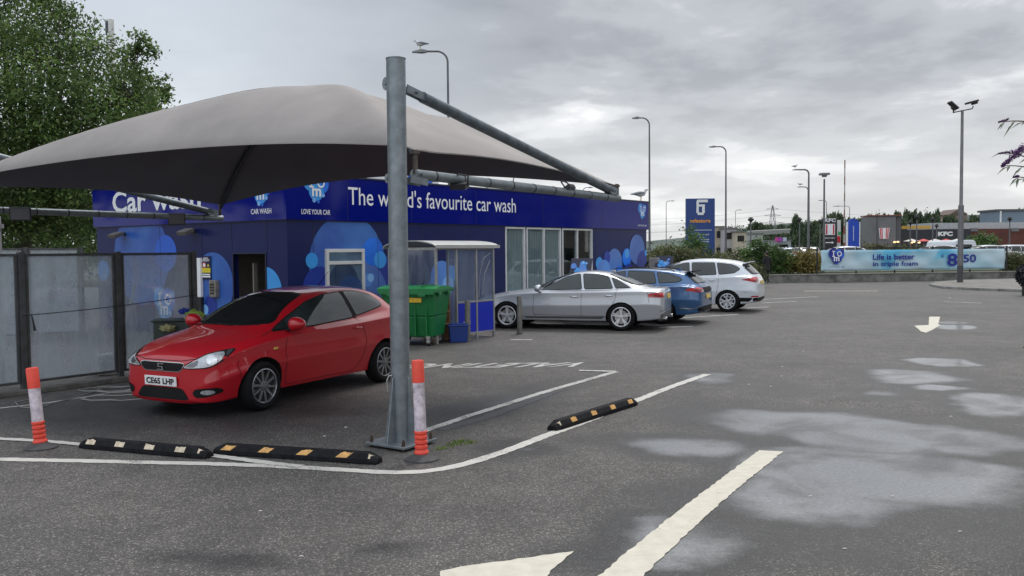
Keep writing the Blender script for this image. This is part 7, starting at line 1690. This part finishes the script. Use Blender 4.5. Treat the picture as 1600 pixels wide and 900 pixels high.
# ------------------------------------------------------------------ person walking by the bushes
def person(base, h, heading, label, seed=0):
    k = h / 1.75
    J = {'pel': (0, 0, .95), 'ab': (0, .0, 1.10), 'ch': (0, 0, 1.32), 'nk': (0, 0, 1.47), 'hd0': (0, .01, 1.55), 'hd1': (0, .015, 1.645), 'hd2': (0, .01, 1.72),
         'hl': (-.10, 0, .90), 'kl': (-.105, .02, .50), 'al': (-.11, -.03, .09), 'tl': (-.12, .12, .03), 'hr': (.10, 0, .90), 'kr': (.105, .05, .50), 'ar': (.11, .02, .09), 'tr': (.12, .17, .03),
         'sl': (-.19, 0, 1.41), 'el': (-.25, -.03, 1.12), 'wl': (-.25, .06, .87), 'pl': (-.25, .08, .80), 'sr': (.19, 0, 1.41), 'er': (.25, -.02, 1.12), 'wr': (.26, .08, .88), 'pr': (.26, .11, .81)}
    Rd = {'pel': .15, 'ab': .135, 'ch': .155, 'nk': .055, 'hd0': .075, 'hd1': .092, 'hd2': .06, 'hl': .10, 'kl': .062, 'al': .045, 'tl': .035, 'hr': .10, 'kr': .062, 'ar': .045, 'tr': .035, 'sl': .07, 'el': .045, 'wl': .032, 'pl': .03, 'sr': .07, 'er': .045, 'wr': .032, 'pr': .03}
    E = [('pel', 'ab'), ('ab', 'ch'), ('ch', 'nk'), ('nk', 'hd0'), ('hd0', 'hd1'), ('hd1', 'hd2'), ('pel', 'hl'), ('hl', 'kl'), ('kl', 'al'), ('al', 'tl'), ('pel', 'hr'), ('hr', 'kr'), ('kr', 'ar'), ('ar', 'tr'), ('ch', 'sl'), ('sl', 'el'), ('el', 'wl'), ('wl', 'pl'), ('ch', 'sr'), ('sr', 'er'), ('er', 'wr'), ('wr', 'pr')]
    names = list(J)
    for s_, pm in ((-1, 'pl'), (1, 'pr')):
        P0 = Vector(J[pm])
        for i in range(4):
            n_ = '%sf%d' % (pm, i); J[n_] = tuple(P0 + Vector((.0 + s_ * .004, -.028 + .019 * i, -.085 + .006 * abs(i - 1)))); Rd[n_] = .009; E.append((pm, n_))
        n_ = pm + 'th'; J[n_] = tuple(P0 + Vector((-s_ * .01, .055, -.03))); Rd[n_] = .011; E.append((pm, n_))
    names = list(J); me = bpy.data.meshes.new('p'); me.from_pydata([tuple(Vector(J[n_]) * k) for n_ in names], [(names.index(a), names.index(b)) for a, b in E], [])
    o = bpy.data.objects.new('p', me); COL.objects.link(o); sk = o.modifiers.new('skin', 'SKIN'); sk.use_smooth_shade = True
    for i, n_ in enumerate(names): me.skin_vertices[0].data[i].radius = (Rd[n_] * k * (1.0 if n_ not in ('ch', 'pel', 'ab') else 1.15), Rd[n_] * k * (1.0 if n_ not in ('ch', 'pel', 'ab') else .80)); me.skin_vertices[0].data[i].use_root = (n_ == 'pel')
    sb = o.modifiers.new('s', 'SUBSURF'); sb.levels = 2; sb.render_levels = 2; bpy.context.view_layer.update()
    m2 = bpy.data.meshes.new_from_object(o.evaluated_get(bpy.context.evaluated_depsgraph_get())); bpy.data.objects.remove(o); m2.name = 'body'
    mats = [pmat('skin', (.35, .20, .14), .6), pmat('black_coat', (.012, .012, .014), .8), pmat('dark_trousers', (.018, .018, .022), .8), pmat('dark_shoe', (.03, .03, .03), .5)]
    for m_ in mats: m2.materials.append(m_)
    for f_ in m2.polygons:
        c = f_.center / k; z = c.z
        f_.material_index = 0 if z > 1.50 else (0 if (abs(c.x) > .20 and z < .86) else (1 if z > .88 or abs(c.x) > .2 else (2 if z > .09 else 3))); f_.use_smooth = True
    t = thing('person', label, 'person', base, rz=heading); b = link('body', m2, t); PM[b] = PM[t]
    # coat skirt, hair, face
    mb = LM(t); mb.lathe([(.165 * k, 1.35 * k), (.155 * k, 1.15 * k), (.175 * k, .95 * k), (.19 * k, .74 * k), (.18 * k, .74 * k)], 20); o = mb.build('coat', mats[1], t, smooth=60); 
    for v in o.data.vertices: v.co.y *= .8
    hd = Vector((0, .012, 1.645)) * k; bm = bmesh.new(); bmesh.ops.create_icosphere(bm, subdivisions=3, radius=1)
    for v in bm.verts:
        q = v.co.copy(); f_ = max(0, q.y); v.co = hd + Vector((q.x * .098, q.y * .105 - .018, q.z * .115 + .01)) * k
        if q.y > .35 and q.z < .55: v.co.y = hd.y + .03 * k
        if q.z < -.3: v.co = Vector((v.co.x * .9, v.co.y - .01, v.co.z))
    me = bpy.data.meshes.new('hair'); bm.to_mesh(me); bm.free(); me.materials.append(pmat('dark_hair', (.014, .011, .010), .6)); me.polygons.foreach_set('use_smooth', [True] * len(me.polygons)); link('hair', me, t)
    mb = LM(t); mb.tube([hd + Vector((0, .09, .02)) * k, hd + Vector((0, .115, -.012)) * k], [.008, .013], 6); mb.build('nose', mats[0], t)
    for s_ in (-1, 1): mb = LM(t); mb.tube([hd + Vector((s_ * .032, .086, .015)) * k, hd + Vector((s_ * .032, .094, .015)) * k], .011, 8); mb.build('eye', M_BLACK, t); mb = LM(t); mb.tube([hd + Vector((s_ * .092, -.0, .015)) * k, hd + Vector((s_ * .10, -.0, -.02)) * k], .016, 8); mb.build('ear', mats[0], t)
    mb = LM(t); mb.tube([hd + Vector((-.02, .090, -.045)) * k, hd + Vector((.02, .090, -.045)) * k], .006, 6); mb.build('mouth', pmat('lips', (.30, .10, .09), .5), t)
    return t
pp = G(1198, 443); person(pp, 1.74, R(18), 'person in black coat and trousers seen from behind near the bushes')
# ------------------------------------------------------------------ buddleia branches reaching in at the right edge, growing from the ground
bt_ = Vector((3.62, 5.05, 0)); bud = thing('buddleia', 'buddleia bush outside the right edge whose flowering branches reach in', 'shrub', bt_)
M_BST = pmat('buddleia_stem', (.12, .10, .07), .8); M_BLF = leaf_mat('buddleia_leaf', [(.05, .075, .04), (.09, .12, .07), (.14, .16, .11)], .4); M_BFL = leaf_mat('buddleia_flower', [(.07, .03, .09), (.11, .045, .14), (.16, .08, .19)], .2)
ends = []
DB = 5.05
def arc3(a, b, c, n=12): return [(a * (1 - t) ** 2 + b * 2 * t * (1 - t) + c * t ** 2) for t in [i / n for i in range(n + 1)]]
stems_ = [[W(1690, 230, DB), W(1630, 180, DB), W(1562, 191, DB)], [W(1690, 330, DB), W(1640, 240, DB), W(1564, 238, DB)], [W(1690, 380, DB), W(1640, 270, DB), W(1584, 277, DB)], [W(1700, 330, DB), W(1650, 255, DB), W(1568, 259, DB)]]
mb = MB(); lv_ = MB(); fl_ = MB(); rnd = random.Random(5)
def leafb(p, d, n, ln, w_):
    s_ = d.cross(n).normalized(); mid = p + d * ln * .45 - Vector((0, 0, ln * .06)); tip = p + d * ln * .9 - Vector((0, 0, ln * .35)); lv_.add([p, mid + s_ * w_, tip, mid - s_ * w_, mid - Vector((0, 0, w_ * .35))], [(0, 1, 4), (1, 2, 4), (2, 3, 4), (3, 0, 4)])
for k, s_ in enumerate(stems_):
    ar = arc3(*s_, n=16); base_ = bt_ + Vector((rnd.uniform(-.1, .1), rnd.uniform(-.1, .1), 0)); mb.tube([base_, base_.lerp(ar[0], .5) + Vector((.15, 0, .1))] + ar, [.02, .014] + [.009 - .00042 * i for i in range(len(ar))], 6)
    for i in range(3, 16, 2):
        d = (ar[min(i + 1, 16)] - ar[i]).normalized()
        for sg in (-1, 1):
            dd = (d * .5 + Vector((rnd.uniform(-.3, .1), sg * .5, rnd.uniform(-.8, -.1) if k != 1 else rnd.uniform(-.5, .4)))).normalized(); leafb(ar[i], dd, Vector((.2, .3, 1)).normalized(), rnd.uniform(.05, .10), .008)
def spike(a, b, r0, n):
    d = (b - a)
    for i in range(n):
        t = rnd.random(); p = a + d * t + Vector((rnd.gauss(0, 1), rnd.gauss(0, 1), rnd.gauss(0, 1))).normalized() * r0 * (1 - t * .7) * rnd.random() ** .4
        u = Vector((rnd.gauss(0, 1), rnd.gauss(0, 1), rnd.gauss(0, 1))).normalized() * .0045; v = u.orthogonal().normalized() * .0045; fl_.add([p - u - v, p + u - v, p + u + v, p - u + v], [(0, 1, 2, 3)])
spike(W(1598, 233, DB), W(1565, 260, DB), .030, 420); spike(W(1583, 237, DB), W(1560, 240, DB), .010, 110); spike(W(1576, 186, DB), W(1560, 191, DB), .009, 80); spike(W(1592, 275, DB), W(1582, 277, DB), .008, 60); spike(W(1602, 228, DB), W(1586, 240, DB), .026, 180)
leaf_cloud('foliage', [(3.95, 5.2, .9, .55, .6, .7), (4.1, 5.0, 1.8, .6, .6, .6), (4.0, 5.3, 2.4, .5, .5, .45), (4.5, 5.6, 1.3, .8, .8, .9)], 5200, .09, M_BLF, bud, 19, cr_=.25, shell=.3, aspect=.3)
mb.build('stems', M_BST, bud); lv_.build('leaves', M_BLF, bud); fl_.build('flowers', M_BFL, bud)
# dark clipped plant ball just inside the right edge
p = G(1604, 462); p = Vector((p.x, p.y, 0)); db = thing('planter_ball', 'dark round clipped plant on a short stand at the right edge', 'plant', p); k_ = p.y / F
mb = LM(db); mb.tube([Vector((0, 0, 0)), Vector((0, 0, .6))], .16, 14); mb.build('stand', M_BLACK, db)
c = W(1606, 430, p.y); leaf_cloud('foliage', [(c.x, c.y, c.z, 16 * k_, 16 * k_, 17 * k_)], 2600, .10, pmat('near_black_leaf', (.02, .022, .028), .6), db, 8, clump=3, cr_=.05, shell=.9)
# ------------------------------------------------------------------ houses and trees out of frame on the right: what the glossy fascia mirrors
M_RND = pmat('house_render', (.30, .27, .23), .85); M_HRF = pmat('house_roof', (.07, .06, .06), .8)
def side_house(y, x, label, col):
    t = thing('side_house', label, 'house', (x, y, 0), rz=R(-90), group='houses across the street out of frame'); mb = LM(t); mb.box(0, 4, 2.8, 9, 8, 5.6); mb.build('wall', pmat('shm%d' % int(y * 10 + 1000), col, .85), t)
    mb = LM(t); mb.prism([(-4.8, -.4, 5.6), (-4.8, 8.4, 5.6), (-4.8, 4, 8.6)], (9.6, 0, 0)); mb.build('roof', M_HRF, t)
    for x_ in (-2.8, 0, 2.8):
        for z_ in (1.5, 4.2): mb = LM(t); mb.box(x_, -.02, z_, 1.2, .1, 1.2); w_ = mb.build('window', M_CGL, t)
for k in range(6): side_house(-16 + k * 11.0, 47 + (k % 2) * .8, 'rendered house %s out of frame to the right' % ['nearest the camera side', 'second along', 'third along', 'fourth along', 'fifth along', 'last along'][k], [(.32, .28, .24), (.20, .11, .08), (.36, .34, .30)][k % 3])
for k in range(5):
    p = (36 + k % 2 * 4, -14 + k * 9.5, 0); rnd = random.Random(k); tree('street_tree', 'street tree %s out of frame to the right' % ['one', 'two', 'three', 'four', 'five'][k], p, 7, [(p[0] + rnd.uniform(-1, 1), p[1] + rnd.uniform(-1.2, 1.2), rnd.uniform(3.2, 6.2), 1.6, 1.6, 1.4) for _ in range(5)], 2600, .45, M_LEAFD, 60 + k, group='street trees out of frame', cr_=.7, trunk_r=.16)
for k in range(8):
    o = dup(bpy.data.objects['street_tree'], loc=(-33 - (k % 2) * 4, 4 + k * 4.3, 0), rz=k * 1.1, label='street tree %s out of frame to the left' % ['one', 'two', 'three', 'four', 'five', 'six', 'seven', 'eight'][k]); o.scale = (1.9, 1.9, 1.7)
